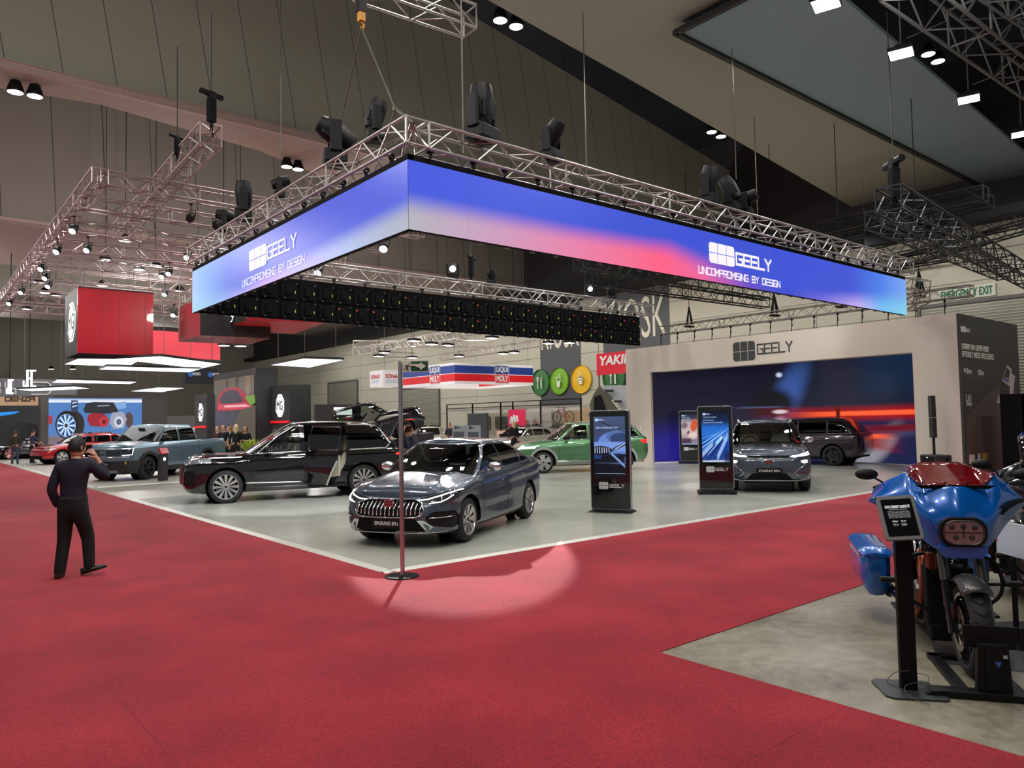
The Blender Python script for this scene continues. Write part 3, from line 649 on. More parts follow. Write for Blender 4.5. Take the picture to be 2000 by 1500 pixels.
# ================================================================ stand: stage wall, screens, kiosks, signs
def screen_mat(name, base, shapes, es=1., rough=.25):
    """LED picture: base vertical ramp + soft shapes in UV (x, y, half-w, half-h, shear, softness, colour, ellipse?)"""
    m = mat(name, (.003, .003, .004), rough, emit=(1, 1, 1), es=es); T = NT(m)
    uv = T.n('ShaderNodeUVMap'); sp = T.n('ShaderNodeSeparateXYZ'); T.l(uv.outputs[0], sp.inputs[0]); U, V = sp.outputs[0], sp.outputs[1]
    c = T.ramp(V, [(p, srgb(*q)) for p, q in base])
    for s in shapes:
        x, y, hw, hh, sh, so, col = s[:7]; ell = len(s) > 7 and s[7]
        dy = T.math('SUBTRACT', V, y); dx = T.math('SUBTRACT', U, x)
        if ell: dx = T.math('MULTIPLY_ADD', dy, -sh, dx)
        else: dy = T.math('MULTIPLY_ADD', dx, -sh, dy)
        a = T.math('DIVIDE', dx, hw); b = T.math('DIVIDE', dy, hh)
        d = T.math('SQRT', T.math('ADD', T.math('MULTIPLY', a, a), T.math('MULTIPLY', b, b))) if ell else T.math('MAXIMUM', T.math('ABSOLUTE', a), T.math('ABSOLUTE', b))
        f = T.n('ShaderNodeMapRange'); f.interpolation_type = 'SMOOTHSTEP'; f.inputs['From Min'].default_value = 1+so; f.inputs['From Max'].default_value = 1-so; T.l(d, f.inputs['Value'])
        c = T.mix(f.outputs[0], c, srgb(*col))
    T.l(c, T.b.inputs['Emission Color']); return m
def uv_sheet(name, cols, z0, z1, m, parent=None, us=None):
    """vertical sheet through plan points cols; uv 0..1"""
    n = len(cols); L = [0]
    for i in range(1, n): L.append(L[-1]+(Vector(cols[i])-Vector(cols[i-1])).length)
    me = bpy.data.meshes.new(name); me.from_pydata([(*c, z0) for c in cols]+[(*c, z1) for c in cols], [], [(i, i+1, n+i+1, n+i) for i in range(n-1)])
    uvl = me.uv_layers.new(name='UVMap')
    for p in me.polygons:
        p.use_smooth = n > 2
        for li in p.loop_indices:
            vi = me.loops[li].vertex_index; uvl.data[li].uv = (L[vi % n]/L[-1], 0 if vi < n else 1)
    me.materials.append(m); o = bpy.data.objects.new(name, me); COL.objects.link(o); o.parent = parent; return o
WX, WY0, WY1, WH, SY0, SY1, SH, WD = 22.6, 7.94, 20.02, 4.48, 9.135, 18.79, 3.49, 4.75
stage = thing('stage_wall', 'large cream fabric portal wall with a dark printed side around the curved LED screen', 'display wall', (WX, WY0, 0))
CREAM = mat('cream_fabric', srgb(196, 184, 172), .8, bump=(1.6, .22)); DARKP = mat('printed_dark', srgb(58, 58, 54), .7, bump=(1.5, .15))
m = MB(); O = (0, 0, 0)
m.prism([(0, 0), (SY0-WY0, 0), (SY0-WY0, SH), (SY1-WY0, SH), (SY1-WY0, 0), (WY1-WY0, 0), (WY1-WY0, WH), (0, WH)], (0, 0, .02), (0, 1, 0), (0, 0, 1), (.5, 0, 0))
m.box((WD/2+.2, WY1-WY0-.1, WH/2), (WD-.4, .16, WH)); m.box((WD-.1, (WY1-WY0)/2, WH/2), (.12, WY1-WY0, WH)); m.box((WD/2+.2, (WY1-WY0)/2, WH-.03), (WD-.4, WY1-WY0-.1, .06))
m.build('fabric_portal', CREAM, stage)
MB().box((WD/2+.02, -.03, WH/2+.01), (WD, .06, WH)).build('printed_side', DARKP, stage)
arc = [(22.72-WX, 18.79-WY0), (23.7-WX, 18.2-WY0), (24.8-WX, 17.2-WY0), (25.8-WX, 15.9-WY0), (26.3-WX, 14.5-WY0), (26.5-WX, 13-WY0), (26.4-WX, 11.6-WY0), (25.9-WX, 10.4-WY0), (25.1-WX, 9.2-WY0)]
sc = screen_mat('stage_screen', [(0, (26, 22, 74)), (.3, (22, 20, 46)), (.7, (20, 18, 38)), (1, (16, 15, 30))], [
    (.80, .6, .32, .55, 0, .35, (24, 29, 48)), (.85, .86, .2, .2, 0, .5, (20, 38, 64)), (.62, .5, .06, .6, 0, .6, (34, 34, 50)),
    (.04, .12, .1, .2, 0, .9, (34, 26, 130)), (.8, .16, .3, .3, 0, .4, (30, 34, 70)), (.72, .12, .045, .22, .3, .5, (140, 140, 150), 1), (.78, .3, .1, .05, 0, .7, (60, 66, 96), 1),
    (.96, .1, .04, .16, 0, .7, (120, 135, 200), 1), (.93, .06, .03, .1, 0, .5, (20, 20, 52)), (.44, .62, .045, .34, .15, .6, (54, 84, 150), 1), (.40, .58, .07, .16, 0, .35, (14, 14, 22), 1), (.425, .88, .009, .022, 0, .6, (190, 205, 235), 1),
    (.425, .5, .022, .02, 0, .5, (235, 228, 240), 1), (.425, .38, .02, .06, 0, .6, (196, 160, 170), 1), (.36, .55, .06, .008, 0, .8, (70, 84, 120)),
    (.75, .47, .262, .055, .02, .8, (160, 12, 16)), (.76, .472, .25, .022, .02, .4, (255, 96, 52)), (.66, .2, .1, .07, 0, .8, (150, 14, 18)), (.67, .25, .085, .02, 0, .5, (255, 100, 60)), (.80, .33, .14, .03, .1, .9, (110, 20, 30)), (.607, .47, .006, .06, 0, .5, (90, 8, 10))])
uv_sheet('led_screen', arc, .06, SH+.25, sc, stage)
MB().prism([(a[0]+.02, a[1]) for a in arc]+[(a[0]+.15, a[1]+.05) for a in arc[::-1]], (0, 0, 0), (1, 0, 0), (0, 1, 0), (0, 0, .06)).build('screen_plinth', WHT, stage)
GL = mat('print_charcoal', srgb(52, 54, 56), .6); GW = mat('print_white', srgb(214, 212, 202), .6)
def sy(x, y): return onX(x, y, WX).y-WY0
y0 = sy(1432, 690); y1 = sy(1475, 686); y2 = sy(1480, 684); y3 = sy(1547, 677); zc = onX(1453, 686, WX).z
m = MB(); logo_block(m, (-.005, y0, zc-.33), (0, -1, 0), (0, 0, 1), y0-y1, .66, .004); m.build('emblem', GL, stage)
m = MB(); strokes(m, 'GEELY', (-.005, y2, zc-.14), (0, -1, 0), (0, 0, 1), y2-y3, .32, .05, .004, gap=.3); m.build('lettering', GL, stage)
# printed side
def sx(x, y): return onY(x, y, WY0-.06)
P = MB(); N0 = -.062
def st(txt, xa, ya, xb, h, f=strokes, t=.028, mb=P, **kw):
    a, b = sx(xa, ya), sx(xb, ya)
    if f is strokes: strokes(mb, txt, (a.x-WX, N0, a.z-h/2), (1, 0, 0), (0, 0, 1), b.x-a.x, h, t, .003, **kw)
    else: lettering(mb, txt, (a.x-WX, N0, a.z-h/2), (1, 0, 0), (0, 0, 1), b.x-a.x, h, .003, bold=t)
a = sx(1876, 642); b = sx(1886, 643); logo_block(P, (a.x-WX, N0, a.z-.08), (1, 0, 0), (0, 0, 1), b.x-a.x, .16, .003)
st('GEELY', 1887, 645, 1895, .08, t=.018); P.build('emblem', GW, stage)
for tx, xa, ya, xb, h, t in (('STARRAY EM-I SUPER HYBRID', 1878, 676, 1930, .13, .03), ('EFFICIENCY MEETS INTELLIGENCE', 1879, 691, 1940, .13, .03)):
    q = MB(); st(tx, xa, ya, xb, h, t=t, mb=q, gap=.2); q.build('lettering', GW, stage)
for tx, xa, ya, xb, h in (('943km', 1882, 724, 1897, .15), ('83km', 1910, 727, 1921, .15), ('2.4L/', 1886, 777, 1897, .17), ('100km', 1887, 788, 1898, .12)):
    q = MB(); st(tx, xa, ya, xb, h, f=lettering, t=.006, mb=q); q.build('lettering', GW, stage)
for tx, xa, ya, xb in (('Combined WLTP Range', 1883, 734, 1900), ('Pure EV WLTP Range', 1911, 735, 1925), ('Combined WLTP', 1887, 797, 1899)):
    q = MB(); st(tx, xa, ya, xb, .04, f=lettering, t=0, mb=q); q.build('lettering', mat('print_green', srgb(120, 140, 122), .6), stage)
# printed car picture on the side
def sp(pts, nm, mt, off=0):
    q = MB(); q.add([(sx(*p).x-WX, N0-off, sx(*p).z) for p in pts], [tuple(range(len(pts)))]); return q.build(nm, mt, stage)
sp([(1889, 812), (1925, 772), (1960, 752), (1990, 770), (1994, 880), (1992, 918), (1886, 925)], 'printed_picture', mat('print_brown', srgb(84, 74, 66), .6))
pr = mat('print_silver', srgb(176, 170, 172), .6)
for k, pts in enumerate(([(1967, 713), (1976, 722), (1972, 755), (1957, 744)], [(1974, 728), (1982, 735), (1977, 785), (1972, 788), (1972, 756)], [(1950, 770), (1960, 783), (1974, 788), (1946, 787)])):
    sp(pts, 'printed_picture', pr, .002+.001*k)
for k, pts in enumerate(([(1966, 718), (1972, 724), (1969, 748), (1959, 741)], [(1956, 746), (1970, 757), (1971, 785), (1952, 772)])):
    sp(pts, 'printed_picture', mat('print_black', srgb(42, 42, 46), .5), .006+.001*k)
sp([(1964, 737), (1970, 736), (1968, 747), (1960, 741)], 'printed_picture', mat('print_blue', srgb(96, 108, 160), .5), .008)
for k, (xa, xb, yy) in enumerate(((1892, 1903, 888), (1909, 1914, 886), (1918, 1928, 884))):
    sp([(xa, yy), (xb, yy), (xb, yy+18), (xa, yy+18)], 'award_badge', GW if k < 2 else mat('print_gold', srgb(190, 160, 70), .6), .01)
# truss above the stage wall with drops
tz = 5.12
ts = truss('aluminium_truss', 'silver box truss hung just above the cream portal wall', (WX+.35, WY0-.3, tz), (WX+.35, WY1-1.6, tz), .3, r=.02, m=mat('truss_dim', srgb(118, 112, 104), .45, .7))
for i in range(14):
    y = WY0+.4+i*.78; MB().box((WX+.35, y, tz-.18), (.06, .05, .09)).bar((WX+.35, y, tz-.15), (WX+.3, y, WH), .014, 6).bar((WX+.35, y, tz-.3), (WX+.35, y, tz-.42), .022, 6).build('truss_clamp', BLK, ts)
for k, y in enumerate((onX(1502, 612, WX).y, onX(1632, 590, WX).y, onX(1335, 622, WX).y, 9.0)):
    m = MB()
    for s in (-1, 1): m.bar((WX+.35, y, tz+.75), (WX+.35, y+s*.14, tz+.1), .03, 6); m.bar((WX+.35, y, tz+.75), (WX+.35+s*.12, y, tz+.1), .025, 6)
    m.bar((WX+.35, y, tz+.75), (WX+.35, y, 11), .012, 5); m.box((WX+.35, y, tz+.02), (.36, .2, .06))
    tag(m.build('lifting_bridle', BLKM), 'black lifting bridle on the truss over the cream wall, '+['second from its left end', 'third from its left end', 'nearest its left end', 'at its right end'][k], 'bridle')
# end rigging to the right of the banner
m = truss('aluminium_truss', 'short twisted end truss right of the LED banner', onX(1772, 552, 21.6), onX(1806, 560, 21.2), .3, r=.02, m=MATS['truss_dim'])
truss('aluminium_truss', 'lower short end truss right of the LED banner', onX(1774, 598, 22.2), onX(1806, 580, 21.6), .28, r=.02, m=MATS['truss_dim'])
# wall spots leaning on cream wall
# ------------------------------------------------ kiosks
def kiosk(label, a, b, H, scr, wheels=False, deep=.09, words=()):
    """a, b: floor corners of the front, left and right as seen"""
    a, b = Vector((*a, 0)), Vector((*b, 0)); A = (b-a).normalized(); W_ = (b-a).length; c = (a+b)/2
    rz = math.atan2(A.y, A.x)
    t = thing('display_kiosk', label, 'kiosk', c, rz)     # local: +x right, -y front
    bw = W_-.1; z0 = .12 if wheels else .06
    # foot
    f = MB(); zf = z0-.05
    f.add([(-W_/2, -.24, zf), (W_/2, -.24, zf), (W_/2, .26, zf), (-W_/2, .26, zf), (-W_/2+.07, -.1, z0), (W_/2-.07, -.1, z0), (W_/2-.07, .14, z0), (-W_/2+.07, .14, z0), (-W_/2, -.24, zf-.015), (W_/2, -.24, zf-.015), (W_/2, .26, zf-.015), (-W_/2, .26, zf-.015)],
          [(4, 5, 6, 7), (0, 1, 5, 4), (1, 2, 6, 5), (2, 3, 7, 6), (3, 0, 4, 7), (8, 9, 1, 0), (9, 10, 2, 1), (10, 11, 3, 2), (11, 8, 0, 3), (8, 11, 10, 9)]); f.build('foot', BLK, t)
    if wheels:
        for sx_ in (-1, -.3, .3, 1):
            for yy in (-.18, .2): 
                if abs(sx_) == 1 or yy < 0: MB().lathe([(.001, -.012), (.028, -.012), (.028, .012), (.001, .012)], (sx_*(W_/2-.06), yy, .028), 'X', 12).box((sx_*(W_/2-.06), yy, .055), (.03, .04, .02)).build('castor', BLK, t)
    P = rrect(bw, H-z0, .045, 5, -bw/2, z0)
    MB().prism(P, (0, -deep/2+.0, 0), (1, 0, 0), (0, 0, 1), (0, deep, 0)).build('frame', mat('kiosk_aluminium', (.6, .6, .62), .28, .9), t, bevel=.006)
    P2 = rrect(bw-.028, H-z0-.028, .038, 5, -bw/2+.014, z0+.014)
    MB().prism(P2, (0, -deep/2-.004, 0), (1, 0, 0), (0, 0, 1), (0, .003, 0)).build('front_glass', mat('gloss_black', (.006, .006, .007), .06, coat=.5), t)
    # screen
    sw, z1, zt = bw-.17, z0+(H-z0)*.325, H-.12
    uv_sheet('screen', [(-sw/2, -deep/2-.006), (sw/2, -deep/2-.006)], z1, zt, scr, t)
    MB().lathe([(.001, 0), (.012, 0)], (0, -deep/2-.006, H-.06), 'Y', 12).build('camera_dot', mat('dot_grey', srgb(110, 110, 110), .3), t)
    q = MB(); h = bw*.115; geely(q, (-bw*.29, -deep/2-.005, z0+(H-z0)*.205), (1, 0, 0), (0, 0, 1), h*1.5, .003); 
    q.build('lettering', mat('kiosk_lettering', srgb(205, 205, 205), .4), t)
    for (tx, x, z, w, h) in words:
        q = MB(); lettering(q, tx, (-sw/2+x*sw, -deep/2-.007, z1+z*(zt-z1)), (1, 0, 0), (0, 0, 1), w*sw, h, .002); q.build('screen_text', mat('kiosk_text', (0, 0, 0), emit=srgb(190, 215, 255), es=1), t)
    q = MB(); geely(q, (-sw/2+.05*sw, -deep/2-.007, z1+.925*(zt-z1)), (1, 0, 0), (0, 0, 1), .05, .002); q.build('screen_logo', mat('kiosk_text', (0, 0, 0)), t)
    return t
k1 = screen_mat('kiosk_screen_car', [(0, (6, 8, 16)), (.22, (12, 14, 26)), (.5, (58, 80, 130)), (.75, (58, 70, 100)), (1, (70, 84, 120))], [
    (.75, .56, .62, .2, 0, .06, (100, 135, 205), 1), (.9, .66, .5, .12, -.2, .05, (84, 112, 168), 1), (.9, .63, .38, .1, -.2, .06, (46, 66, 108), 1), (.4, .48, .75, .1, 0, .12, (118, 152, 220)), (.8, .33, .5, .1, 0, .3, (96, 130, 200), 1),
    (.2, .44, .38, .075, -.1, .05, (14, 18, 34), 1), (.8, .5, .22, .025, .25, .2, (18, 24, 44)), (.85, .515, .2, .008, .3, .3, (200, 220, 255)), (.65, .36, .5, .03, 0, .3, (20, 26, 46), 1), (.5, .29, .5, .055, 0, .2, (12, 15, 28)), (.75, .29, .22, .025, -.5, .1, (120, 150, 210)),
    (.02, .33, .2, .028, 0, .1, (36, 60, 120)), (.5, .06, .42, .004, 0, .3, (170, 190, 220)), (.5, .235, .5, .003, 0, .5, (90, 110, 150)), (.65, .82, .6, .008, -.22, .5, (26, 36, 60))]+[(.03+.075*i, .445, .012, .055-.012*abs(i-1.5)*.3, 0, .15, (196, 205, 232)) for i in range(7)])
k2 = screen_mat('kiosk_screen_lights', [(0, (150, 170, 200)), (.06, (20, 60, 130)), (.3, (16, 60, 150)), (.6, (26, 96, 190)), (.75, (16, 40, 92)), (1, (6, 10, 20))], [
    (.5, .6, .7, .12, 0, .9, (36, 110, 205)), (.1, .4, .5, .012, .34, .5, (120, 190, 255)), (.2, .32, .5, .016, .45, .5, (60, 140, 240)), (.35, .42, .5, .01, .38, .5, (170, 215, 255)), (.1, .2, .3, .05, .55, .15, (150, 180, 225)), (.35, .18, .4, .012, .7, .4, (20, 60, 140)),
    (.55, .35, .3, .01, .6, .4, (190, 220, 255)), (.62, .42, .12, .04, .5, .4, (160, 210, 250)), (.75, .3, .2, .07, 1.1, .2, (150, 180, 235)), (.5, .25, .35, .02, .75, .4, (10, 36, 100)), (.7, .47, .04, .03, 0, .5, (190, 225, 250), 1), (.85, .45, .05, .035, 0, .6, (130, 200, 250), 1), (.5, .02, .45, .012, 0, .3, (200, 210, 225)), (.2, .5, .3, .006, .2, .8, (90, 170, 240)), (.92, .1, .1, .1, 0, .6, (20, 40, 96))])
k3 = screen_mat('kiosk_screen_interior', [(0, (150, 160, 190)), (.1, (120, 110, 130)), (.4, (200, 178, 178)), (.7, (190, 170, 175)), (.85, (50, 52, 74)), (1, (24, 28, 44))], [
    (.8, .62, .22, .2, .3, .3, (206, 84, 46), 1), (.45, .36, .1, .08, 0, .2, (24, 20, 24), 1), (.2, .62, .2, .1, .3, .4, (120, 100, 110), 1), (.7, .3, .3, .1, 0, .5, (226, 200, 196), 1), (.3, .12, .3, .08, 0, .4, (70, 50, 70))])
kiosk('tall black display kiosk showing a silver-blue car front, nearest to the grey sedan', (10.36, 10.19), (10.76, 9.40), 1.94, k1, words=(('GEELY EMGRAND EM-i', .06, .80, .72, .035),))
kiosk('tall black display kiosk on castors showing blue light trails beside the front-facing grey SUV', (14.3, 10.6), (14.86, 9.93), 2.02, k2, wheels=True, words=(('TOUCH TO START', .06, .87, .5, .03), ('UP TO 83 km', .06, .81, .4, .03), ('PURE EV WLTP RANGE', .06, .765, .72, .03)))
kiosk('display kiosk showing a cream car interior, far back by the curved screen', (23.0, 17.85), (23.42, 17.1), 2.0, k3, wheels=True, words=(('TOUCH TO START', .06, .87, .5, .03), ('FIRST CLASS', .06, .80, .5, .05)))
# ------------------------------------------------ exit sign on a pole
pl = thing('exit_sign_stand', 'tall steel pole on a round black base with a green running-man exit sign', 'sign', (4.6, 7.58, 0.006))
MB().lathe([(.001, 0), (.2, 0), (.2, .006), (.19, .012), (.001, .014)], (0, 0, 0), 'Z', 40).build('base', mat('base_black', (.008, .009, .008), .8, spec=.1), pl, smooth=True, sharp=30)
MB().lathe([(.019, .012), (.019, 2.5), (.001, 2.5)], (-.0, .0, 0), 'Z', 14).lathe([(.028, .012), (.028, .03), (.019, .03)], (0, 0, 0), 'Z', 16).box((.02, -.012, 1.25), (.012, .012, 2.46)).build('pole', STEEL, pl, smooth=True, sharp=40)
sg = thing('x', None, None) if 0 else None
A = Vector((.78, -.62, 0)).normalized(); N = A.cross(Vector((0, 0, 1)))
SG = mat('sign_dark_green', srgb(16, 74, 52), .5); SW = mat('sign_pale', srgb(205, 210, 190), .5)
m = MB(); O = A*.02+Vector((0, 0, 2.37)); w, h = .32, .135
m.prism([(0, 0), (w, 0), (w, h), (0, h)], O-N*.01, A, (0, 0, 1), -N*.008); m.build('sign_frame', SW, pl)
m = MB(); m.add([O+A*x+Vector((0, 0, z))-N*.008 for x, z in ((.11, .01), (w-.01, .01), (w-.01, h-.01), (.11, h-.01))], [(0, 1, 2, 3)]); m.build('sign_panel', SG, pl)
m = MB()
def sgp(pts, off=-.006): m.add([O+A*x+Vector((0, 0, z))-N*(off) for x, z in pts], [tuple(range(len(pts)))])
sgp([(.10, .095), (.22, .095), (.22, .115), (.29, .068), (.22, .02), (.22, .045), (.14, .075), (.10, .07)]); m.build('sign_arrow', SW, pl)
m = MB(); m.mi = 0
sgp([(.085, .085), (.1, .085), (.1, .1), (.085, .1)], -.004); sgp([(.06, .085), (.085, .085), (.075, .05), (.055, .05)], -.004); sgp([(.055, .055), (.072, .05), (.088, .015), (.078, .01), (.06, .035)], -.004); sgp([(.055, .055), (.05, .035), (.02, .025), (.02, .032), (.045, .045)], -.004); sgp([(.06, .085), (.045, .065), (.03, .07), (.035, .078)], -.004); sgp([(.082, .08), (.1, .065), (.096, .06), (.078, .068)], -.004)
m.build('running_man', mat('pictogram_black', (.02, .03, .025), .6), pl)
# ------------------------------------------------ column speaker
s = thing('column_speaker', 'black column loudspeaker on a subwoofer box in front of the cream wall', 'speaker', (22.05, 8.42, .0), -.55)
MB().box((0, 0, .32), (.5, .62, .6)).build('subwoofer', mat('speaker_black', (.018, .018, .018), .7), s, bevel=.03)
MB().box((-.255, 0, .32), (.01, .54, .52)).build('grille', BLKM, s); MB().box((-.04, 0, .85), (.05, .05, .5)).build('pole', BLK, s)
m = MB(); m.box((-.04, 0, 1.36), (.13, .15, .55)); m.box((-.045, 0, 1.94), (.13, .15, .6)); m.build('column', MATS['speaker_black'], s, bevel=.015)
MB().box((.1, -.312, .46), (.1, .01, .16)).build('handle', BLKM, s); MB().sphere((-.262, 0, .55), .012, 8).build('power_light', mat('led_white', (1, 1, 1), emit=(1, 1, 1), es=4), s)
# ------------------------------------------------ black shelf unit by the printed side
r = thing('shelf_unit', 'tall open black shelf unit standing against the dark printed side wall', 'shelf', (24.6, 7.15, 0))
m = MB(); w, d, h = 1.25, .5, 2.25
for x in (-w/2, -.1, w/2): m.box((x, 0, h/2), (.05, d, h))
for z in (.05, .75, 1.5, h-.02): m.box((0, 0, z), (w, d, .04))
m.box((0, d/2, h/2), (w, .02, h)); m.build('carcass', BLKM, r)
MB().box((-.12, -d/2-.01, h/2), (.08, .02, h-.1)).build('wooden_upright', mat('pine', srgb(140, 116, 84), .6), r)
# partial neighbouring booth at the right edge
bn = thing('booth_partition', 'white booth wall with a red band at the far right edge beyond the dark side wall', 'booth wall', (30.6, 7.6, 0), 0)
MB().box((0, -1, 1.3), (.08, 3, 2.6)).build('panel', mat('panel_white', srgb(190, 192, 192), .6), bn); MB().box((-.05, -1, 2.15), (.02, 3, .42)).build('red_band', mat('band_red', srgb(170, 30, 32), .6), bn)
MB().box((-.05, -1, 1.25), (.02, 3, .16)).build('blue_band', mat('band_blue', srgb(50, 110, 180), .6), bn)
q = MB(); lettering(q, 'SONAX', (-.065, .3, 2.03), (0, -1, 0), (0, 0, 1), 1.6, .25, .002); q.build('lettering', mat('band_text', srgb(230, 230, 230), .6), bn)
# ------------------------------------------------ tablet stand, foreground right
tb = thing('tablet_stand', 'black floor stand holding a tablet in a grey case in front of the blue motorcycle', 'stand', (5.09, 2.17, 0), math.atan2(-.78, .62))
P = [(-.13, -.17), (.17, -.17), (.2, -.14), (.17, .15), (.13, .18), (-.16, .18), (-.19, .14), (-.17, -.13)]
MB().prism(P, (0, 0, .002), (1, 0, 0), (0, 1, 0), (0, 0, .012)).build('base_plate', mat('plate_grey', (.03, .033, .037), .4), tb, bevel=.004)
MB().box((0, 0, .55), (.1, .05, 1.08)).build('column', mat('column_black', (.006, .005, .005), .6, spec=.15), tb, bevel=.004)
tR = Matrix.Rotation(math.radians(-28), 4, 'X')
tt = bpy.data.objects.new('tablet_case', bpy.data.meshes.new('x')); bpy.data.objects.remove(tt)
m = MB(); m.T = Matrix.Translation((-.02, -.04, 1.12)) @ Matrix.Rotation(math.radians(-4), 4, 'Y') @ tR
m.prism(rrect(.23, .3, .02, 4, -.115, -.15), (0, 0, 0), (1, 0, 0), (0, 0, 1), (0, .022, 0)); tc = m.build('tablet_case', mat('case_grey', srgb(112, 112, 110), .5), tb, bevel=.003)
m2 = MB(); m2.T = m.T; m2.prism(rrect(.185, .25, .006, 3, -.0925, -.125), (0, -.001, 0), (1, 0, 0), (0, 0, 1), (0, -.002, 0)); m2.build('screen', mat('tablet_screen', (.006, .006, .008), .12), tc)
TXW = mat('tablet_text', (0, 0, 0), emit=(.75, .75, .75), es=.8)
m3 = MB(); m3.T = m.T
lettering(m3, 'CVO STREET GLIDE ST', (-.075, -.003, .062), (1, 0, 0), (0, 0, 1), .15, .018, .001, bold=.0012); lettering(m3, 'HIGH-PERFORMANCE BAGGER', (-.055, -.003, .05), (1, 0, 0), (0, 0, 1), .11, .005, .001)
m3.build('screen_heading', TXW, tc)
m3 = MB(); m3.T = m.T
for i in range(8): lettering(m3, ['Milwaukee twin engine tuned for low end', 'torque and lighter weight than before', 'with premium front and rear suspension', 'and carbon exhaust shells with a forged'][i % 4], (-.066, -.003, .038-i*.0062), (1, 0, 0), (0, 0, 1), .132, .0042, .001)
m3.build('screen_paragraph', TXW, tc)
m3 = MB(); m3.T = m.T
for i, (x, z) in enumerate(((-.05, -.03), (.0, -.03), (-.05, -.052), (.0, -.052))): lettering(m3, ['1977cc', '720 mm', '381 kg', '3 colours'][i], (x, -.003, z), (1, 0, 0), (0, 0, 1), .032, .007, .001, bold=.0006); lettering(m3, ['engine', 'seat height', 'weight', 'choices'][i], (x, -.003, z-.008), (1, 0, 0), (0, 0, 1), .026, .004, .001)
m3.build('screen_figures', TXW, tc)
m = MB(); pts = [(.0, -.03, .14), (-.09, -.05, .13), (-.13, -.03, .06), (-.04, -.07, .03), (.04, -.09, .025), (.09, -.06, .04), (.05, -.04, .07), (-.03, -.05, .05), (-.04, -.1, .02), (.0, -.2, .012), (.05, -.24, .01)]
def spline(p, n=6):
    p = [Vector(a) for a in p]; out = []
    for i in range(len(p)-1):
        a = p[max(i-1, 0)]; b = p[i]; c = p[i+1]; d = p[min(i+2, len(p)-1)]
        for k in range(n):
            t = k/n; out.append(.5*((2*b)+(c-a)*t+(2*a-5*b+4*c-d)*t*t+(3*b-a-3*c+d)*t**3))
    return out+[p[-1]]
m.tube(spline(pts), .0025, 5); m.tube(spline([(.04, .03, .11), (.12, .0, .1), (.1, -.05, .05), (.2, -.03, .02), (.22, .04, .02)]), .0025, 5); m.build('cable', mat('cable_grey', srgb(70, 72, 70), .5), tb)
# ================================================================ cars
def herm(tab):
    X = [a for a, b in tab]; Y = [b for a, b in tab]; n = len(X)
    D = [(Y[i+1]-Y[i])/(X[i+1]-X[i]) for i in range(n-1)]
    M = [D[0]]+[0 if D[i-1]*D[i] <= 0 else 2*D[i-1]*D[i]/(D[i-1]+D[i]) for i in range(1, n-1)]+[D[-1]]
    X = np.array(X); Y = np.array(Y); M = np.array(M)
    def f(x):
        x = np.clip(np.asarray(x, float), X[0], X[-1]); i = np.clip(np.searchsorted(X, x)-1, 0, n-2)
        h = X[i+1]-X[i]; t = (x-X[i])/h
        return (2*t**3-3*t**2+1)*Y[i]+(t**3-2*t**2+t)*h*M[i]+(-2*t**3+3*t**2)*Y[i+1]+(t**3-t**2)*h*M[i+1]
    return f
NF, NC, NS = 22, 14, 120
def outline(s0, s1, w, fc, rc, fb, rb, taper=(0, 0), ex=2.3):
    """half plan outline front centre -> side -> rear centre, fixed point counts"""
    P = []; wf = w-taper[0]; wr = w-taper[1]
    for i in range(NF): y = (wf-fc[1])*i/NF; P.append((s0+fb*(y/wf)**2, y))
    sb = s0+fb*((wf-fc[1])/wf)**2; 
    for i in range(NC+1):
        a = PI/2*i/NC; P.append((sb+(s0+fc[0]-sb)*(1-math.cos(a)**(2/ex)), wf-fc[1]+fc[1]*math.sin(a)**(2/ex)))
    sa, sz = s0+fc[0], s1-rc[0]
    for i in range(1, NS):
        u = i/NS; s = sa+(sz-sa)*u; y = w-taper[0]*max(0, 1-u*3)**2-taper[1]*max(0, 1-(1-u)*2.2)**2; P.append((s, y))
    se = s1-rb*((wr-rc[1])/wr)**2
    for i in range(NC+1):
        a = PI/2*(1-i/NC); P.append((se+(sz-se)*(1-math.cos(a)**(2/ex)), wr-rc[1]+rc[1]*math.sin(a)**(2/ex)))
    for i in range(1, NF+1): y = (wr-rc[1])*(1-i/NF); P.append((s1-rb*(y/wr)**2, y))
    return np.array(P)
def onorm(P):
    d = np.gradient(P, axis=0); n = np.stack([-d[:, 1], d[:, 0]], 1); n /= np.linalg.norm(n, axis=1)[:, None]
    n[0] = (-1, 0); n[-1] = (1, 0); return n
def grid(V):
    """V: rows x cols x 5 -> soup"""
    r, c = V.shape[:2]; F = [(i*c+j, i*c+j+1, (i+1)*c+j+1, (i+1)*c+j) for i in range(r-1) for j in range(c-1)]
    return [V.reshape(-1, 5), F]
def split(soup, phi):
    V, F = soup; V = [tuple(v) for v in V]; ph = list(phi); cut = {}; Fi, Fo = [], []
    def cp(a, b):
        k = (a, b) if a < b else (b, a)
        if k not in cut:
            a, b = k; t = ph[a]/(ph[a]-ph[b]); cut[k] = len(V); V.append(tuple(x+(y-x)*t for x, y in zip(V[a], V[b]))); ph.append(0.)
        return cut[k]
    for f in F:
        s = [ph[i] < 0 for i in f]
        if all(s): Fi.append(f); continue
        if not any(s): Fo.append(f); continue
        A, B = [], []
        for k, i in enumerate(f):
            j = f[(k+1) % len(f)]
            (A if s[k] else B).append(i)
            if s[k] != s[(k+1) % len(f)]: c = cp(i, j); A.append(c); B.append(c)
        if len(A) > 2: Fi.append(tuple(A))
        if len(B) > 2: Fo.append(tuple(B))
    V = np.array(V); return [V, Fi], [V, Fo]
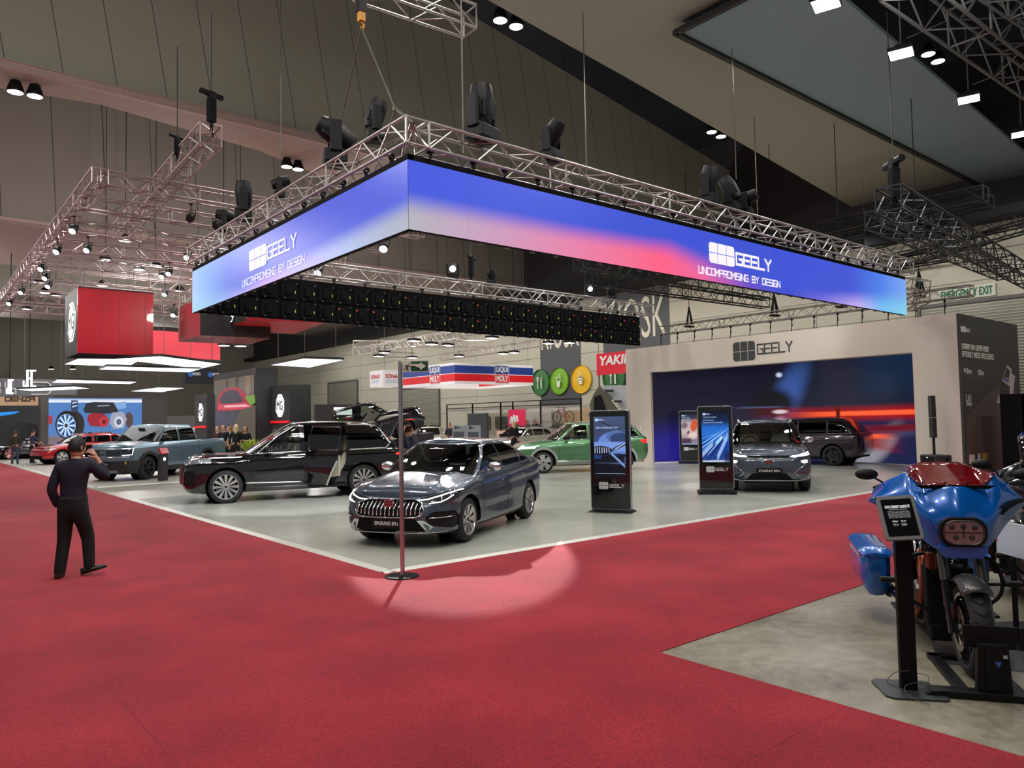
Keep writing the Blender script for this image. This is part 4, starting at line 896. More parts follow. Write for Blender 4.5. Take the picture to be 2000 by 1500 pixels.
def sdpoly(x, y, P):
    P = np.array(P, float); n = len(P); d = np.full(x.shape, 1e9); ins = np.zeros(x.shape, bool)
    for i in range(n):
        a, b = P[i], P[(i+1) % n]; ex, ey = b-a; wx, wy = x-a[0], y-a[1]
        t = np.clip((wx*ex+wy*ey)/(ex*ex+ey*ey+1e-12), 0, 1); d = np.minimum(d, np.hypot(wx-ex*t, wy-ey*t))
        c = ((a[1] > y) != (b[1] > y)); 
        with np.errstate(divide='ignore', invalid='ignore'): xi = a[0]+(y-a[1])*(ex)/(ey if ey != 0 else 1e-12)
        ins ^= c & (x < xi)
    return np.where(ins, -d, d)
def car_paint(name, col, metal=.5, rough=.28):
    return mat(name, col, rough, metal, coat=1.)
GLS = glass('car_glass', (.56, .60, .58)); GLD = glass('car_glass_dark', (.05, .055, .06))
TYRE = mat('tyre_rubber', (.012, .012, .013), .75); RIMS = mat('rim_silver', (.62, .61, .6), .25, .9); RIMD = mat('rim_dark', (.03, .03, .032), .35, .6)
DRL = mat('daytime_light', (1, 1, 1), .2, emit=(1, .98, .96), es=2.6); HLD = mat('headlight_dark', (.02, .022, .03), .1, coat=1.); HLC = mat('headlight_clear', (.4, .42, .45), .08, .6, coat=1.)
TAIL = mat('tail_red', (.35, .01, .01), .15, emit=(1, .03, .02), es=1.3, coat=1.); GAP = mat('panel_gap', (.004, .004, .004), .8)
SEATB = mat('seat_dark', (.03, .028, .026), .7); SEATC = mat('seat_cream', srgb(168, 158, 140), .6); CLAD = mat('cladding_black', (.02, .02, .021), .55)
def wheel(parent, x, y, R, rr, w=.22, style=('multi', 10), col=None, col2=None, steer=0.):
    sg = 1 if y > 0 else -1; col = col or RIMS
    t = MB().lathe([(rr, -w/2+.02), (rr+.012, -w/2), (R-.045, -w/2+.004), (R-.012, -w/2+.03), (R, -w/2+.06), (R, w/2-.06), (R-.012, w/2-.03), (R-.045, w/2-.004), (rr+.012, w/2), (rr, w/2-.02)], (0, 0, 0), 'Y', 48)
    for k in (-.03, .03):
        t.lathe([(R+.0012, k-.006), (R+.0012, k+.006)], (0, 0, 0), 'Y', 48)
    t = t.build('wheel', TYRE, parent, smooth=True, sharp=35); t.location = (x, y-sg*w/2, R); t.rotation_euler = (0, 0, steer)
    o = w/2-.012
    r = MB().lathe([(rr+.002, o*sg+sg*.008), (rr-.012, o*sg+sg*.008), (rr-.022, (o-.02)*sg), (rr-.03, (o-.12)*sg), (rr-.004, (o-.14)*sg)], (0, 0, 0), 'Y', 48)
    kind, n = style[0], style[1]
    hub = .055
    for i in range(n):
        a = 2*PI*i/n
        if kind == 'multi':   # thin paired spokes
            prs = [(-.055, .018, .01), (.055, .018, .01)]
        elif kind == 'twin': prs = [(-.10, .03, .012), (.10, .03, .012)]
        elif kind == 'blade': prs = [(0, .10, .045)]
        else: prs = [(0, .05, .03)]
        for da, wo, wi in prs:
            ca, sa = math.cos(a+da), math.sin(a+da); ci, si = math.cos(a+da*.5), math.sin(a+da*.5)
            tw = .16 if kind == 'blade' else 0
            p0 = Vector((ci*hub*.7, 0, si*hub*.7)); p1 = Vector((math.cos(a+da+tw)*(rr-.012), 0, math.sin(a+da+tw)*(rr-.012)))
            d = (p1-p0).normalized(); nn = Vector((-d.z, 0, d.x))
            yo, yi = o*sg, (o-.028)*sg
            vs = [p0-nn*wi+Vector((0, yi, 0)), p0+nn*wi+Vector((0, yi, 0)), p1+nn*wo+Vector((0, yo, 0)), p1-nn*wo+Vector((0, yo, 0))]
            vs += [v-Vector((0, sg*.025, 0)) for v in vs]
            r.add(vs, [(0, 1, 2, 3), (4, 7, 6, 5), (0, 4, 5, 1), (1, 5, 6, 2), (2, 6, 7, 3), (3, 7, 4, 0)])
    r.lathe([(.001, (o-.018)*sg), (.05, (o-.018)*sg), (.062, (o-.035)*sg), (.062, (o-.07)*sg)], (0, 0, 0), 'Y', 24)
    r.build('rim', col, t, smooth=True, sharp=35)
    MB().lathe([(.001, (o-.06)*sg), (rr*.78, (o-.06)*sg), (rr*.78, (o-.085)*sg), (.001, (o-.085)*sg)], (0, 0, 0), 'Y', 32).build('brake_disc', mat('brake_dark', (.05, .048, .046), .45, .7), t)
    MB().lathe([(.001, (o-.012)*sg), (.03, (o-.014)*sg)], (0, 0, 0), 'Y', 20).build('hub_cap', RIMD, t)
    return t
def seat(mb, x, y, z, col=0, hr=True, w=.5):
    mb.mi = 0
    mb.box((x, y, z), (.5, w, .14)); R = Matrix.Rotation(-.3, 4, 'Y')
    P = [(-w/2, 0), (w/2, 0), (w/2*.96, .35), (w/2*.74, .56), (-w/2*.74, .56), (-w/2*.96, .35)]
    mb.prism(P, (x-.22, y, z+.02), (0, 1, 0), (-.28, 0, .96), (.12, 0, .03))
    if hr: mb.prism(rrect(.28, .2, .05, 4, -.14, .6), (x-.22, y, z+.02), (0, 1, 0), (-.2, 0, .98), (.09, 0, .02))
def make_car(cfg, name, label, fl, heading, cat='car', pitch_tilt=None, z=.018):
    g = cfg; L, Wd = g['L'], g['W']; a0, wb, R = g['a0'], g['wb'], g['R']; x0 = a0+wb/2; hw = Wd/2
    t = thing(name, label, cat); paint = g['paint']
    fy = hw-.03
    f = Vector((math.cos(heading), math.sin(heading), 0)); lf = Vector((-f.y, f.x, 0))
    t.location = Vector((fl[0], fl[1], z))-f*(wb/2)-lf*fy; t.rotation_euler = (0, 0, heading)
    if pitch_tilt: t.rotation_euler = (0, pitch_tilt, heading)
    ze = herm(g['ze']); zb = herm(g.get('zb', [(0, .22), (L, .24)])); cr = herm(g['crown'])
    so, fo, ro = herm(g['side']), herm(g['front']), herm(g['rear'])
    P = outline(0, L, hw, *g['plan']); N = onorm(P); n = len(P)
    hs = np.linspace(0, 1, 34); hs = hs+.0*hs; hs = np.unique(np.concatenate([hs, [.93, .96, .98, .99]]))
    V = np.zeros((n, len(hs), 5)); wf = np.clip(-N[:, 0], 0, 1)**2; wr = np.clip(N[:, 0], 0, 1)**2; ws = N[:, 1]**2
    edge = None
    for j, h in enumerate(hs):
        off = wf*fo(h)+wr*ro(h)+ws*so(h)
        q = P-N*off[:, None]; q[0, 1] = 0; q[-1, 1] = 0
        zt = ze(P[:, 0]); zl = zb(P[:, 0]); V[:, j, 0] = q[:, 0]; V[:, j, 1] = np.maximum(q[:, 1], 0); V[:, j, 2] = zl+(zt-zl)*h; V[:, j, 3] = np.arange(n); V[:, j, 4] = h
        if j == len(hs)-1: edge = V[:, j].copy()
    # side sculpt: waist crease and rocker scoop
    for (sc, zc, ls, lz, amp) in g.get('sculpt', []):
        wgt = np.exp(-((V[:, :, 0]-sc)/ls)**2-((V[:, :, 2]-zc)/lz)**2)*(V[:, :, 1] > hw*.6); V[:, :, 1] += amp*wgt
    wall = grid(V)
    ms = np.concatenate([np.linspace(0, .9, 15), [.94, .97, 1.]]); ms[-1] = 1
    Ld = np.zeros((n, len(ms), 5))
    for j, m_ in enumerate(ms):
        Ld[:, j, 0] = edge[:, 0]; Ld[:, j, 1] = edge[:, 1]*m_; Ld[:, j, 3] = np.arange(n); Ld[:, j, 4] = m_
        Ld[:, j, 2] = edge[:, 2]+cr(edge[:, 0])*(1-m_**2.6)*np.clip(edge[:, 1]/(hw*.75), 0, 1)
    for (yc, wid, s0, s1, amp) in g.get('hood', []):
        Ld[:, :, 2] += amp*np.exp(-((Ld[:, :, 1]-yc)/wid)**2)*np.clip((Ld[:, :, 0]-s0)/.3, 0, 1)*np.clip((s1-Ld[:, :, 0])/.2, 0, 1)
    lid = grid(Ld)
    # greenhouse
    G = g['gh']; zr = herm(G['roof']); B = outline(G['b'][0], G['b'][1], G['wb'], *G['plan_b']); Tp = outline(G['t'][0], G['t'][1], G['wt'], *G['plan_t']); Nb = onorm(B)
    gh = np.unique(np.concatenate([np.linspace(0, 1, 24), [.96, .985]])); GV = np.zeros((n, len(gh), 5)); bul = G.get('bulge', .035)
    for j, h in enumerate(gh):
        e = h if h < .9 else h
        q = B+(Tp-B)*e; q = q+Nb*(bul*math.sin(PI*min(h, 1))*.8)[..., None] if 0 else q+Nb*(bul*math.sin(PI*h))
        if h > .9: q = q-Nb*(.02*((h-.9)/.1)**2)
        q[0, 1] = q[-1, 1] = 0
        zt = zr(Tp[:, 0]); zl = np.minimum(ze(B[:, 0])+G.get('sink', -.02), zt); GV[:, j, 0] = q[:, 0]; GV[:, j, 1] = np.maximum(q[:, 1], 0); GV[:, j, 2] = zl+(zt-zl)*h; GV[:, j, 3] = np.arange(n); GV[:, j, 4] = h
    ghs = grid(GV); re = GV[:, -1].copy()
    Rf = np.zeros((n, len(ms), 5)); rc_ = G.get('rcrown', .05)
    for j, m_ in enumerate(ms):
        Rf[:, j, 0] = re[:, 0]; Rf[:, j, 1] = re[:, 1]*m_; Rf[:, j, 4] = m_; Rf[:, j, 2] = re[:, 2]+rc_*(1-m_**2.4)*np.clip(re[:, 1]/(G['wt']*.8), 0, 1)
    roof = grid(Rf)
    def fin(soups, nm, m, parent=None, push=0., only=None, flip=False):
        used = [S_[0][sorted({i for f_ in S_[1] for i in f_})][:, 1].min() for S_ in soups if S_[1]]
        if only is None and nm != 'body' and used and min(used) > .02:
            fin(soups, nm, m, parent, push, 1); return fin(soups, nm, m, parent, push, -1)
        bm = bmesh.new()
        for V_, F_ in soups:
            for sg in (1, -1):
                if only and sg != only: continue
                ids = {}
                for fc in F_:
                    vs = []
                    for i in fc:
                        if i not in ids: v = V_[i]; ids[i] = bm.verts.new((x0-v[0], sg*v[1], v[2]))
                        vs.append(ids[i])
                    if len(set(vs)) > 2:
                        try: bm.faces.new(vs)
                        except ValueError: pass
        bmesh.ops.remove_doubles(bm, verts=bm.verts, dist=.0012)
        bmesh.ops.dissolve_degenerate(bm, edges=bm.edges, dist=.0005)
        bmesh.ops.recalc_face_normals(bm, faces=bm.faces)
        bm.normal_update()
        # outward test
        c = Vector((0, 0, .6)); s_ = sum((f.calc_center_median()-c).dot(f.normal)*f.calc_area() for f in bm.faces)
        if s_ < 0: bmesh.ops.reverse_faces(bm, faces=bm.faces); bm.normal_update()
        if push:
            for v in bm.verts: v.co -= v.normal*push
        for f_ in bm.faces: f_.smooth = True
        for e in bm.edges:
            if len(e.link_faces) == 2 and e.calc_face_angle(0) > math.radians(48): e.smooth = False
        me = bpy.data.meshes.new(nm); bm.to_mesh(me); bm.free(); me.materials.append(m)
        o = bpy.data.objects.new(nm, me); COL.objects.link(o); o.parent = parent or t; return o
    def cut(soup, phi, keep=True): return split(soup, phi)
    # full-shell BVH for projecting trims
    allV, allF = [], []
    for S_ in (wall, lid, ghs, roof):
        k = len(allV); allV += [(x0-v[0], v[1], v[2]) for v in S_[0]]; allF += [tuple(i+k for i in f_) for f_ in S_[1]]
    bvh = BVHTree.FromPolygons(allV, allF)
    def side_pt(s, z):
        r = bvh.ray_cast(Vector((x0-s, 3, z)), Vector((0, -1, 0))); return (r[0], r[1]) if r[0] else (Vector((x0-s, hw, z)), Vector((0, 1, 0)))
    def fr_pt(y, z, rear=False):
        r = bvh.ray_cast(Vector((-6 if rear else 6, max(abs(y), .001), z)), Vector((1 if rear else -1, 0, 0)))
        p = r[0] if r[0] else Vector((0, abs(y), z)); p = Vector((p.x, p.y if y >= 0 else -p.y, p.z)); return p, Vector((-1 if rear else 1, 0, 0))
    def top_pt(s, y):
        r = bvh.ray_cast(Vector((x0-s, abs(y), 4)), Vector((0, 0, -1))); p = r[0] if r[0] else Vector((x0-s, abs(y), 1)); return Vector((p.x, math.copysign(p.y, y) if y else p.y, p.z)), Vector((0, 0, 1))
    def trim(where, pts, r, m, nm, both=True, off=.0, n_=6, flat=1., dense=.06, closed=False):
        pp = []
        pts = list(pts)+([pts[0]] if closed else [])
        for i in range(len(pts)-1):
            a, b = np.array(pts[i]), np.array(pts[i+1]); k = max(1, int(np.linalg.norm(b-a)/dense))
            pp += [tuple(a+(b-a)*q/k) for q in range(k)]
        pp.append(pts[-1])
        W_ = []
        for p in pp:
            a, nn = side_pt(*p) if where == 'side' else top_pt(*p) if where == 'top' else fr_pt(p[0], p[1], where == 'rear')
            W_.append(a+nn*off)
        for sg in ((1, -1) if both else (1,)):
            mb = MB(); mb.tube([(q.x, sg*q.y, q.z) for q in W_], r, n_, flat=flat); mb.build(nm, m, t, smooth=True)
    # ---- features
    wheels_s = [a0, a0+wb]
    arch = g.get('arch', R+.055)
    ph = np.minimum(np.hypot(wall[0][:, 0]-a0, wall[0][:, 2]-R), np.hypot(wall[0][:, 0]-a0-wb, wall[0][:, 2]-R))-arch
    ph = np.maximum(ph, hw*.72-wall[0][:, 1]); cutw, wall = split(wall, ph)
    # lid inside the cabin
    inner = [(p[0], p[1]) for p in B[::4]]; inner = [(G['b'][0]+.04, -1)]+[(a_+(.03 if i_ < 10 else 0), b_-.02) for i_, (a_, b_) in enumerate(inner)]+[(G['b'][1]-.04, -1)]
    if g.get('cut_lid', True): deck, lid = split(lid, sdpoly(lid[0][:, 0], lid[0][:, 1], inner)); fin([deck], 'cabin_floor', SEATB, push=.03)
    door = g.get('open_door')
    parts = {'wall': wall, 'lid': lid, 'gh': ghs, 'roof': roof}
    doorparts = []
    if door:
        A, B_, zlo, zhi = door['s0'], door['s1'], door['z0'], 3.
        for k in ('wall', 'gh'):
            V_ = parts[k][0]; ph = sdpoly(V_[:, 0], V_[:, 2], door['poly']); ph = np.maximum(ph, hw*.45-V_[:, 1])
            din, dout = split(parts[k], ph); doorparts.append((k, din)); parts[k] = dout; parts['_'+k] = din
    GLm = g.get('glass', GLS)
    def feat(nm, where, poly, m, base, push=.0, lim=None, only=None):
        V_ = base[0]
        if where == 'side': ph = np.maximum(sdpoly(V_[:, 0], V_[:, 2], poly), (lim or hw*.5)-V_[:, 1])
        elif where == 'front': ph = np.maximum(sdpoly(V_[:, 1], V_[:, 2], poly), V_[:, 0]-(lim or .62))
        elif where == 'rear': ph = np.maximum(sdpoly(V_[:, 1], V_[:, 2], poly), (lim or L-.3)-V_[:, 0])
        elif where == 'top': ph = sdpoly(V_[:, 0], V_[:, 1], poly)
        elif where == 'ws': ph = np.maximum(np.maximum(V_[:, 3]-(NF+poly[0]), poly[1]-V_[:, 4]), V_[:, 4]-poly[2])
        elif where == 'rw': ph = np.maximum(np.maximum((n-1-NF-poly[0])-V_[:, 3], poly[1]-V_[:, 4]), V_[:, 4]-poly[2])
        a, b = split(base, ph)
        if a[1] and m is not None: fin([a], nm, m, push=push, only=only)
        return b, a
    for nm, soupk, where, poly, m, push in g['feats']:
        b, a = feat(nm, where, poly, m, parts[soupk], push); parts[soupk] = b
        if door and soupk in ('wall', 'gh') and where == 'side' and m is None: pass
    # open door: body of near side rotated about its hinge
    if door:
        hx = x0-door['s0']; e = bpy.data.objects.new('rear_door', None)
        sgl = door['side']
        outl = [p for p in door['poly']]
        def dpart(soup, nm, m, par, push=0):
            o = fin([soup], nm, m, par, push=push, only=sgl); return o
        wv = parts['_gh'][0]; win, frame = split(parts['_gh'], sdpoly(wv[:, 0], wv[:, 2], door['window']))
        d_o = fin([parts['_wall'], frame], 'rear_door', paint, t, only=sgl)
        Vy = hw-.05
        hinge = Vector((hx, sgl*Vy, 0)); M = Matrix.Translation(hinge) @ Matrix.Rotation(door['angle']*sgl, 4, 'Z') @ Matrix.Translation(-hinge)
        gl = fin([win], 'door_glass', GLD, d_o, push=.006, only=sgl)
        # inner lining
        mb = MB(); P_ = [(x0-a_, b_) for a_, b_ in door['poly'] if b_ < 1.2]; 
        lin = [(x0-door['s0']-.03, .42), (x0-door['s1']+.06, .55), (x0-door['s1']+.06, 1.02), (x0-door['s0']-.03, 1.0)]
        mb.prism(lin, (0, sgl*(hw-.16), 0), (1, 0, 0), (0, 0, 1), (0, -sgl*.05, 0)); mb.build('door_lining', SEATC, d_o)
        mb = MB(); mb.tube([side_pt(*p)[0]*1 for p in [(a_+(-.02), b_) for a_, b_ in door['poly'][1:4]]], .022, 6); mb.v = [(v[0], sgl*v[1], v[2]) for v in mb.v]; mb.build('door_edge_trim', mat('satin_silver', (.6, .6, .58), .3, .8), d_o)
        mb = MB(); mb.tube([(lambda q: (q.x, sgl*q.y, q.z))(side_pt(*p)[0]) for p in door['window']+[door['window'][0]]], .012, 5); mb.build('window_trim', CHR, d_o)
        d_o.matrix_world = M; d_o.matrix_parent_inverse = Matrix()
        # other side stays closed
        fin([parts['_wall'], frame], 'rear_door', paint, t, only=-sgl); fin([win], 'side_window', GLD, t, push=.006, only=-sgl)
    fin([parts['wall'], parts['lid'], parts['gh'], parts['roof']], 'body', paint)
    # ---- inside and under
    lo = MB(); zf = .28
    lo.box((0, 0, zf), (L*.8, Wd*.55, .14)); lo.box((x0-a0-wb/2, 0, .42), (wb-2*arch+.1, Wd*.86, .36)); lo.box((x0-.33, 0, .38), (.25, Wd*.66, .22)); lo.box((x0-L+.33, 0, .4), (.25, Wd*.7, .24)); lo.box((x0-a0, 0, .5), (arch*2, Wd*.5, .3)); lo.box((x0-a0-wb, 0, .5), (arch*2, Wd*.5, .3))
    lo.build('underbody', BLKM, t)
    for s_ in wheels_s:
        for sg in (1, -1):
            mb = MB(); vs = []; fs = []; K = 20
            for k in range(K+1):
                a = -.15+(PI+.3)*k/K
                for yy in (hw-.035, hw-.42): vs.append((x0-s_+math.cos(a)*(arch+.004), sg*yy, R+math.sin(a)*(arch+.004)))
            fs = [(2*k, 2*k+1, 2*k+3, 2*k+2) for k in range(K)]; mb.add(vs, fs)
            mb.lathe([(.001, 0), (arch, 0)], (x0-s_, sg*(hw-.4), R), 'Y', 24)
            mb.build('wheel_arch_liner', BLKM, t)
    for s_, st in zip(wheels_s, (g.get('steer', 0), 0)):
        for sg in (1, -1): wheel(t, x0-s_, sg*(hw-.03), R, g['rr'], g.get('tw', .23), g['rim'], g.get('rimcol'), steer=st)
    if g.get('seats', True):
        zs = g.get('seatz', .62); cx = x0-G['b'][0]
        for sx_, sy_, wd_ in ((1.0, .37, .5), (1.0, -.37, .5), (1.95, .42, .42), (1.95, 0, .42), (1.95, -.42, .42)):
            if door and sx_ > 1.5: continue
            mb = MB(); seat(mb, cx-sx_, sy_, zs, w=wd_); mb.build('seat', g.get('seatmat', SEATB), t, bevel=.03)
        mb = MB(); P_ = []
        for k in range(16): a = 2*PI*k/16; P_.append((cx-.62+.06*math.sin(a), -.37+.18*math.cos(a), zs+.36+.17*math.sin(a)))
        mb.tube(P_, .014, 6, closed=True); mb.bar((cx-.62, -.37, zs+.36), (cx-.4, -.37, zs+.3), .05); mb.bar((cx-.62, -.55, zs+.36), (cx-.62, -.19, zs+.36), .018)
        mb.box((cx-.38, 0, zs+.27), (.35, Wd*.74, .1)); mb.build('dashboard', BLKM, t)
        MB().box((cx-.5, 0, G['roof'][0][1]-.1), (.03, .24, .07)).build('rear_view_mirror', BLK, t)
    for (w_, pts, r_, m_, nm, kw) in g.get('trims', []): trim(w_, pts, r_, m_, nm, **kw)
    for pts in g.get('gaps', []): trim('side', pts, .0035, GAP, 'panel_gap', dense=.05)
    # mirrors
    if 'mirror' in g:
        ms_, mz = g['mirror']
        for sg in (1, -1):
            p, _ = side_pt(ms_, mz-.06); mb = MB()
            mb.bar((p.x, sg*(p.y-.03), mz-.05), (p.x+.01, sg*(p.y+.08), mz-.02), .022, 6); mb.sphere((p.x+.02, sg*(p.y+.16), mz+.02), .1, 14, (.62, 1.18, .74)); mb.build('side_mirror', g.get('mirrormat', paint), t, smooth=True)
            MB().prism(rrect(.19, .11, .04, 4, -.095, -.055), (p.x-.035, sg*(p.y+.16), mz+.02), (0, 1, 0), (0, 0, 1), (-.012, 0, 0)).build('mirror_glass', mat('mirror_glass', (.8, .82, .85), .03, 1), t)
    for s_, z_ in g.get('handles', []):
        for sg in (1, -1):
            p, _ = side_pt(s_, z_); MB().prism(rrect(.2, .03, .012, 3, -.1, -.015), (p.x, sg*(p.y-.004), p.z), (1, 0, 0), (0, 0, 1), (0, sg*.018, 0)).build('door_handle', g.get('handlemat', paint), t, bevel=.003)
    def plate(y, z, txt, w=.42, h=.11, m=BLK, col=(.75, .73, .7), es=.0, rear=False, fill=.8):
        p, _ = fr_pt(y, z, rear); xx = p.x+(-.012 if rear else .012)
        if not rear: mb = MB().prism(rrect(w, h, .012, 3, y-w/2, z-h/2), (xx-.02, 0, 0), (0, 1, 0), (0, 0, 1), (.02, 0, 0))
        else: mb = MB().prism(rrect(w, h, .012, 3, y-w/2, z-h/2), (xx+.02, 0, 0), (0, 1, 0), (0, 0, 1), (-.02, 0, 0))
        o = mb.build('number_plate', m, t); q = MB(); lettering(q, txt, (xx, y-w*fill/2, z-h*.2), (0, 1, 0), (0, 0, 1), w*fill, h*.4, .003, bold=.001) if not rear else lettering(q, txt, (xx, y+w*fill/2, z-h*.2), (0, -1, 0), (0, 0, 1), w*fill, h*.4, .003)
        q.build('plate_lettering', mat('plate_text', (.75, .73, .7), .5), o); return o
    t['_'] = 0; del t['_']
    return t, dict(side=side_pt, front=fr_pt, top=top_pt, x0=x0, plate=plate, trim=trim)
# ---------------------------------------------------------------- the grey sedan
PG = car_paint('paint_slate', srgb(74, 84, 98), .5, .27)
SED = dict(L=4.64, W=1.82, a0=.90, wb=2.66, R=.325, rr=.225, paint=PG, rim=('twin', 8), glass=GLS, steer=.0, arch=.375, seatz=.52,
    ze=[(0, .70), (.15, .755), (.5, .83), (1.0, .905), (1.5, .945), (2.4, .965), (3.3, 1.0), (3.9, 1.02), (4.3, 1.05), (4.5, 1.06), (4.64, 1.03)],
    zb=[(0, .20), (.5, .19), (1, .19), (3.9, .2), (4.64, .28)], crown=[(0, .03), (.6, .075), (1.2, .085), (3.5, .08), (4.3, .05), (4.64, .02)],
    side=[(0, .07), (.12, .015), (.3, .0), (.5, .0), (.68, .02), (.78, .012), (.88, .03), (.96, .075), (1, .115)],
    front=[(0, .13), (.1, .05), (.3, .01), (.5, .0), (.7, .03), (.85, .09), (1, .22)], rear=[(0, .16), (.15, .04), (.4, .0), (.7, .03), (.9, .02), (1, .06)],
    plan=((.62, .62), (.5, .45), .10, .08, (.03, .07)), sculpt=[(2.35, .42, .9, .12, -.028), (2.3, .70, 1.4, .08, .006), (3.85, .72, .5, .14, .018), (.95, .7, .5, .12, .012)],
    hood=[(.52, .08, .1, 1.5, .022), (.0, .22, .1, 1.3, .006)],
    gh=dict(b=(1.08, 4.36), t=(1.98, 3.22), wb=.80, wt=.585, plan_b=((.36, .26), (.6, .45), .2, .14), plan_t=((.12, .12), (.25, .25), .07, .05), roof=[(1.9, 1.405), (2.3, 1.43), (2.8, 1.425), (3.15, 1.39)], rcrown=.055, bulge=.045),
    feats=[('windscreen', 'gh', 'ws', (9, .07, .965), GLS, .004), ('rear_window', 'gh', 'rw', (6, .1, .95), GLD, .004),
           ('side_window', 'gh', 'side', [(1.5, 1.0), (2.42, 1.005), (2.42, 1.385), (2.15, 1.38), (1.95, 1.33)], GLS, .005), ('side_window', 'gh', 'side', [(2.47, 1.005), (3.30, 1.03), (3.22, 1.31), (2.95, 1.37), (2.47, 1.38)], GLS, .005), ('side_window', 'gh', 'side', [(3.36, 1.035), (3.86, 1.075), (3.36, 1.29)], GLD, .005),
           ('sunroof', 'roof', 'top', [(2.12, -1), (2.12, .42), (2.9, .42), (2.9, -1)], mat('roof_glass', (.01, .01, .012), .04, coat=1.), 0),
           ('grille', 'wall', 'front', [(-1, .67), (.38, .672), (.49, .63), (.54, .54), (.50, .475), (.42, .455), (-1, .45)], BLKM, .03),
           ('headlight', 'wall', 'front', [(.40, .69), (.52, .712), (.78, .79), (.9, .84), (.9, .70), (.80, .645), (.62, .625), (.5, .655)], HLD, .004),
           ('lower_intake', 'wall', 'front', [(-1, .425), (.44, .425), (.52, .40), (.58, .26), (.5, .225), (-1, .225)], BLKM, .02),
           ('fog_recess', 'wall', 'front', [(.57, .44), (.66, .52), (.86, .52), (.90, .34), (.84, .28), (.62, .34)], BLK, .012),
           ('tail_light', 'wall', 'rear', [(-1, .96), (.78, .98), (.78, .87), (.5, .90), (-1, .90)], TAIL, .0),
           ('lower_cladding', 'wall', 'side', [(0, .0), (4.7, .0), (4.7, .235), (0, .235)], BLK, .004)],
    mirror=(1.72, 1.03), handles=[(2.28, .80), (3.22, .83)], mirrormat=CHR,
    gaps=[[(1.40, .90), (1.38, .70), (1.42, .3)], [(2.44, .97), (2.46, .6), (2.44, .27)], [(3.42, 1.0), (3.46, .78), (3.25, .5), (3.12, .27)]],
    trims=[('side', [(1.55, .985), (2.4, .985), (3.3, 1.01), (3.75, 1.055)], .007, CHR, 'window_trim', {}), ('side', [(1.5, 1.02), (1.93, 1.35), (2.2, 1.395), (2.9, 1.39), (3.25, 1.325), (3.7, 1.10)], .006, CHR, 'window_trim', {}),
           ('side', [(1.3, .262), (2.4, .25), (3.15, .262)], .008, CHR, 'sill_trim', {})])
car, A = make_car(SED, 'sedan', 'dark grey four-door sedan with a broad ribbed chrome grille at the corner of the stand', (6.60, 8.95), math.radians(209.6))
# grille ribs, frame, emblem, lights
def rib_set(A, car, ys, z0f, z1f, r=.011, m=None):
    for y in ys:
        for sg in (1, -1):
            if y == 0 and sg < 0: continue
            p0, _ = A['front'](y, z0f(y)); p1, _ = A['front'](y, z1f(y)); pm, _ = A['front'](y, (z0f(y)+z1f(y))/2)
            MB().tube([(p0.x-.012, sg*y, p0.z), (pm.x+.006, sg*y, pm.z), (p1.x-.012, sg*y, p1.z)], r, 6).build('grille_rib', m or CHR, car, smooth=True)
rib_set(A, car, [.035+.066*i for i in range(8)], lambda y: .462+.03*(y/.5)**3, lambda y: .660-.05*(y/.5)**3)
A['trim']('front', [(0, .675), (.37, .678), (.49, .64), (.545, .545), (.505, .472), (.42, .447), (0, .442)], .010, CHR, 'grille_frame', dense=.03)
A['trim']('front', [(.41, .672), (.55, .685), (.72, .735), (.86, .79)], .008, DRL, 'light_signature', dense=.03, off=.004)
A['trim']('front', [(.60, .632), (.74, .65), (.80, .685), (.84, .73)], .007, DRL, 'light_signature', dense=.03, off=.004)
A['trim']('front', [(.62, .435), (.86, .44)], .008, CHR, 'intake_blade', dense=.04)
for sg in (1, -1):
    mb = MB(); P_ = [(.46, .405), (.55, .405), (.66, .315), (.86, .29), (.86, .25), (.57, .235)]
    q = [A['front'](a, b)[0] for a, b in P_]; mb.add([(p.x+.012, sg*p.y, p.z) for p in q]+[(p.x-.02, sg*p.y, p.z) for p in q], [tuple(range(6)), tuple(range(6, 12))]+[(i, (i+1) % 6, 6+(i+1) % 6, 6+i) for i in range(6)]); mb.build('bumper_fang', mat('satin_chrome', (.6, .62, .62), .22, 1), car)
A['trim']('front', [(0, .222), (.5, .222), (.8, .24)], .012, mat('satin_chrome', (.6, .6, .6)), 'lip_trim', dense=.05)
em = MB(); p, _ = A['front'](0, .62); logo_block(em, (p.x+.022, -.065, .585), (0, 1, 0), (0, 0, 1), .13, .085, .002); em.build('emblem', mat('badge_red_steel', srgb(150, 90, 90), .25, .8), car); MB().box((p.x+.012, 0, .627), (.02, .15, .10)).build('emblem_base', CHR, car)
A['plate'](0, .36, 'EMGRAND EM-i', .46, .13)
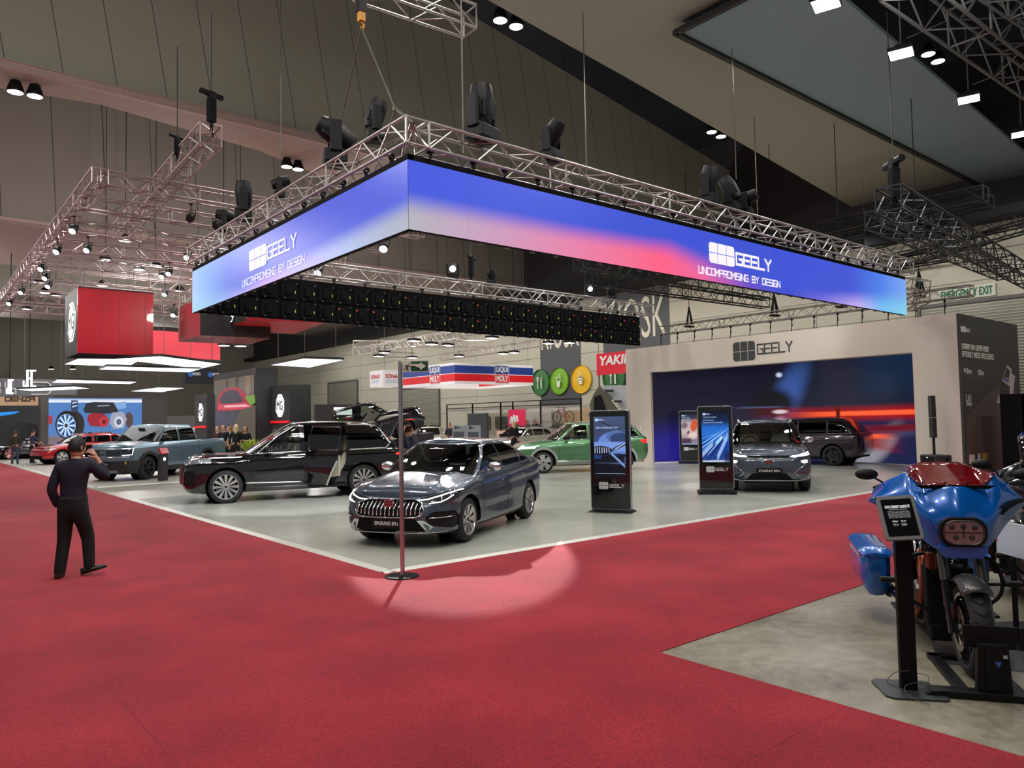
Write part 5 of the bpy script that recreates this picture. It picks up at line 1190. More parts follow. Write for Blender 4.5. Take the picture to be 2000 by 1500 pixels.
# ---------------------------------------------------------------- the other cars
def suv_cfg(**k):
    """shared two-box proportions; k overrides"""
    L, H, W_ = k['L'], k['H'], k['W']; a0, wb = k['a0'], k['wb']; bl = k.get('belt', H*.61); nz = k.get('nose', H*.50)
    c = dict(arch=k['R']+.06, seatz=.72, glass=GLS, steer=0., rim=('twin', 5),
        ze=[(0, nz), (.12, nz+.05), (.5, nz+.09), (1.1, bl-.055), (1.45, bl-.01), (2.4, bl+.01), (L-.7, bl+.06), (L-.25, bl+.07), (L, bl+.05)],
        zb=[(0, .26), (.5, .25), (L-.6, .27), (L, .36)], crown=[(0, .03), (.5, .06), (1.1, .07), (L-.8, .05), (L, .02)],
        side=[(0, .07), (.12, .02), (.3, .0), (.55, .0), (.72, .012), (.85, .03), (.95, .07), (1, .10)], front=[(0, .12), (.12, .04), (.35, 0), (.7, .02), (.9, .08), (1, .17)], rear=[(0, .14), (.2, .03), (.5, 0), (.8, .02), (1, .05)],
        plan=((.5, .5), (.42, .4), .09, .06, (.03, .05)), sculpt=[(a0+wb*.5, .48, wb*.3, .13, -.026)], hood=[(.6, .08, .1, 1.3, .02)],
        gh=dict(b=(k.get('cowl', 1.12), L-.12), t=(k.get('rooff', 1.95), L-k.get('roofr', .62)), wb=W_/2-.115, wt=W_/2-.28, plan_b=((.34, .26), (.3, .28), .18, .06), plan_t=((.14, .14), (.2, .2), .06, .04), roof=[(1.9, H-.08), (2.4, H-.06), (3.3, H-.05), (L-.5, H-.12)], rcrown=.05, bulge=.035),
        mirror=(1.72, bl+.08), handles=[(2.35, bl-.14), (3.3, bl-.12)])
    for q in k: c[q] = k[q]
    return c
def side_windows(bl, H, splits, s0=1.5, top0=1.95, send=4.5, sq=.25):
    """list of dark/clear windows between pillars; splits are pillar positions"""
    zt = H-.13; W_ = []; a = s0
    for i, b in enumerate(splits):
        lo0, lo1 = bl+.035+.012*i, bl+.045+.012*i
        if i == 0: W_.append([(a, lo0), (b-.04, lo1), (b-.04, zt), (top0+.18, zt), (top0-.02, zt-.06)])
        elif i == len(splits)-1: W_.append([(a+.03, lo0), (b, lo1+.02), (b-sq, zt-.04), (a+.03, zt)])
        else: W_.append([(a+.03, lo0), (b-.04, lo1), (b-.04, zt), (a+.03, zt)])
        a = b
    return W_
SATIN = mat('satin_silver', (.6, .6, .58), .3, .8)
# --- large black SUV with its rear door open
PB = car_paint('paint_black', (.004, .004, .005), .0, .06)
bl, H = 1.09, 1.83
wn = side_windows(bl, H, [2.62, 3.62, 4.9], 1.72, 2.62, sq=.32)
wn[0] = [(1.78, bl+.05), (2.58, bl+.05), (2.58, H-.16), (2.45, H-.17), (2.12, bl+.36)]
BSUV = suv_cfg(L=5.2, W=1.99, H=H, a0=.93, wb=3.16, R=.375, rr=.278, paint=PB, rim=('multi', 12), belt=bl, nose=.95, cowl=1.28, rooff=2.5, roofr=.75, seatmat=SEATC, glass=GLD, mirror=(1.86, bl+.09), handles=[],
    feats=[('windscreen', 'gh', 'ws', (9, .07, .965), GLS, .004), ('rear_window', 'gh', 'rw', (6, .1, .9), GLD, .004), ('side_window', 'gh', 'side', wn[0], GLS, .005), ('side_window', 'gh', 'side', [(3.72, bl+.06), (4.62, bl+.085), (4.72, bl+.16), (4.46, H-.17), (3.72, H-.14)], GLD, .005),
           ('sunroof', 'roof', 'top', [(2.3, -1), (2.3, .5), (4.0, .5), (4.0, -1)], mat('roof_glass', (0, 0, 0)), 0),
           ('grille', 'wall', 'front', [(-1, .86), (.62, .88), (.62, .44), (-1, .44)], BLKM, .02), ('headlight', 'wall', 'front', [(.55, .95), (.7, 1.02), (1, 1.06), (1, .93), (.7, .88)], HLC, .0),
           ('bumper_vent', 'wall', 'front', [(.70, .74), (.92, .76), (.92, .42), (.72, .42)], BLK, .01), ('tail_light', 'wall', 'rear', [(-1, 1.02), (1, 1.02), (1, .95), (-1, .95)], TAIL, 0)],
    open_door=dict(s0=2.68, s1=3.66, z0=.4, side=1, angle=math.radians(-52), poly=[(2.68, .34), (3.36, .34), (3.52, .62), (3.68, .9), (3.69, 1.3), (3.66, H-.11), (2.68, H-.10)], window=[(2.74, bl+.045), (3.60, bl+.06), (3.58, H-.15), (2.74, H-.14)]),
    trims=[('side', [(1.55, bl+.01), (2.62, bl+.03)], .012, SATIN, 'window_trim', {}), ('side', [(1.66, bl+.06), (2.1, bl+.41), (2.45, H-.12), (2.66, H-.10)], .012, SATIN, 'window_trim', {}),
           ('side', [(3.72, H-.10), (4.2, H-.11), (4.5, H-.16), (4.76, bl+.16), (4.66, bl+.045), (3.74, bl+.03)], .02, SATIN, 'window_trim', {}),
           ('side', [(1.35, .44), (2.6, .41)], .016, SATIN, 'sill_trim', {}), ('front', [(.0, .88), (.62, .90)], .01, CHR, 'grille_frame', {}), ('side', [(1.15, .93), (1.32, .935)], .009, CHR, 'wing_badge', {}),
           ('front', [(.62, 1.0), (.94, 1.04)], .01, DRL, 'light_signature', {})],
    gaps=[[(1.56, 1.06), (1.5, .7), (1.55, .36)], [(2.66, 1.1), (2.66, .35)], [(1.5, .36), (2.66, .34)]], steer=0.)
b_car, B_ = make_car(BSUV, 'suv', 'large black SUV with its rear door standing open over a cream seat', (5.88, 17.22), math.radians(165.5))
for y in [.03+.075*i for i in range(8)]:
    for sg in (1, -1):
        p, _ = B_['front'](y, .65); MB().bar((p.x+.005, sg*y, .46), (p.x-.0, sg*y, .86), .012, 6).build('grille_rib', mat('rib_dark_chrome', (.35, .33, .33), .15, 1), b_car)
# cream rear seat in the opening
X0 = B_['x0']; mb = MB()
prof = [(3.58, .52), (3.02, .50), (3.0, .62), (3.35, .68), (3.52, .80), (3.66, 1.15), (3.72, 1.42), (3.80, 1.50), (3.92, 1.44), (3.94, 1.3), (3.86, .9), (3.8, .52)]
for y in (.28, -.42): mb.prism([(X0-a_, b_) for a_, b_ in prof[::-1]], (0, y, 0), (1, 0, 0), (0, 0, 1), (0, .50, 0))
mb.build('rear_seat', SEATC, b_car, bevel=.05)
mb = MB(); mb.box((X0-2.95, .2, .50), (.8, 1.2, .03)); mb.box((X0-2.75, .36, .98), (.14, .52, .7)); mb.build('cabin_lining', mat('lining_dark', (.02, .02, .02), .8), b_car, bevel=.03)
R_ = MB(); T0 = [(4.52, 1.80), (5.0, 1.93), (5.38, 1.99), (5.75, 1.90), (5.78, 1.80), (5.36, 1.84), (5.0, 1.78), (4.6, 1.70)]
R_.prism([(X0-a_, b_) for a_, b_ in T0], (0, -.72, 0), (1, 0, 0), (0, 0, 1), (0, 1.44, 0)); tg_ = R_.build('tailgate', PB, b_car, bevel=.04)
MB().box((X0-5.42, .35, 1.84), (.16, .5, .05)).build('tail_light', TAIL, tg_); MB().box((X0-5.7, .3, 1.83), (.1, .5, .04)).build('tail_light', HLC, tg_); MB().prism([(X0-4.50, 1.78), (X0-4.42, 1.80), (X0-4.60, 2.02), (X0-4.66, 2.0)], (0, -.6, 0), (1, 0, 0), (0, 0, 1), (0, 1.2, 0)).build('rear_spoiler', PB, tg_, bevel=.01)
for sg in (1, -1): MB().bar((X0-4.75, sg*.66, 1.25), (X0-5.05, sg*.66, 1.82), .014, 6).build('gas_strut', CHR, b_car)
mb = MB(); mb.box((X0-3.2, .98, .30), (.9, .16, .04)); mb.bar((X0-2.95, .9, .3), (X0-2.95, .8, .4), .015); mb.build('side_step', BLK, b_car)
# --- green SUV (hatch dark)
PGn = car_paint('paint_green', srgb(92, 138, 96), .6, .3)
bl, H = 1.06, 1.68; wn = side_windows(bl, H, [2.45, 3.45, 4.2], 1.5, 2.0, sq=.28)
GSUV = suv_cfg(L=4.62, W=1.9, H=H, a0=.88, wb=2.75, R=.355, rr=.262, paint=PGn, rim=('blade', 5), belt=bl, nose=.86,
    feats=[('windscreen', 'gh', 'ws', (9, .07, .965), GLS, .004), ('rear_window', 'gh', 'rw', (6, .1, .9), GLD, .004)]+[('side_window', 'gh', 'side', w_, GLS if i < 2 else GLD, .005) for i, w_ in enumerate(wn)]+
          [('wheel_arch_trim', 'wall', 'side', [(.88+.50*math.cos(a*PI/12), .355+.50*math.sin(a*PI/12)) for a in range(-2, 15)], mat('arch_grey', srgb(150, 152, 148), .5), -.006), ('wheel_arch_trim', 'wall', 'side', [(.88+2.75+.50*math.cos(a*PI/12), .355+.50*math.sin(a*PI/12)) for a in range(-2, 15)], MATS['arch_grey'], -.006),
           ('sill', 'wall', 'side', [(0, 0), (4.7, 0), (4.7, .38), (0, .38)], MATS['arch_grey'], .004), ('headlight', 'wall', 'front', [(.55, .84), (1, .9), (1, .82), (.55, .78)], DRL, 0), ('grille', 'wall', 'front', [(-1, .5), (.7, .5), (.6, .3), (-1, .3)], BLKM, .02),
           ('tail_light', 'wall', 'side', [(4.18, 1.02), (4.7, 1.06), (4.7, .90), (4.34, .92)], TAIL, 0)],
    trims=[('side', [(1.5, bl+.01), (4.2, bl+.05)], .010, CHR, 'window_trim', {}), ('side', [(1.5, bl+.03), (1.96, H-.14), (2.2, H-.08), (3.4, H-.07), (4.3, H-.25)], .02, CHR, 'roof_trim', {}), ('side', [(1.35, .385), (3.1, .385)], .012, CHR, 'sill_trim', {}), ('side', [(.45, .86), (.75, .90)], .012, DRL, 'light_signature', {})],
    gaps=[[(1.42, 1.0), (1.40, .38)], [(2.46, 1.04), (2.48, .38)], [(3.46, 1.05), (3.3, .6)]], mirrormat=BLK, sculpt=[(2.3, .58, .8, .12, -.04), (2.3, .82, 1.6, .08, .01)])
g_car, G_ = make_car(GSUV, 'suv', 'metallic green SUV parked side-on behind the nearest kiosk', (16.45, 18.22), math.radians(151))
# --- grey SUV facing the camera
PS = car_paint('paint_graphite', srgb(74, 82, 94), .5, .25)
bl, H = 1.06, 1.67; wn = side_windows(bl, H, [2.5, 3.5, 4.3], 1.5, 2.0, sq=.25)
SSUV = suv_cfg(L=4.72, W=1.905, H=H, a0=.93, wb=2.75, R=.36, rr=.26, tw=.25, paint=PS, rim=('twin', 5), belt=bl, nose=.90, seatmat=SEATC,
    feats=[('windscreen', 'gh', 'ws', (10, .07, .965), GLS, .004), ('rear_window', 'gh', 'rw', (6, .1, .9), GLD, .004)]+[('side_window', 'gh', 'side', w_, GLD, .005) for w_ in wn]+
          [('headlight', 'wall', 'front', [(.44, .845), (.6, .86), (.74, .90), (.95, .96), (.95, .865), (.7, .83), (.46, .815)], DRL, 0), ('grille', 'wall', 'front', [(-1, .86), (.44, .855), (.44, .80), (-1, .80)], BLKM, .01),
           ('lower_intake', 'wall', 'front', [(-1, .46), (.36, .46), (.52, .30), (-1, .30)], BLKM, .012), ('fog_lamp', 'wall', 'front', [(.66, .74), (.82, .76), (.84, .69), (.72, .68)], mat('fog_lamp_lit', (1, 1, 1), .3, emit=(.95, 1, .9), es=5), 0), ('tail_light', 'wall', 'rear', [(-1, 1.0), (1, 1.0), (1, .93), (-1, .93)], TAIL, 0),
           ('lower_cladding', 'wall', 'side', [(0, 0), (4.8, 0), (4.8, .32), (0, .32)], BLK, .004)],
    trims=[('front', [(.78, .66), (.54, .47), (.64, .38)], .008, CHR, 'bumper_blade', dict(dense=.04)), ('front', [(0, .292), (.6, .285), (.84, .33), (.9, .42)], .012, SATIN, 'lip_trim', {}), ('side', [(1.5, bl), (4.3, bl+.05)], .008, CHR, 'window_trim', {}),
           ('top', [(1.95, .60), (2.1, .635), (2.6, .64), (4.0, .62)], .022, SATIN, 'roof_rail', dict(off=.03)), ('front', [(.0, .79), (.5, .80)], .006, CHR, 'grille_line', {}), ('top', [(.35, .0), (.38, .3), (.5, .52), (1.05, .62)], .006, mat('hood_crease', srgb(110, 118, 130), .2, .6), 'bonnet_crease', {})],
    gaps=[[(1.42, 1.0), (1.40, .32)], [(2.5, 1.04), (2.52, .32)]], mirrormat=CHR, sculpt=[(2.3, .58, .8, .12, -.03)])
s_car, S_ = make_car(SSUV, 'suv', 'graphite grey SUV facing the aisle with its headlights on', (16.58, 9.10), math.radians(213.5))
p, _ = S_['front'](0, .70); MB().prism(rrect(.15, .09, .015, 3, -.075, .665), (p.x, 0, 0), (0, 1, 0), (0, 0, 1), (.012, 0, 0)).build('emblem', mat('badge_red_steel', (.5, .3, .3)), s_car)
S_['plate'](0, .515, 'STARRAY EM-i', .56, .12)
# --- second dark SUV lit red, behind it
PR = car_paint('paint_plum', srgb(52, 44, 54), .5, .25)
DS = suv_cfg(L=4.6, W=1.88, H=1.66, a0=.9, wb=2.72, R=.35, rr=.255, paint=PR, rim=('twin', 5), rimcol=RIMD, belt=1.05, nose=.88,
    feats=[('windscreen', 'gh', 'ws', (9, .07, .965), GLD, .004), ('rear_window', 'gh', 'rw', (6, .1, .9), GLD, .004)]+[('side_window', 'gh', 'side', w_, GLD, .005) for w_ in side_windows(1.05, 1.66, [2.45, 3.45, 4.2], 1.5, 2.0)]+[('lower_cladding', 'wall', 'side', [(0, 0), (4.8, 0), (4.8, .32), (0, .32)], BLK, .004)],
    trims=[('side', [(1.5, 1.06), (4.2, 1.1)], .008, CHR, 'window_trim', {})], gaps=[[(2.46, 1.04), (2.48, .38)]])
make_car(DS, 'suv', 'dark plum SUV glowing red beside the curved screen behind the graphite one', (24.15, 15.35), math.radians(100))
# --- neighbouring stand: pickup, red hatch, white wagon, black pickup
PBl = car_paint('paint_steel_blue', srgb(108, 132, 148), .5, .28)
bl, H = 1.20, 1.86
PU = suv_cfg(L=5.45, W=1.98, H=H, a0=.95, wb=3.2, R=.39, rr=.24, tw=.26, paint=PBl, rim=('twin', 6), rimcol=RIMD, belt=bl, nose=1.10, seatmat=SEATB,
    ze=[(0, 1.12), (.12, 1.16), (.5, 1.18), (1.1, 1.21), (1.5, 1.22), (3.6, 1.25), (3.8, 1.24), (5.3, 1.26), (5.45, 1.25)], front=[(0, .1), (.12, .03), (.3, 0), (.8, .02), (.93, .06), (1, .12)], plan=((.34, .36), (.2, .2), .07, .03, (.03, .02)),
    gh=dict(b=(1.3, 3.85), t=(2.0, 3.55), wb=.86, wt=.70, plan_b=((.3, .24), (.16, .16), .14, .03), plan_t=((.14, .14), (.12, .12), .06, .03), roof=[(1.9, H-.08), (2.4, H-.05), (3.6, H-.06)], rcrown=.04, bulge=.03),
    feats=[('windscreen', 'gh', 'ws', (9, .07, .965), GLS, .004), ('rear_window', 'gh', 'rw', (6, .15, .9), GLD, .004), ('side_window', 'gh', 'side', [(1.62, bl+.05), (2.62, bl+.06), (2.62, H-.13), (2.15, H-.13), (2.0, H-.18)], GLS, .005), ('side_window', 'gh', 'side', [(2.70, bl+.06), (3.62, bl+.08), (3.50, H-.16), (2.70, H-.13)], GLS, .005),
           ('cargo_bed', 'lid', 'top', [(3.95, -1), (3.95, .76), (5.32, .76), (5.32, -1)], BLKM, .02), ('grille', 'wall', 'front', [(-1, 1.03), (.62, 1.03), (.62, .83), (-1, .83)], mat('grille_bluegrey', srgb(52, 66, 72), .3, .3), .01), ('headlight', 'wall', 'front', [(.64, 1.05), (.92, 1.05), (.92, .84), (.64, .84)], HLD, 0),
           ('bumper', 'wall', 'front', [(-1, .66), (1, .66), (1, .36), (-1, .36)], CLAD, -.01), ('lower_cladding', 'wall', 'side', [(0, 0), (5.5, 0), (5.5, .42), (0, .42)], CLAD, .0), ('wheel_arch_trim', 'wall', 'side', [(.95+.55*math.cos(a*PI/12), .39+.55*math.sin(a*PI/12)) for a in range(-2, 15)], CLAD, -.02), ('wheel_arch_trim', 'wall', 'side', [(4.15+.55*math.cos(a*PI/12), .39+.55*math.sin(a*PI/12)) for a in range(-2, 15)], CLAD, -.02)],
    trims=[('front', [(.66, 1.06), (.92, 1.06), (.93, .86), (.68, .84)], .012, DRL, 'light_signature', {}), ('front', [(0, .78), (.86, .78)], .014, CHR, 'grille_bar', {}), ('front', [(0, 1.05), (.6, 1.06)], .012, CHR, 'bonnet_trim', {})], gaps=[[(1.5, 1.15), (1.5, .42)], [(2.66, 1.2), (2.66, .42)], [(3.66, 1.2), (3.6, .5)], [(3.88, 1.24), (3.86, .42)]], mirror=(1.85, bl+.12), mirrormat=BLK, handles=[(2.45, 1.05), (3.4, 1.06)], sculpt=[])
p_car, P_ = make_car(PU, 'pickup_truck', 'steel blue dual-cab pickup with a wide closed grille facing the aisle', (6.72, 27.15), math.radians(218))
q = MB(); p, _ = P_['front'](0, .93); lettering(q, 'MG', (p.x+.02, -.075, .89), (0, 1, 0), (0, 0, 1), .15, .10, .003, bold=.004); q.tube([(p.x+.02, .12*math.cos(2*PI*(k+.5)/8), .94+.12*math.sin(2*PI*(k+.5)/8)) for k in range(8)], .009, 6, closed=True); q.build('emblem', CHR, p_car)
P_['plate'](0, .56, 'MGU9  STR', .5, .12)
q = MB(); q.box((P_['front'](.80, .62)[0].x+.01, .80, .60), (.02, .04, .09)); q.build('tow_hook', mat('tow_yellow', srgb(220, 190, 30), .5), p_car)
PRd = car_paint('paint_red', srgb(176, 18, 26), .3, .2)
bl, H = .98, 1.5
RH = suv_cfg(L=4.4, W=1.82, H=H, a0=.9, wb=2.65, R=.335, rr=.25, paint=PRd, rim=('blade', 5), belt=bl, nose=.74,
    feats=[('windscreen', 'gh', 'ws', (9, .07, .965), GLS, .004), ('rear_window', 'gh', 'rw', (6, .1, .9), GLD, .004)]+[('side_window', 'gh', 'side', w_, GLS, .005) for w_ in side_windows(bl, H, [2.4, 3.3, 3.95], 1.5, 2.0)]+[('headlight', 'wall', 'front', [(.5, .72), (1, .82), (1, .72), (.5, .66)], HLC, 0), ('grille', 'wall', 'front', [(-1, .44), (.66, .44), (.6, .24), (-1, .24)], BLKM, .01), ('lower_cladding', 'wall', 'side', [(0, 0), (4.5, 0), (4.5, .3), (0, .3)], BLK, .0)],
    trims=[('side', [(1.5, bl+.01), (3.95, bl+.05)], .008, CHR, 'window_trim', {})], gaps=[[(1.42, .95), (1.4, .3)], [(2.4, .96), (2.42, .3)]])
hp_ = onZ(122, 907.5)
make_car(RH, 'hatchback', 'bright red hatchback with silver blade wheels behind the walking man', (hp_.x, hp_.y), math.radians(196))
PW = car_paint('paint_white', srgb(216, 210, 198), .1, .25)
WGc = suv_cfg(L=4.6, W=1.86, H=1.66, a0=.9, wb=2.7, R=.35, rr=.25, paint=PW, rim=('twin', 5), belt=1.05, nose=.86,
    feats=[('windscreen', 'gh', 'ws', (9, .07, .965), GLD, .004), ('rear_window', 'gh', 'rw', (6, .1, .9), GLD, .004)]+[('side_window', 'gh', 'side', w_, GLD, .005) for w_ in side_windows(1.05, 1.66, [2.45, 3.45, 4.2], 1.5, 2.0)]+[('tail_light', 'wall', 'rear', [(.3, 1.05), (1, 1.08), (1, .9), (.3, .92)], TAIL, 0), ('tail_light', 'wall', 'side', [(4.2, 1.04), (4.7, 1.06), (4.7, .92), (4.3, .94)], TAIL, 0)])
w0 = onZ(330, 884)
make_car(WGc, 'suv', 'white SUV with red tail lights seen over the bed of the blue pickup', (w0.x, w0.y), math.radians(160))
PK2 = dict(PU); PK2.update(paint=car_paint('paint_piano_black', (.01, .011, .016), .3, .06), glass=GLS)
kc, K_ = make_car(PK2, 'pickup_truck', 'glossy black pickup tilted on a ramp behind the large black SUV', (17.6, 29.0), math.radians(-22), pitch_tilt=math.radians(-13), z=.75)
rp = thing('display_ramp', 'dark tilted display ramp holding up the glossy black pickup', 'ramp', kc.location-Vector((0, 0, .75)), math.radians(-22))
MB().prism([(-2.6, 0), (2.7, 0), (2.7, 1.32), (-2.6, .1)], (0, -1.05, 0), (1, 0, 0), (0, 0, 1), (0, 2.1, 0)).build('ramp_body', CLAD, rp)
# small cars seen over the bonnet of the green SUV and the sedan
def small(paint, label, px, py, hd, H=1.45, L=4.4, name='car', red=False):
    g0 = onZ(px, py); c = suv_cfg(L=L, W=1.82, H=H, a0=.9, wb=2.6, R=.33, rr=.24, paint=paint, rim=('twin', 5), belt=H*.64, nose=H*.5,
        feats=[('windscreen', 'gh', 'ws', (9, .07, .965), GLS, .004), ('rear_window', 'gh', 'rw', (6, .1, .9), GLD, .004)]+[('side_window', 'gh', 'side', w_, GLD, .005) for w_ in side_windows(H*.64, H, [2.4, 3.3, 3.95], 1.5, 2.0)]+[('headlight', 'wall', 'front', [(.5, H*.48), (1, H*.54), (1, H*.46), (.5, H*.43)], DRL if not red else TAIL, 0), ('grille', 'wall', 'front', [(-1, .5), (.6, .5), (.6, .3), (-1, .3)], BLKM, .01)])
    return make_car(c, name, label, (g0.x, g0.y), hd, z=0)
small(car_paint('paint_silver', srgb(170, 168, 160), .5, .25), 'silver low car behind the bonnet of the green SUV', 1010, 888, math.radians(190), 1.4)
small(car_paint('paint_sand', srgb(150, 146, 128), .2, .3), 'tall beige four-wheel drive carrying a bicycle on its roof rack', 1092, 876, math.radians(175), 1.85, 4.7, 'suv')
small(car_paint('paint_pearl', srgb(200, 190, 180), .2, .3), 'pearl white car seen over the roof of the dark grey sedan', 862, 878, math.radians(230), 1.45)
# ================================================================ motorcycles
def gridmesh(mb, P, closed=False):
    r, c = len(P), len(P[0]); mb.add([p for row in P for p in row], [(i*c+j, i*c+(j+1) % c, (i+1)*c+(j+1) % c, (i+1)*c+j) for i in range(r-1) for j in range(c if closed else c-1)]); return mb
def moto(label, F, heading, paint, shield, trim, tall=0., lens=True):
    t = thing('motorcycle', label, 'motorcycle', (F[0], F[1], .002), heading)
    BKG = mat('gloss_black_paint', (.008, .008, .009), .12, coat=1.); MET = mat('dark_metal', (.09, .085, .08), .3, .9); COP = mat('copper_brown', srgb(130, 66, 44), .35, .8)
    R = .32
    # front wheel
    def whl(x, nm, w, rr, R=R, disc=True):
        prof = [(rr, -w*.42), (rr+.02, -w*.5), (R-.05, -w*.48), (R-.015, -w*.3), (R, 0), (R-.015, w*.3), (R-.05, w*.48), (rr+.02, w*.5), (rr, w*.42)]
        o = MB().lathe(prof, (0, 0, 0), 'Y', 56).build(nm, TYRE, t, smooth=True, sharp=50); o.location = (x, 0, R)
        tr = MB()
        for k in range(26):
            a = 2*PI*k/26
            for sg in (1, -1):
                pts = [(q, (R-.0005-.015*(abs(q)/(w*.3))**2.2)) for q in (0, sg*w*.12, sg*w*.25, sg*w*.36)]
                P_ = [Vector((math.cos(a+i*.05)*rr_, yy, math.sin(a+i*.05)*rr_)) for i, (yy, rr_) in enumerate(pts)]; tr.tube(P_, .0035, 4)
        tr.build('tread_groove', BLKM, o)
        r = MB().lathe([(rr+.002, -w*.42), (rr-.02, -w*.4), (rr-.03, 0), (rr-.02, w*.4), (rr+.002, w*.42)], (0, 0, 0), 'Y', 48).lathe([(.001, -.07), (.045, -.07), (.05, 0), (.045, .07), (.001, .07)], (0, 0, 0), 'Y', 20)
        for k in range(7):
            a = 2*PI*k/7; r.bar((.04*math.cos(a), 0, .04*math.sin(a)), ((rr-.02)*math.cos(a+.18), 0, (rr-.02)*math.sin(a+.18)), .022, 6, .013)
        r.build('rim', BKG, o, smooth=True, sharp=40)
        if disc:
            for sg in (1, -1):
                d = MB(); n = 40; yy = sg*(w*.5+.012)
                vs = []; 
                for k in range(n):
                    a = 2*PI*k/n; ro = .152+.004*math.cos(a*10)
                    for rr_ in (.105+.004*math.cos(a*10), ro): vs += [(rr_*math.cos(a), yy-.0025, rr_*math.sin(a)), (rr_*math.cos(a), yy+.0025, rr_*math.sin(a))]
                fs = []
                for k in range(n):
                    k2 = (k+1) % n; a_, b_ = 4*k, 4*k2; fs += [(a_, b_, b_+2, a_+2), (a_+1, a_+3, b_+3, b_+1), (a_+2, b_+2, b_+3, a_+3), (a_, a_+1, b_+1, b_)]
                d.add(vs, fs)
                for k in range(5): a = 2*PI*k/5; d.bar((.04*math.cos(a), yy, .04*math.sin(a)), (.11*math.cos(a+.2), yy, .11*math.sin(a+.2)), .008, 5)
                d.build('brake_disc', mat('disc_steel', (.32, .27, .23), .3, .9), o)
        return o
    fw = whl(0, 'front_wheel', .135, .235); rw = whl(-1.64, 'rear_wheel', .18, .225, disc=False)
    # forks
    for sg in (1, -1):
        a = Vector((.01, sg*.115, R)); b = Vector((-.30, sg*.115, .98)); m = MB()
        m.bar(a-Vector((-.02, 0, .03)), a+(b-a)*.42, .032, 12); m.bar(a+(b-a)*.42, b, .024, 12); m.lathe([(.001, -.02), (.03, -.02), (.03, .02), (.001, .02)], tuple(a), 'Y', 12); m.build('fork_leg', BKG if sg > 0 else BKG, t, smooth=True, sharp=40)
        MB().box((-.02, sg*.10, R+.10), (.08, .04, .13)).build('brake_caliper', BKG, t, bevel=.012)
        MB().bar(a+(b-a)*.44, a+(b-a)*.70, .034, 12).build('fork_cover', MET, t, smooth=True, sharp=40)
    MB().box((-.25, 0, .86), (.1, .3, .05)).box((-.31, 0, 1.0), (.1, .28, .04)).build('triple_clamp', BLK, t, bevel=.01)
    # front mudguard
    P_ = []
    for i in range(15):
        a = math.radians(54+i*8); row = []
        for j in range(9):
            u = -1+2*j/8; rr_ = R+.045-.05*abs(u)**2.4; row.append((math.cos(a)*rr_-.0, u*.095, R+math.sin(a)*rr_))
        P_.append(row)
    o = gridmesh(MB(), P_).build('front_mudguard', mat('carbon_dark', (.05, .05, .05), .3, .3, coat=.6), t, smooth=True); so_ = o.modifiers.new('s', 'SOLIDIFY'); so_.thickness = .006
    # fairing
    zt = herm([(0, 1.265), (.40, 1.265), (.50, 1.32), (.58, 1.355), (.68, 1.325), (.85, 1.27), (1, 1.19)]); zbm = herm([(0, .815), (.26, .815), (.42, .875), (.6, .975), (.8, 1.06), (1, 1.12)])
    def fx(u, v): return .02-.40*abs(u)**1.55-.30*max(0, v-.42)**1.6-.10*max(0, .35-v)**1.3+.035*math.exp(-((abs(u)-.42)/.14)**2)*math.exp(-((v-.45)/.3)**2)
    P_ = []
    for j in range(21):
        v = j/20; row = []
        for i in range(57):
            u = -1+2*i/56; a_, b_ = float(zbm(abs(u))), float(zt(abs(u))); row.append((fx(u, v)-.12, .54*u*(1-.10*v), a_+(b_-a_)*v))
        P_.append(row)
    fr = gridmesh(MB(), P_).build('fairing', paint, t, smooth=True); md = fr.modifiers.new('s', 'SOLIDIFY'); md.thickness = .012; md.offset = -1; md = fr.modifiers.new('sub', 'SUBSURF'); md.levels = md.render_levels = 1
    # headlight
    bz = MB().prism(rrect(.30, .205, .085, 6, -.15, -.1025), (-.13, 0, .955), (0, 1, 0), (0, 0, 1), (.045, 0, 0)).build('headlight_bezel', BLK, t, bevel=.006)
    MB().prism(rrect(.25, .16, .07, 6, -.125, -.08), (-.088, 0, .955), (0, 1, 0), (0, 0, 1), (.008, 0, 0)).build('headlight_reflector', mat('reflector', (.30, .27, .26), .25, .7, bump=(45, 1.), coat=1.), bz)
    m = MB(); [m.lathe([(.001, 0), (.02, -.004), (.024, -.014), (.03, -.014)], (-.076, y_, z_), 'X', 14) for y_, z_ in ((-.07, .99), (0, .995), (.07, .99), (-.05, .92), (.05, .92))]; m.box((-.078, 0, .955), (.006, .25, .008)).box((-.078, 0, .955), (.006, .008, .07)); m.tube([(-.077, p[0], p[1]) for p in rrect(.25, .16, .07, 6, -.125, .875)], .005, 5, closed=True); m.build('headlight_divider', MET, bz)
    MB().prism([(-.155, .0), (.155, .0), (.15, -.045), (.11, -.09), (-.11, -.09), (-.15, -.045)], (-.10, 0, .86), (0, 1, 0), (0, 0, 1), (-.03, 0, 0)).build('chin_panel', paint, t, bevel=.008)
    MB().prism([(-.26, 0), (.26, 0), (.21, -.028), (-.21, -.028)], (-.235, 0, 1.268), (0, 1, 0), (.35, 0, .94), (-.02, 0, 0)).build('air_slot', BLKM, t)
    for sg in (1, -1):
        for k in range(2):
            MB().tube([(fx(u, .33+.05*k)-.105, sg*.535*u*(1-.03), float(zbm(u))+(float(zt(u))-float(zbm(u)))*(.30+.11*k)) for u in (.55, .65, .75, .85, .95)], .009, 5).build('vent_blade', MET, t)
    # windscreen
    P_ = []
    for j in range(9):
        v = j/8; row = []
        for i in range(25):
            u = -1+2*i/24; w = .285*(1-.22*v); z_ = 1.262+.085*max(0, (abs(u)-.72)/.28)*(1-v)+(.155+tall)*v*(1-.25*abs(u)**3); x_ = -.245-.34*v*(1 if not tall else .8)-.11*abs(u)**2.2; row.append((x_, w*u, z_))
        P_.append(row)
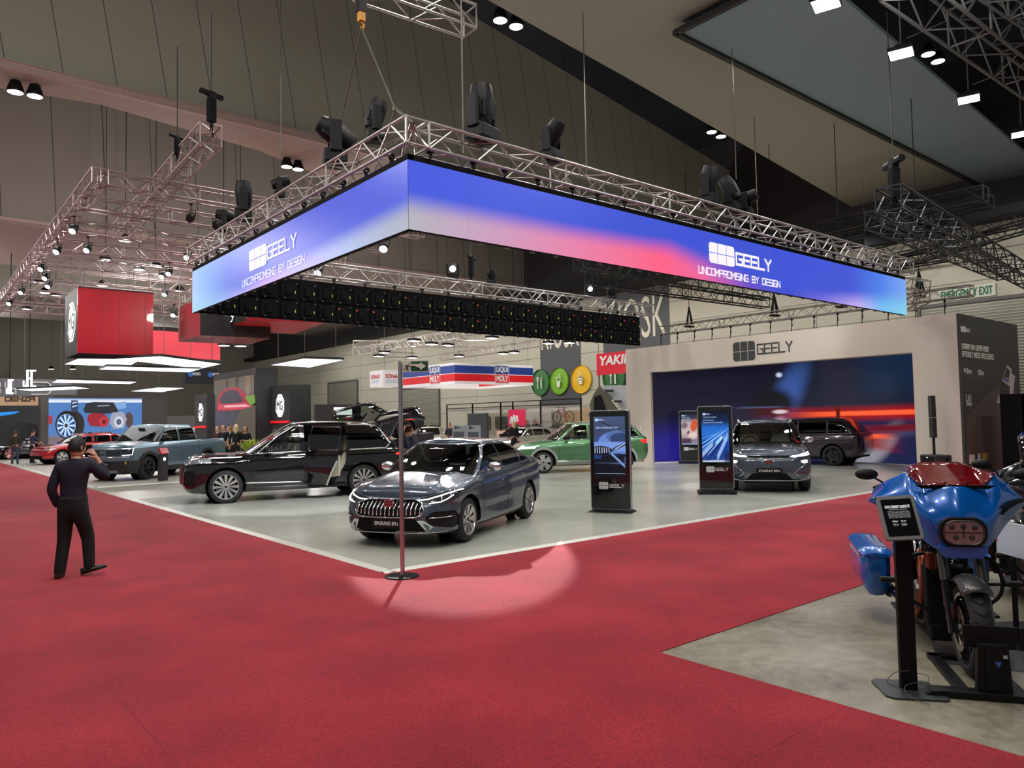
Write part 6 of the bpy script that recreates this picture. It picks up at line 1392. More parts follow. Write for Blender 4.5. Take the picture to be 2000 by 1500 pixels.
    ws = gridmesh(MB(), P_).build('windscreen', shield, t, smooth=True); md = ws.modifiers.new('s', 'SOLIDIFY'); md.thickness = .005
    for y in (-.2, -.06, .08, .2): MB().sphere((-.262, y, 1.285), .011, 8).build('screen_bolt', CHR, ws)
    # inner dash, bars, mirrors, levers
    MB().box((-.52, 0, 1.16), (.26, .56, .16)).build('dashboard', BLK, t, bevel=.03)
    m = MB(); m.tube(spline([(-.55, .10, 1.16), (-.62, .22, 1.26), (-.66, .36, 1.24), (-.74, .45, 1.2)]), .014, 8); m.tube(spline([(-.55, -.10, 1.16), (-.62, -.22, 1.26), (-.66, -.36, 1.24), (-.74, -.45, 1.2)]), .014, 8); m.build('handlebar', BLK, t, smooth=True)
    for sg in (1, -1):
        m = MB(); m.bar((-.62, sg*.40, 1.25), (-.52, sg*.50, 1.31), .008, 6); m.sphere((-.52, sg*.535, 1.325), .085, 14, (.45, 1., .52)); m.build('mirror', BLK, t, smooth=True)
    # frame, tank, seat
    tk = []
    for i in range(13):
        s = i/12; x = -.50-.62*s; w = .17*math.sin(PI*min(1, .25+.75*(1-s)))**.6*(1-.35*s); h = .16*(1-.45*s); zc = .93-.06*s; tk.append([(x, w*math.cos(2*PI*k/20), zc+h*math.sin(2*PI*k/20)*(1 if math.sin(2*PI*k/20) > 0 else .7)) for k in range(20)])
    m = gridmesh(MB(), tk, True); m.build('fuel_tank', paint, t, smooth=True)
    m = MB(); m.prism([(-1.0, .78), (-1.12, .86), (-1.35, .74), (-1.62, .80), (-1.9, .83), (-1.9, .74), (-1.3, .66), (-1.0, .7)], (0, -.16, 0), (1, 0, 0), (0, 0, 1), (0, .32, 0)); m.build('seat', mat('leather_black', (.012, .012, .012), .6), t, bevel=.05)
    P_ = []
    for i in range(13):
        a = math.radians(10+i*12); P_.append([(-1.64+math.cos(a)*(.40-.03*abs(u)**2), u*.11, .33+math.sin(a)*(.39-.04*abs(u)**2)) for u in (-1, -.7, -.3, 0, .3, .7, 1)])
    o = gridmesh(MB(), P_).build('rear_mudguard', paint, t, smooth=True); md = o.modifiers.new('s', 'SOLIDIFY'); md.thickness = .008
    m = MB()
    for sg in (1, -1): m.tube(spline([(-.35, sg*.06, .95), (-.55, sg*.13, .45), (-.62, sg*.15, .2), (-1.2, sg*.15, .2), (-1.6, sg*.14, .34)]), .02, 8); m.tube(spline([(-.38, sg*.05, .95), (-.9, sg*.09, .76), (-1.4, sg*.12, .62), (-1.6, sg*.13, .5)]), .018, 8)
    m.build('frame', BLK, t, smooth=True)
    # engine
    m = MB(); m.box((-.86, 0, .38), (.42, .24, .26)).box((-1.12, .0, .36), (.24, .26, .22)).lathe([(.001, -.19), (.11, -.19), (.12, -.16), (.12, .16), (.11, .19), (.001, .19)], (-.80, 0, .36), 'Y', 20); m.build('crankcase', MET, t, bevel=.03)
    m = MB(); m.prism(rrect(.66, .19, .09, 6, -1.3, .28), (0, .135, 0), (1, 0, 0), (0, 0, 1), (0, .07, 0)); m.build('primary_cover', BKG, t, bevel=.02)
    for tilt, nm in ((.40, 'front'), (-.40, 'rear')):
        d = Vector((math.sin(tilt), 0, math.cos(tilt))); base = Vector((-.88, 0, .5)); m = MB()
        for k in range(9):
            c = base+d*(.03+.026*k); q = d.to_track_quat('Z', 'Y').to_matrix().to_4x4(); m.box(c, (.17, .19, .009), R=q)
        m.bar(base, base+d*.27, .07, 16); m.box(base+d*.31, (.16, .17, .08), R=d.to_track_quat('Z', 'Y').to_matrix().to_4x4()); m.build('engine_cylinder', MET, t)
        MB().bar(base+d*.05+Vector((0, -.115, 0)), base+d*.30+Vector((0, -.125, 0)), .014, 8).build('pushrod_tube', CHR, t, smooth=True)
        MB().tube(spline([base+d*.22+Vector((.02, -.08, 0)), base+d*.18+Vector((.12, -.13, -.02)), Vector((-.62, -.16, .42)), Vector((-.75, -.19, .22)), Vector((-1.05, -.23, .24))]), .024, 10).build('header_pipe', COP, t, smooth=True)
    MB().lathe([(.001, -.30), (.09, -.30), (.1, -.27), (.1, -.18), (.001, -.18)], (-.86, 0, .70), 'Y', 24).build('air_cleaner', BKG, t, smooth=True, sharp=40)
    MB().box((-.56, 0, .42), (.16, .32, .44)).box((-1.2, 0, .42), (.6, .36, .4)).box((-.8, 0, .16), (.7, .3, .12)).build('radiator', BLKM, t, bevel=.015)
    for k in range(3): MB().tube(spline([(-.35, -.05+.05*k, .95), (-.45, -.16+.02*k, .78), (-.52, -.15+.03*k, .6), (-.7, -.14, .45)]), .007, 6).build('hose', BLK, t)
    MB().box((-.42, -.14, .70), (.10, .06, .12)).build('horn_bracket', COP, t, bevel=.01)
    # crash bar / pegs
    for sg in (1, -1):
        m = MB(); m.tube(spline([(-.5, sg*.1, .75), (-.5, sg*.30, .68), (-.5, sg*.33, .45), (-.5, sg*.1, .28)]), .014, 8); m.bar((-.5, sg*.25, .52), (-.5, sg*.40, .53), .012, 8); m.bar((-.5, sg*.36, .53), (-.5, sg*.47, .53), .023, 10); m.build('highway_peg', BLK, t, smooth=True, sharp=40)
        MB().box((-.72, sg*.29, .27), (.3, .1, .02)).build('footboard', BLK, t, bevel=.005)
    # exhausts and saddlebags
    for sg in (1, -1):
        m = MB().bar((-1.05, sg*.23, .26), (-1.35, sg*.26, .27), .028, 14).bar((-1.3, sg*.26, .27), (-1.98, sg*.29, .33), .05, 18); m.build('silencer', BKG, t, smooth=True, sharp=40)
        MB().bar((-1.94, sg*.289, .327), (-2.03, sg*.292, .336), .054, 18).build('silencer_tip', mat('tip_steel', (.5, .45, .42), .2, 1), t, smooth=True, sharp=40)
        rows = []
        for i in range(15):
            s = i/14; x = -1.22-.74*s; e = min(1, s/.12, (1-s)/.08+.25); e = max(.0, e)**.5; zl = .22-.0*s+.08*(1-e); zh = .575+.035*s; hw_ = .12*(.55+.45*e); yc = .37
            rows.append([(x, sg*(yc+hw_*cu*(1 if zz > .5 else .78+.44*zz)), zl+(zh-zl)*zz) for cu, zz in ((-1, .12), (-1, .5), (-1, .95), (-.9, 1), (0, 1), (.9, 1), (1, .95), (1, .72), (1.02, .5), (.92, .2), (.6, .03), (0, 0), (-.6, .02))])
        m = gridmesh(MB(), rows, True); m.add([r for r in rows[0]], [tuple(range(13))]); m.add([r for r in rows[-1]], [tuple(range(13))]); b = m.build('saddlebag', paint, t, smooth=True, sharp=50)
        rows2 = [[(p[0]+(0), p[1]+(p[1]-sg*.37)*.04, max(p[2], 0)) for p in r_] for r_ in rows]
        ml = MB(); L_ = []
        for i in range(15):
            s = i/14; x = -1.215-.75*s; e = min(1, s/.12+.2, (1-s)/.08+.3)**.5; zz = .573+.035*s; w_ = .128*(.6+.4*e)
            L_.append([(x, sg*.37-w_*sg, zz-.002), (x, sg*.37-w_*sg*1.02, zz+.03*e), (x, sg*.37-w_*sg*.7, zz+.058*e), (x, sg*.37, zz+.068*e), (x, sg*.37+w_*sg*.7, zz+.058*e), (x, sg*.37+w_*sg*1.04, zz+.028*e), (x, sg*.37+w_*sg, zz-.002)])
        gridmesh(ml, L_, True); ml.add(L_[0], [tuple(range(7))]); ml.add(L_[-1], [tuple(range(7))]); ml.build('bag_lid', paint, b, smooth=True, sharp=50)
        m = MB().sphere((-1.97, sg*.40, .60), .035, 12, (.6, 1, 1)); m.build('indicator_lamp', mat('amber_lamp', srgb(200, 150, 120), .1, .4), t, smooth=True)
    return t
PB1 = mat('paint_bright_blue', srgb(4, 92, 178), .22, .15, coat=1.); PB2 = mat('paint_deep_black', (.006, .006, .009), .12, .2, coat=1.)
RED = mat('red_screen_plastic', (.16, .002, .005), .07, alpha=.8, coat=1.); CLR = glass('clear_screen', (.78, .78, .82))
m1 = moto('bright blue touring motorcycle with a red windscreen clamped in a floor chock', (5.68, 1.99), math.radians(214), PB1, RED, BLK)
m2 = moto('black touring motorcycle with a tall clear windscreen behind the blue one', (7.3, 1.74), math.radians(212), PB2, CLR, BLK, tall=.25)
m = MB(); P_ = [(-.30, .12, 1.285), (-.27, .2, 1.28), (-.22, .26, 1.15), (-.16, .24, .98)]; m.tube(spline(P_), .018, 5, flat=.3); m.build('blue_stripe', mat('stripe_blue', srgb(60, 90, 200), .2, .2), m2)
# wheel chock
ck = thing('wheel_chock', 'black steel wheel chock gripping the front tyre of the blue motorcycle', 'stand', (5.68, 1.99, 0), math.radians(214))
CKM = mat('chock_black', (.006, .006, .007), .5, spec=.2)
m = MB(); m.prism([(-.42, 0), (.42, 0), (.42, .045), (.30, .045), (-.30, .045), (-.36, .04)], (.36, 0, .0), (0, 1, 0), (0, 0, 1), (.11, 0, 0)); m.build('cross_foot', CKM, ck, bevel=.004)
m = MB(); m.box((-.0, .17, .02), (.80, .09, .03)); m.box((0, -.17, .02), (.8, .09, .03)); m.box((.36, 0, .02), (.06, .42, .03)); m.build('base_rail', CKM, ck, bevel=.003) if 0 else None
for sg in (1, -1): MB().box((.02, sg*.16, .02), (.80, .075, .03)).build('base_rail', CKM, ck, bevel=.003)
MB().box((-.36, 0, .02), (.075, .4, .03)).build('rear_bar', CKM, ck)
m = MB(); m.prism([(-.10, .04), (.10, .04), (.085, .34), (-.085, .34)], (.385, 0, 0), (0, 1, 0), (0, 0, 1), (.05, 0, 0)); m.box((.44, 0, .2), (.012, .10, .28)); m.build('upright', CKM, ck, bevel=.004)
m = MB(); m.prism([(-.15, .30), (.15, .30), (.155, .44), (-.155, .44)], (.365, 0, 0), (0, 1, 0), (0, 0, 1), (.02, 0, 0)); m.prism([(.0, 0), (.0, .14), (.07, .14), (.07, 0)], (.375, .155, .30), (.0, .75, 0), (0, 0, 1), (.02, 0, 0)); m.build('clamp_plate', CKM, ck, bevel=.003)
MB().box((.44, .03, .27), (.004, .09, .02)).build('label_strip', mat('strip_white', srgb(170, 170, 170), .5), ck)
MB().prism([(-.02, .02), (.02, .02), (.0, -.02)], (.448, .02, .22), (0, 1, 0), (0, 0, 1), (.003, 0, 0)).build('shield_badge', mat('badge_blue', srgb(50, 90, 160), .4), ck)
MB().box((-.9, .1, .004), (1.6, .8, .004)).build('metal_sheet', mat('sheet_grey', srgb(120, 124, 128), .25, .6), ck) if 0 else tag(MB().box((0, 0, .003), (1.3, .75, .005), rz=math.radians(25)).build('floor_plate', mat('sheet_grey', srgb(112, 116, 120), .25, .6)), 'grey metal floor plate lying under the blue motorcycle', 'floor plate')
bpy.data.objects['floor_plate'].location = (6.55, 2.2, 0)
# white information board and black foot beyond the blue motorcycle
ib = thing('information_board', 'plain white information board on a black foot beyond the blue fairing', 'sign', onZ(1976, 1046, .78)*1, -.7); ib.location.z = 0; q_ = 0
MB().box((0, 0, .75), (.02, .34, .27)).build('board', mat('board_white', srgb(196, 200, 206), .5), ib); MB().bar((0, 0, 0.02), (0, 0, .6), .02).build('post', BLK, ib); MB().box((0, 0, .012), (.5, .5, .02)).build('foot', BLK, ib)
# ================================================================ people
SKIN = mat('skin', srgb(196, 146, 118), .55); HAIRK = mat('hair_black', (.008, .006, .006), .6)
def skin(nm, V, E, m, parent=None, sub=2, root=0):
    me = bpy.data.meshes.new(nm+'_rig'); me.from_pydata([v[0] for v in V], E, []); o = bpy.data.objects.new(nm+'_rig', me); COL.objects.link(o)
    md = o.modifiers.new('skin', 'SKIN'); md.use_smooth_shade = True; o.modifiers.new('sub', 'SUBSURF').levels = sub; o.modifiers['sub'].render_levels = sub
    if not me.skin_vertices: me.attributes.new('skin_vertex', 'FLOAT', 'POINT') if 0 else None
    sv = me.skin_vertices[0].data if me.skin_vertices else None
    if sv is None:
        bm = bmesh.new(); bm.from_mesh(me); L = bm.verts.layers.skin.verify()
        for i, v in enumerate(bm.verts): r = V[i][1]; v[L].radius = (r, r) if isinstance(r, (int, float)) else r; v[L].use_root = i == root
        bm.to_mesh(me); bm.free()
    else:
        for i, d in enumerate(sv): r = V[i][1]; d.radius = (r, r) if isinstance(r, (int, float)) else r; d.use_root = i == root
    dg = bpy.context.evaluated_depsgraph_get(); dg.update(); m2 = bpy.data.meshes.new_from_object(o.evaluated_get(dg)); bpy.data.objects.remove(o)
    m2.name = nm; m2.materials.clear(); m2.materials.append(m)
    for p in m2.polygons: p.use_smooth = True
    r = bpy.data.objects.new(nm, m2); COL.objects.link(r); r.parent = parent; return r
def chain(V, E, pts, start=None):
    prev = start
    for p in pts:
        V.append(p); i = len(V)-1
        if prev is not None: E.append((prev, i))
        prev = i
    return prev
def head_mesh(c, s=1., face=0.):
    """head with face: rings; face = yaw of the face in the figure's frame (0 = +y)"""
    rows = []; n = 20
    prof = [(-.125, .045, .05), (-.115, .058, .066), (-.09, .066, .082), (-.06, .070, .092), (-.02, .074, .098), (.02, .077, .101), (.06, .074, .098), (.09, .060, .080), (.11, .036, .05), (.118, .004, .005)]
    for z, rx, ry in prof:
        row = []
        for k in range(n):
            a = 2*PI*k/n; x = rx*math.cos(a); y = ry*math.sin(a)
            if math.sin(a) > 0:
                fr = max(0, math.sin(a))**6; y += fr*(.020*math.exp(-((z+.025)/.018)**2)+.010*math.exp(-((z+.095)/.02)**2)+.006*math.exp(-((z+.06)/.008)**2)-.006*math.exp(-((z-.0)/.012)**2))
            q = Matrix.Rotation(face, 3, 'Z') @ Vector((x, y, z)); row.append(tuple(Vector(c)+q*s))
        rows.append(row)
    return rows
def person(label, G, face, shirt, trousers, hair=HAIRK, H=1.72, pose='stand', long_hair=False, group=None, lean=0., lod=1, turn=0.):
    """simple standing visitor; local +y is where they face"""
    k = H/1.72; t = thing('person', label, 'person', G, face, group)
    ly = lean; S_ = lambda x, y, z: (x*k, (y+ly*max(0, z-.95))*k, (z-abs(ly)*max(0, z-.95)*.35)*k)
    arms = {'stand': (((-.24, .0, 1.12), (-.25, .06, .88)), ((.24, .0, 1.12), (.25, .06, .88))), 'phone': (((-.24, .02, 1.14), (-.10, .24, 1.12)), ((.24, .02, 1.14), (.06, .24, 1.14))), 'reach': (((-.25, .16, 1.16), (-.2, .36, 1.02)), ((.25, .16, 1.16), (.2, .36, 1.0))), 'hold': (((-.25, .02, 1.12), (-.12, .2, 1.02)), ((.24, 0, 1.12), (.25, .05, .88)))}[pose]
    hc = S_(0, .02, 1.60); B = MB(); gridmesh(B, head_mesh(hc, k, turn), True)
    V, E = [], []
    chain(V, E, [(S_(0, 0, .98), .1*k), (S_(0, 0, 1.2), .1*k), (S_(0, -.01, 1.38), .08*k), (S_(0, 0, 1.47), .052*k), (S_(0, .01, 1.54), .05*k)])
    for sx, ar in ((-1, arms[0]), (1, arms[1])):
        e = chain(V, E, [(S_(sx*.17, -.01, 1.38), .05*k), (S_(*ar[0]), .04*k), (S_(*ar[1]), .026*k)], 2)
        d = (Vector(S_(*ar[1]))-Vector(S_(*ar[0]))).normalized(); w = Vector(S_(*ar[1])); pm = w+d*.07*k
        chain(V, E, [(tuple(pm), (.034*k, .02*k))], e); pi = len(V)-1
        for f_ in range(3): q = pm+d*(.075-.008*abs(f_-1))*k+Vector((.022*(f_-1), 0, 0))*k; chain(V, E, [(tuple(q), .010*k)], pi)
        chain(V, E, [(tuple(w+d*.05*k+Vector((-sx*.035, .02, 0))*k), .011*k)], e)
    for sx in (-1, 1): chain(V, E, [(S_(sx*.09, 0, .9), .08*k), (S_(sx*.11, .01, .48), .055*k), (S_(sx*.12, -.01, .1), .038*k)], 0)
    o = skin('body', V, E, SKIN, t, 1); hm = B.build('head', SKIN, None, smooth=True)
    # join head into the body mesh
    bm = bmesh.new(); bm.from_mesh(o.data); bm.from_mesh(hm.data); bm.to_mesh(o.data); bm.free(); bpy.data.objects.remove(hm)
    for p in o.data.polygons: p.use_smooth = True
    V, E = [], []
    chain(V, E, [(S_(0, 0, .84), (.14*k, .10*k)), (S_(0, 0, .96), (.155*k, .11*k)), (S_(0, 0, 1.1), (.145*k, .10*k)), (S_(0, -.01, 1.28), (.165*k, .11*k)), (S_(0, -.01, 1.40), (.12*k, .085*k)), (S_(0, 0, 1.46), .062*k)])
    for sx, ar in ((-1, arms[0]), (1, arms[1])): chain(V, E, [(S_(sx*.165, -.01, 1.385), .066*k), (S_(*ar[0]), .053*k), (tuple(Vector(S_(*ar[0])).lerp(Vector(S_(*ar[1])), .8 if shirt[1] else .3)), .044*k)], 4)
    skin('shirt', V, E, mat('cloth_%d_%d_%d' % shirt[0], srgb(*shirt[0]), .85), t, 1)
    V, E = [], []; chain(V, E, [(S_(0, 0, 1.04), (.13*k, .095*k)), (S_(0, 0, .90), (.155*k, .11*k))])
    for sx in (-1, 1): chain(V, E, [(S_(sx*.085, 0, .82), .095*k), (S_(sx*.11, .01, .48), .072*k), (S_(sx*.12, -.01, .12), .06*k), (S_(sx*.12, -.01, .02), .06*k)], 1)
    skin('trousers', V, E, mat('cloth_%d_%d_%d' % trousers, srgb(*trousers), .85), t, 1)
    for sx in (-1, 1): MB().sphere((sx*.12*k, .05*k, .045*k), .1*k, 10, (.48, 1.25, .45)).build('shoe', mat('shoe_dark', (.02, .018, .016), .5), t, smooth=True)
    m = MB(); R_ = Matrix.Rotation(turn, 3, 'Z'); hr = []
    for i in range(8):
        a = i/7*PI*.56; row = []
        for q in range(18):
            b = 2*PI*q/18; front = max(0, math.sin(b)); zz = .125*math.cos(a)+(.03*front*(i/7)); v = R_ @ Vector((.086*math.sin(a)*math.cos(b), .108*math.sin(a)*math.sin(b)*(1-.1*front*(i/7))-.006, zz)); row.append(tuple(Vector(hc)+v*k))
        hr.append(row)
    gridmesh(m, hr, True)
    if long_hair:
        rows = []
        for i in range(5):
            zz = .05-.1*i; rows.append([tuple(Vector(hc)+(R_ @ Vector((.09*math.cos(a), -.035-.075*math.sin(a), zz)))*k) for a in [PI*q/8 for q in range(-1, 10)]])
        gridmesh(m, rows)
    m.build('hair', hair, t, smooth=True); return t
# --- walking man with phone, foreground left (local x right, y away)
G = onZ(142, 1127); fwd = Vector((_f.x, _f.y, 0)).normalized()
man = thing('person', 'person in navy shirt and black trousers walking away along the carpet, phone to the ear', 'person', (G.x, G.y, .006), math.atan2(fwd.y, fwd.x)-PI/2+.10)
NAVYS = mat('shirt_navy', srgb(22, 24, 40), .8, bump=(14, .25)); TRB = mat('trousers_black', srgb(12, 12, 14), .85, bump=(9, .2))
hc = (.03, .02, 1.555)
V, E = [], []
chain(V, E, [((0, 0, .93), .09), ((.0, 0, 1.1), .09), ((.01, 0, 1.30), .08), ((.025, 0, 1.40), .055), ((.03, .01, 1.47), .055)])
l = chain(V, E, [((-.16, 0, 1.31), .052), ((-.235, -.05, 1.05), .042), ((-.185, .06, .84), .028), ((-.165, .08, .80), (.036, .022))], 2)
chain(V, E, [((.19, 0, 1.33), .052), ((.355, .10, 1.16), .043), ((.235, .12, 1.385), .028)], 2); w = len(V)-1
pm = Vector((.19, .09, 1.475)); chain(V, E, [(tuple(pm), (.036, .022))], w); pi = len(V)-1
for i_, (dx, dy, dz) in enumerate(((-.055, .025, .055), (-.062, .0, .045), (-.060, -.022, .032), (-.052, -.040, .015))):
    a = pm+Vector((-.012, dy*.8, .035-.012*i_)); chain(V, E, [(tuple(a), .0105), (tuple(pm+Vector((dx, dy, dz))), .009), (tuple(pm+Vector((dx-.02, dy*1.1, dz-.015))), .0085)], pi)
chain(V, E, [(tuple(Vector((.215, .055, 1.425))), .013), (tuple(pm+Vector((-.05, -.05, -.03))), .010)], w)
for pts in ([(-.08, 0, .86), (-.10, .02, .46), (-.125, -.05, .09)], [(.09, 0, .86), (.135, .10, .47), (.165, .06, .13)]): chain(V, E, [(p, r) for p, r in zip(pts, (.085, .06, .04))], 0)
bo = skin('body', V, E, SKIN, man, 2); B = MB(); rw = head_mesh(hc, .94, -.45); gridmesh(B, rw, True)
ea = Vector(hc)
for sg in (1, -1):
    q = Matrix.Rotation(-.45, 3, 'Z') @ Vector((sg*.078, -.005, -.01)); B.sphere(ea+q, .03, 10, (.35, .62, 1))
hm = B.build('head', SKIN, None, smooth=True); bm = bmesh.new(); bm.from_mesh(bo.data); bm.from_mesh(hm.data); bm.to_mesh(bo.data); bm.free(); bpy.data.objects.remove(hm)
for p in bo.data.polygons: p.use_smooth = True
V, E = [], []
chain(V, E, [((0, 0, .80), (.15, .11)), ((0, 0, .93), (.165, .12)), ((0, 0, 1.05), (.155, .11)), ((.005, 0, 1.2), (.175, .12)), ((.015, -.005, 1.32), (.15, .10)), ((.028, 0, 1.41), .068)])
chain(V, E, [((-.155, 0, 1.325), .075), ((-.235, -.05, 1.05), .058), ((-.19, .05, .83), .05)], 4); chain(V, E, [((.185, 0, 1.345), .075), ((.355, .10, 1.16), .058), ((.25, .118, 1.355), .048)], 4)
skin('shirt', V, E, NAVYS, man, 2)
V, E = [], []
chain(V, E, [((0, 0, 1.02), (.15, .11)), ((0, 0, .95), (.168, .122)), ((0, -.01, .84), (.175, .13))]); chain(V, E, [((-.085, 0, .74), .105), ((-.11, .02, .44), .08), ((-.127, -.035, .12), .07), ((-.13, -.05, .0), .068)], 2); chain(V, E, [((.09, 0, .74), .105), ((.135, .09, .45), .08), ((.16, .065, .15), .068), ((.165, .06, .04), .066)], 2)
skin('trousers', V, E, TRB, man, 2)
MB().lathe([(.158, -.02), (.162, -.02), (.162, .02), (.158, .02)], (0, 0, .95), 'Z', 28, close=True).build('belt', mat('belt_leather', (.03, .03, .03), .35), man).scale = (1, .74, 1)
SH = mat('shoe_leather', (.012, .011, .011), .3)
def shoe(c, rz, pitch):
    m = MB(); rows = []
    for i in range(11):
        s = i/10; y = -.09+.28*s; w = .036+.014*math.sin(PI*min(1, s*1.15)); h = .085-.05*s if s > .3 else .075; w *= (1 if s < .9 else .7)
        rows.append([(w*math.cos(a), y, max(0, h*.5+h*.55*math.sin(a))) for a in [2*PI*k/12 for k in range(12)]])
    gridmesh(m, rows, True); m.add(rows[0], [tuple(range(12))]); m.add(rows[-1], [tuple(range(12))]); m.box((0, -.06, .008), (.066, .07, .018)).box((0, .08, .005), (.08, .2, .01))
    o = m.build('shoe', SH, man, smooth=True, sharp=50); o.location = c; o.rotation_euler = (pitch, 0, rz)
shoe((-.13, -.05, 0), .25, 0); shoe((.17, .06, .035), -1.25, .25)
m = MB(); hr = []
for i in range(12):
    a = i/11*PI*.64; row = []
    for q in range(24):
        b = 2*PI*q/24; fr = max(0, math.sin(b)); r_ = 1+.05*math.sin(7*b+i)*(i/11)*.4
        v = Matrix.Rotation(-.45, 3, 'Z') @ Vector((.088*r_*math.sin(a)*math.cos(b), .112*r_*math.sin(a)*math.sin(b)-.006, .132*math.cos(a)+.075*fr*(i/11)**2+(.02 if i < 4 else 0)*fr)); row.append(tuple(Vector(hc)+v*.95))
    hr.append(row)
gridmesh(m, hr, True); m.build('hair', HAIRK, man, smooth=True)
ph = thing('mobile_phone', 'black mobile phone held to the ear of the walking person', 'phone', tuple(man.matrix_basis @ Vector((.125, .10, 1.50))), man.rotation_euler[2]-.5)
MB().prism(rrect(.075, .155, .012, 3, -.0375, -.0775), (.004, 0, 0), (0, 1, 0), (.2, 0, .98), (-.009, 0, 0)).build('phone_body', BLK, ph)
# --- background visitors
def at(x, y): return onZ(x, y)
toward = lambda a: YAW+math.radians(a)-PI/2
HB = mat('hair_brown', srgb(58, 40, 28), .6); HBL = mat('hair_blond', srgb(206, 176, 128), .6); GREYH = mat('hair_grey', srgb(70, 66, 62), .6)
def pp(label, px, py, Hh, facing, shirt, tr, **kw): g_ = onZ(px, py); return person(label, g_, toward(facing), shirt, tr, H=Hh, **kw)
pp('person in an olive camouflage jacket and blue jeans with hands behind the back, far left', 29, 907, 1.68, 20, ((52, 50, 34), True), (52, 62, 82), hair=HB)
pp('person in a navy polo shirt and black trousers leaning over the display at far left', 63, 905.5, 1.72, -30, ((52, 60, 92), False), (20, 20, 24), pose='reach')
g1 = 'visitors talking beside the big forest screen'
def pd(label, px, ytop, Y_, Hh, facing, shirt, tr, **kw):
    a = onY(px, ytop, Y_); return person(label, (a.x, a.y, 0), toward(facing), shirt, tr, H=Hh, **kw)
pd('bearded person in a black T-shirt with a white lanyard beside the pickup bed', 437, 838, 31.5, 1.8, 180, ((18, 18, 22), False), (16, 16, 18), hair=HB, group=g1, pose='hold')
pd('person with ginger hair half hidden behind the bearded one in black', 426, 842, 33, 1.75, 160, ((60, 30, 32), True), (22, 22, 26), hair=mat('hair_ginger', srgb(140, 88, 60), .6), group=g1)
pd('person in a white shirt with a red face behind the bearded one, right side', 449, 842, 32.5, 1.72, 120, ((196, 192, 190), True), (24, 24, 28), hair=mat('hair_ginger', (0, 0, 0)), group=g1)
pd('blonde person in a long black coat with her back turned', 461, 836, 31, 1.8, 10, ((14, 14, 16), True), (12, 12, 14), hair=HBL, long_hair=True, group=g1)
pd('person with dark ponytail in a black T-shirt looking at a phone', 479, 841, 31, 1.72, 190, ((16, 16, 20), False), (16, 16, 18), long_hair=True, group=g1, pose='phone')
pd('balding person watching the glossy black pickup, behind the black SUV roof', 536, 846, 27, 1.6, 0, ((20, 20, 24), False), (20, 20, 24), hair=GREYH)
pd('person leaning into the open boot of the black SUV, left of the pole', 772, 822, 17.0, 1.78, -70, ((36, 46, 66), True), (18, 18, 22), hair=HB, lean=.5, pose='reach')
pd('person in a navy shirt bending over behind the grey sedan, right of the pole', 815, 820, 18.6, 1.8, 75, ((34, 42, 58), True), (20, 20, 26), lean=.42, pose='reach', turn=.4)
pd('person in a dark T-shirt looking down between the display walls', 878, 818, 32, 1.7, 160, ((26, 28, 40), False), (24, 24, 30), hair=HB)
pd('person in black with long blond hair walking behind the sedan', 1003, 826, 27, 1.72, 30, ((14, 14, 16), True), (18, 18, 22), hair=HBL, long_hair=True)
g2 = 'visitors in black near the magenta banner'
pd('dark-haired person in black beside the magenta banner, leftmost of three', 1022, 817, 35.5, 1.8, 150, ((16, 16, 18), True), (16, 16, 18), group=g2)
pd('long-haired person with a badge beside the magenta banner, middle of three', 1029, 820, 34.8, 1.75, 170, ((18, 16, 16), True), (16, 16, 18), hair=HB, long_hair=True, group=g2)
pd('broad person with folded arms near the magenta banner, rightmost of three', 1045, 818, 35.4, 1.8, 190, ((14, 14, 18), True), (14, 14, 18), pose='phone', group=g2)
# ================================================================ neighbouring stands and background
REDP = mat('gloss_red_panel', srgb(200, 22, 44), .22, coat=.6); SALM = mat('salmon_panel', srgb(232, 78, 88), .3); CHAR = mat('charcoal_panel', srgb(48, 47, 48), .5)
SCRW = mat('badge_light', (1, 1, 1), .4, emit=(.95, 1, .98), es=1.4); PANL = mat('light_panel', (1, 1, 1), .5, emit=(.90, 1, .98), es=2.2)
def mgbadge(par, O, A, B, rx, rz, m=SCRW, dark=CHAR):
    O, A, B = Vector(O), Vector(A), Vector(B); N = A.cross(B)
    mb = MB(); mb.add([O+A*rx*math.cos(PI/8+k*PI/4)*(.95 if k % 2 else 1)+B*rz*math.sin(PI/8+k*PI/4)+N*.01 for k in range(8)], [tuple(range(8))]); mb.build('badge', m, par)
    q = MB(); lettering(q, 'MG', O-A*rx*.62-B*rz*.38, A, B, rx*1.24, rz*.76, .02, bold=.015)
    q.tube([O+A*rx*.84*math.cos(PI/8+k*PI/4)+B*rz*.84*math.sin(PI/8+k*PI/4)+N*.02 for k in range(8)], .012, 4, closed=True); q.build('badge_letters', dark, par)
def hung(par, pts, z, top=0):
    top = (7.45 if par.location.x < 13 and par.location.y < 46 else 19)-par.location.z
    for p in pts: MB().bar((p[0], p[1], z), (p[0], p[1], top), .012, 5).build('hanging_wire', MATS['rod_grey'], par)
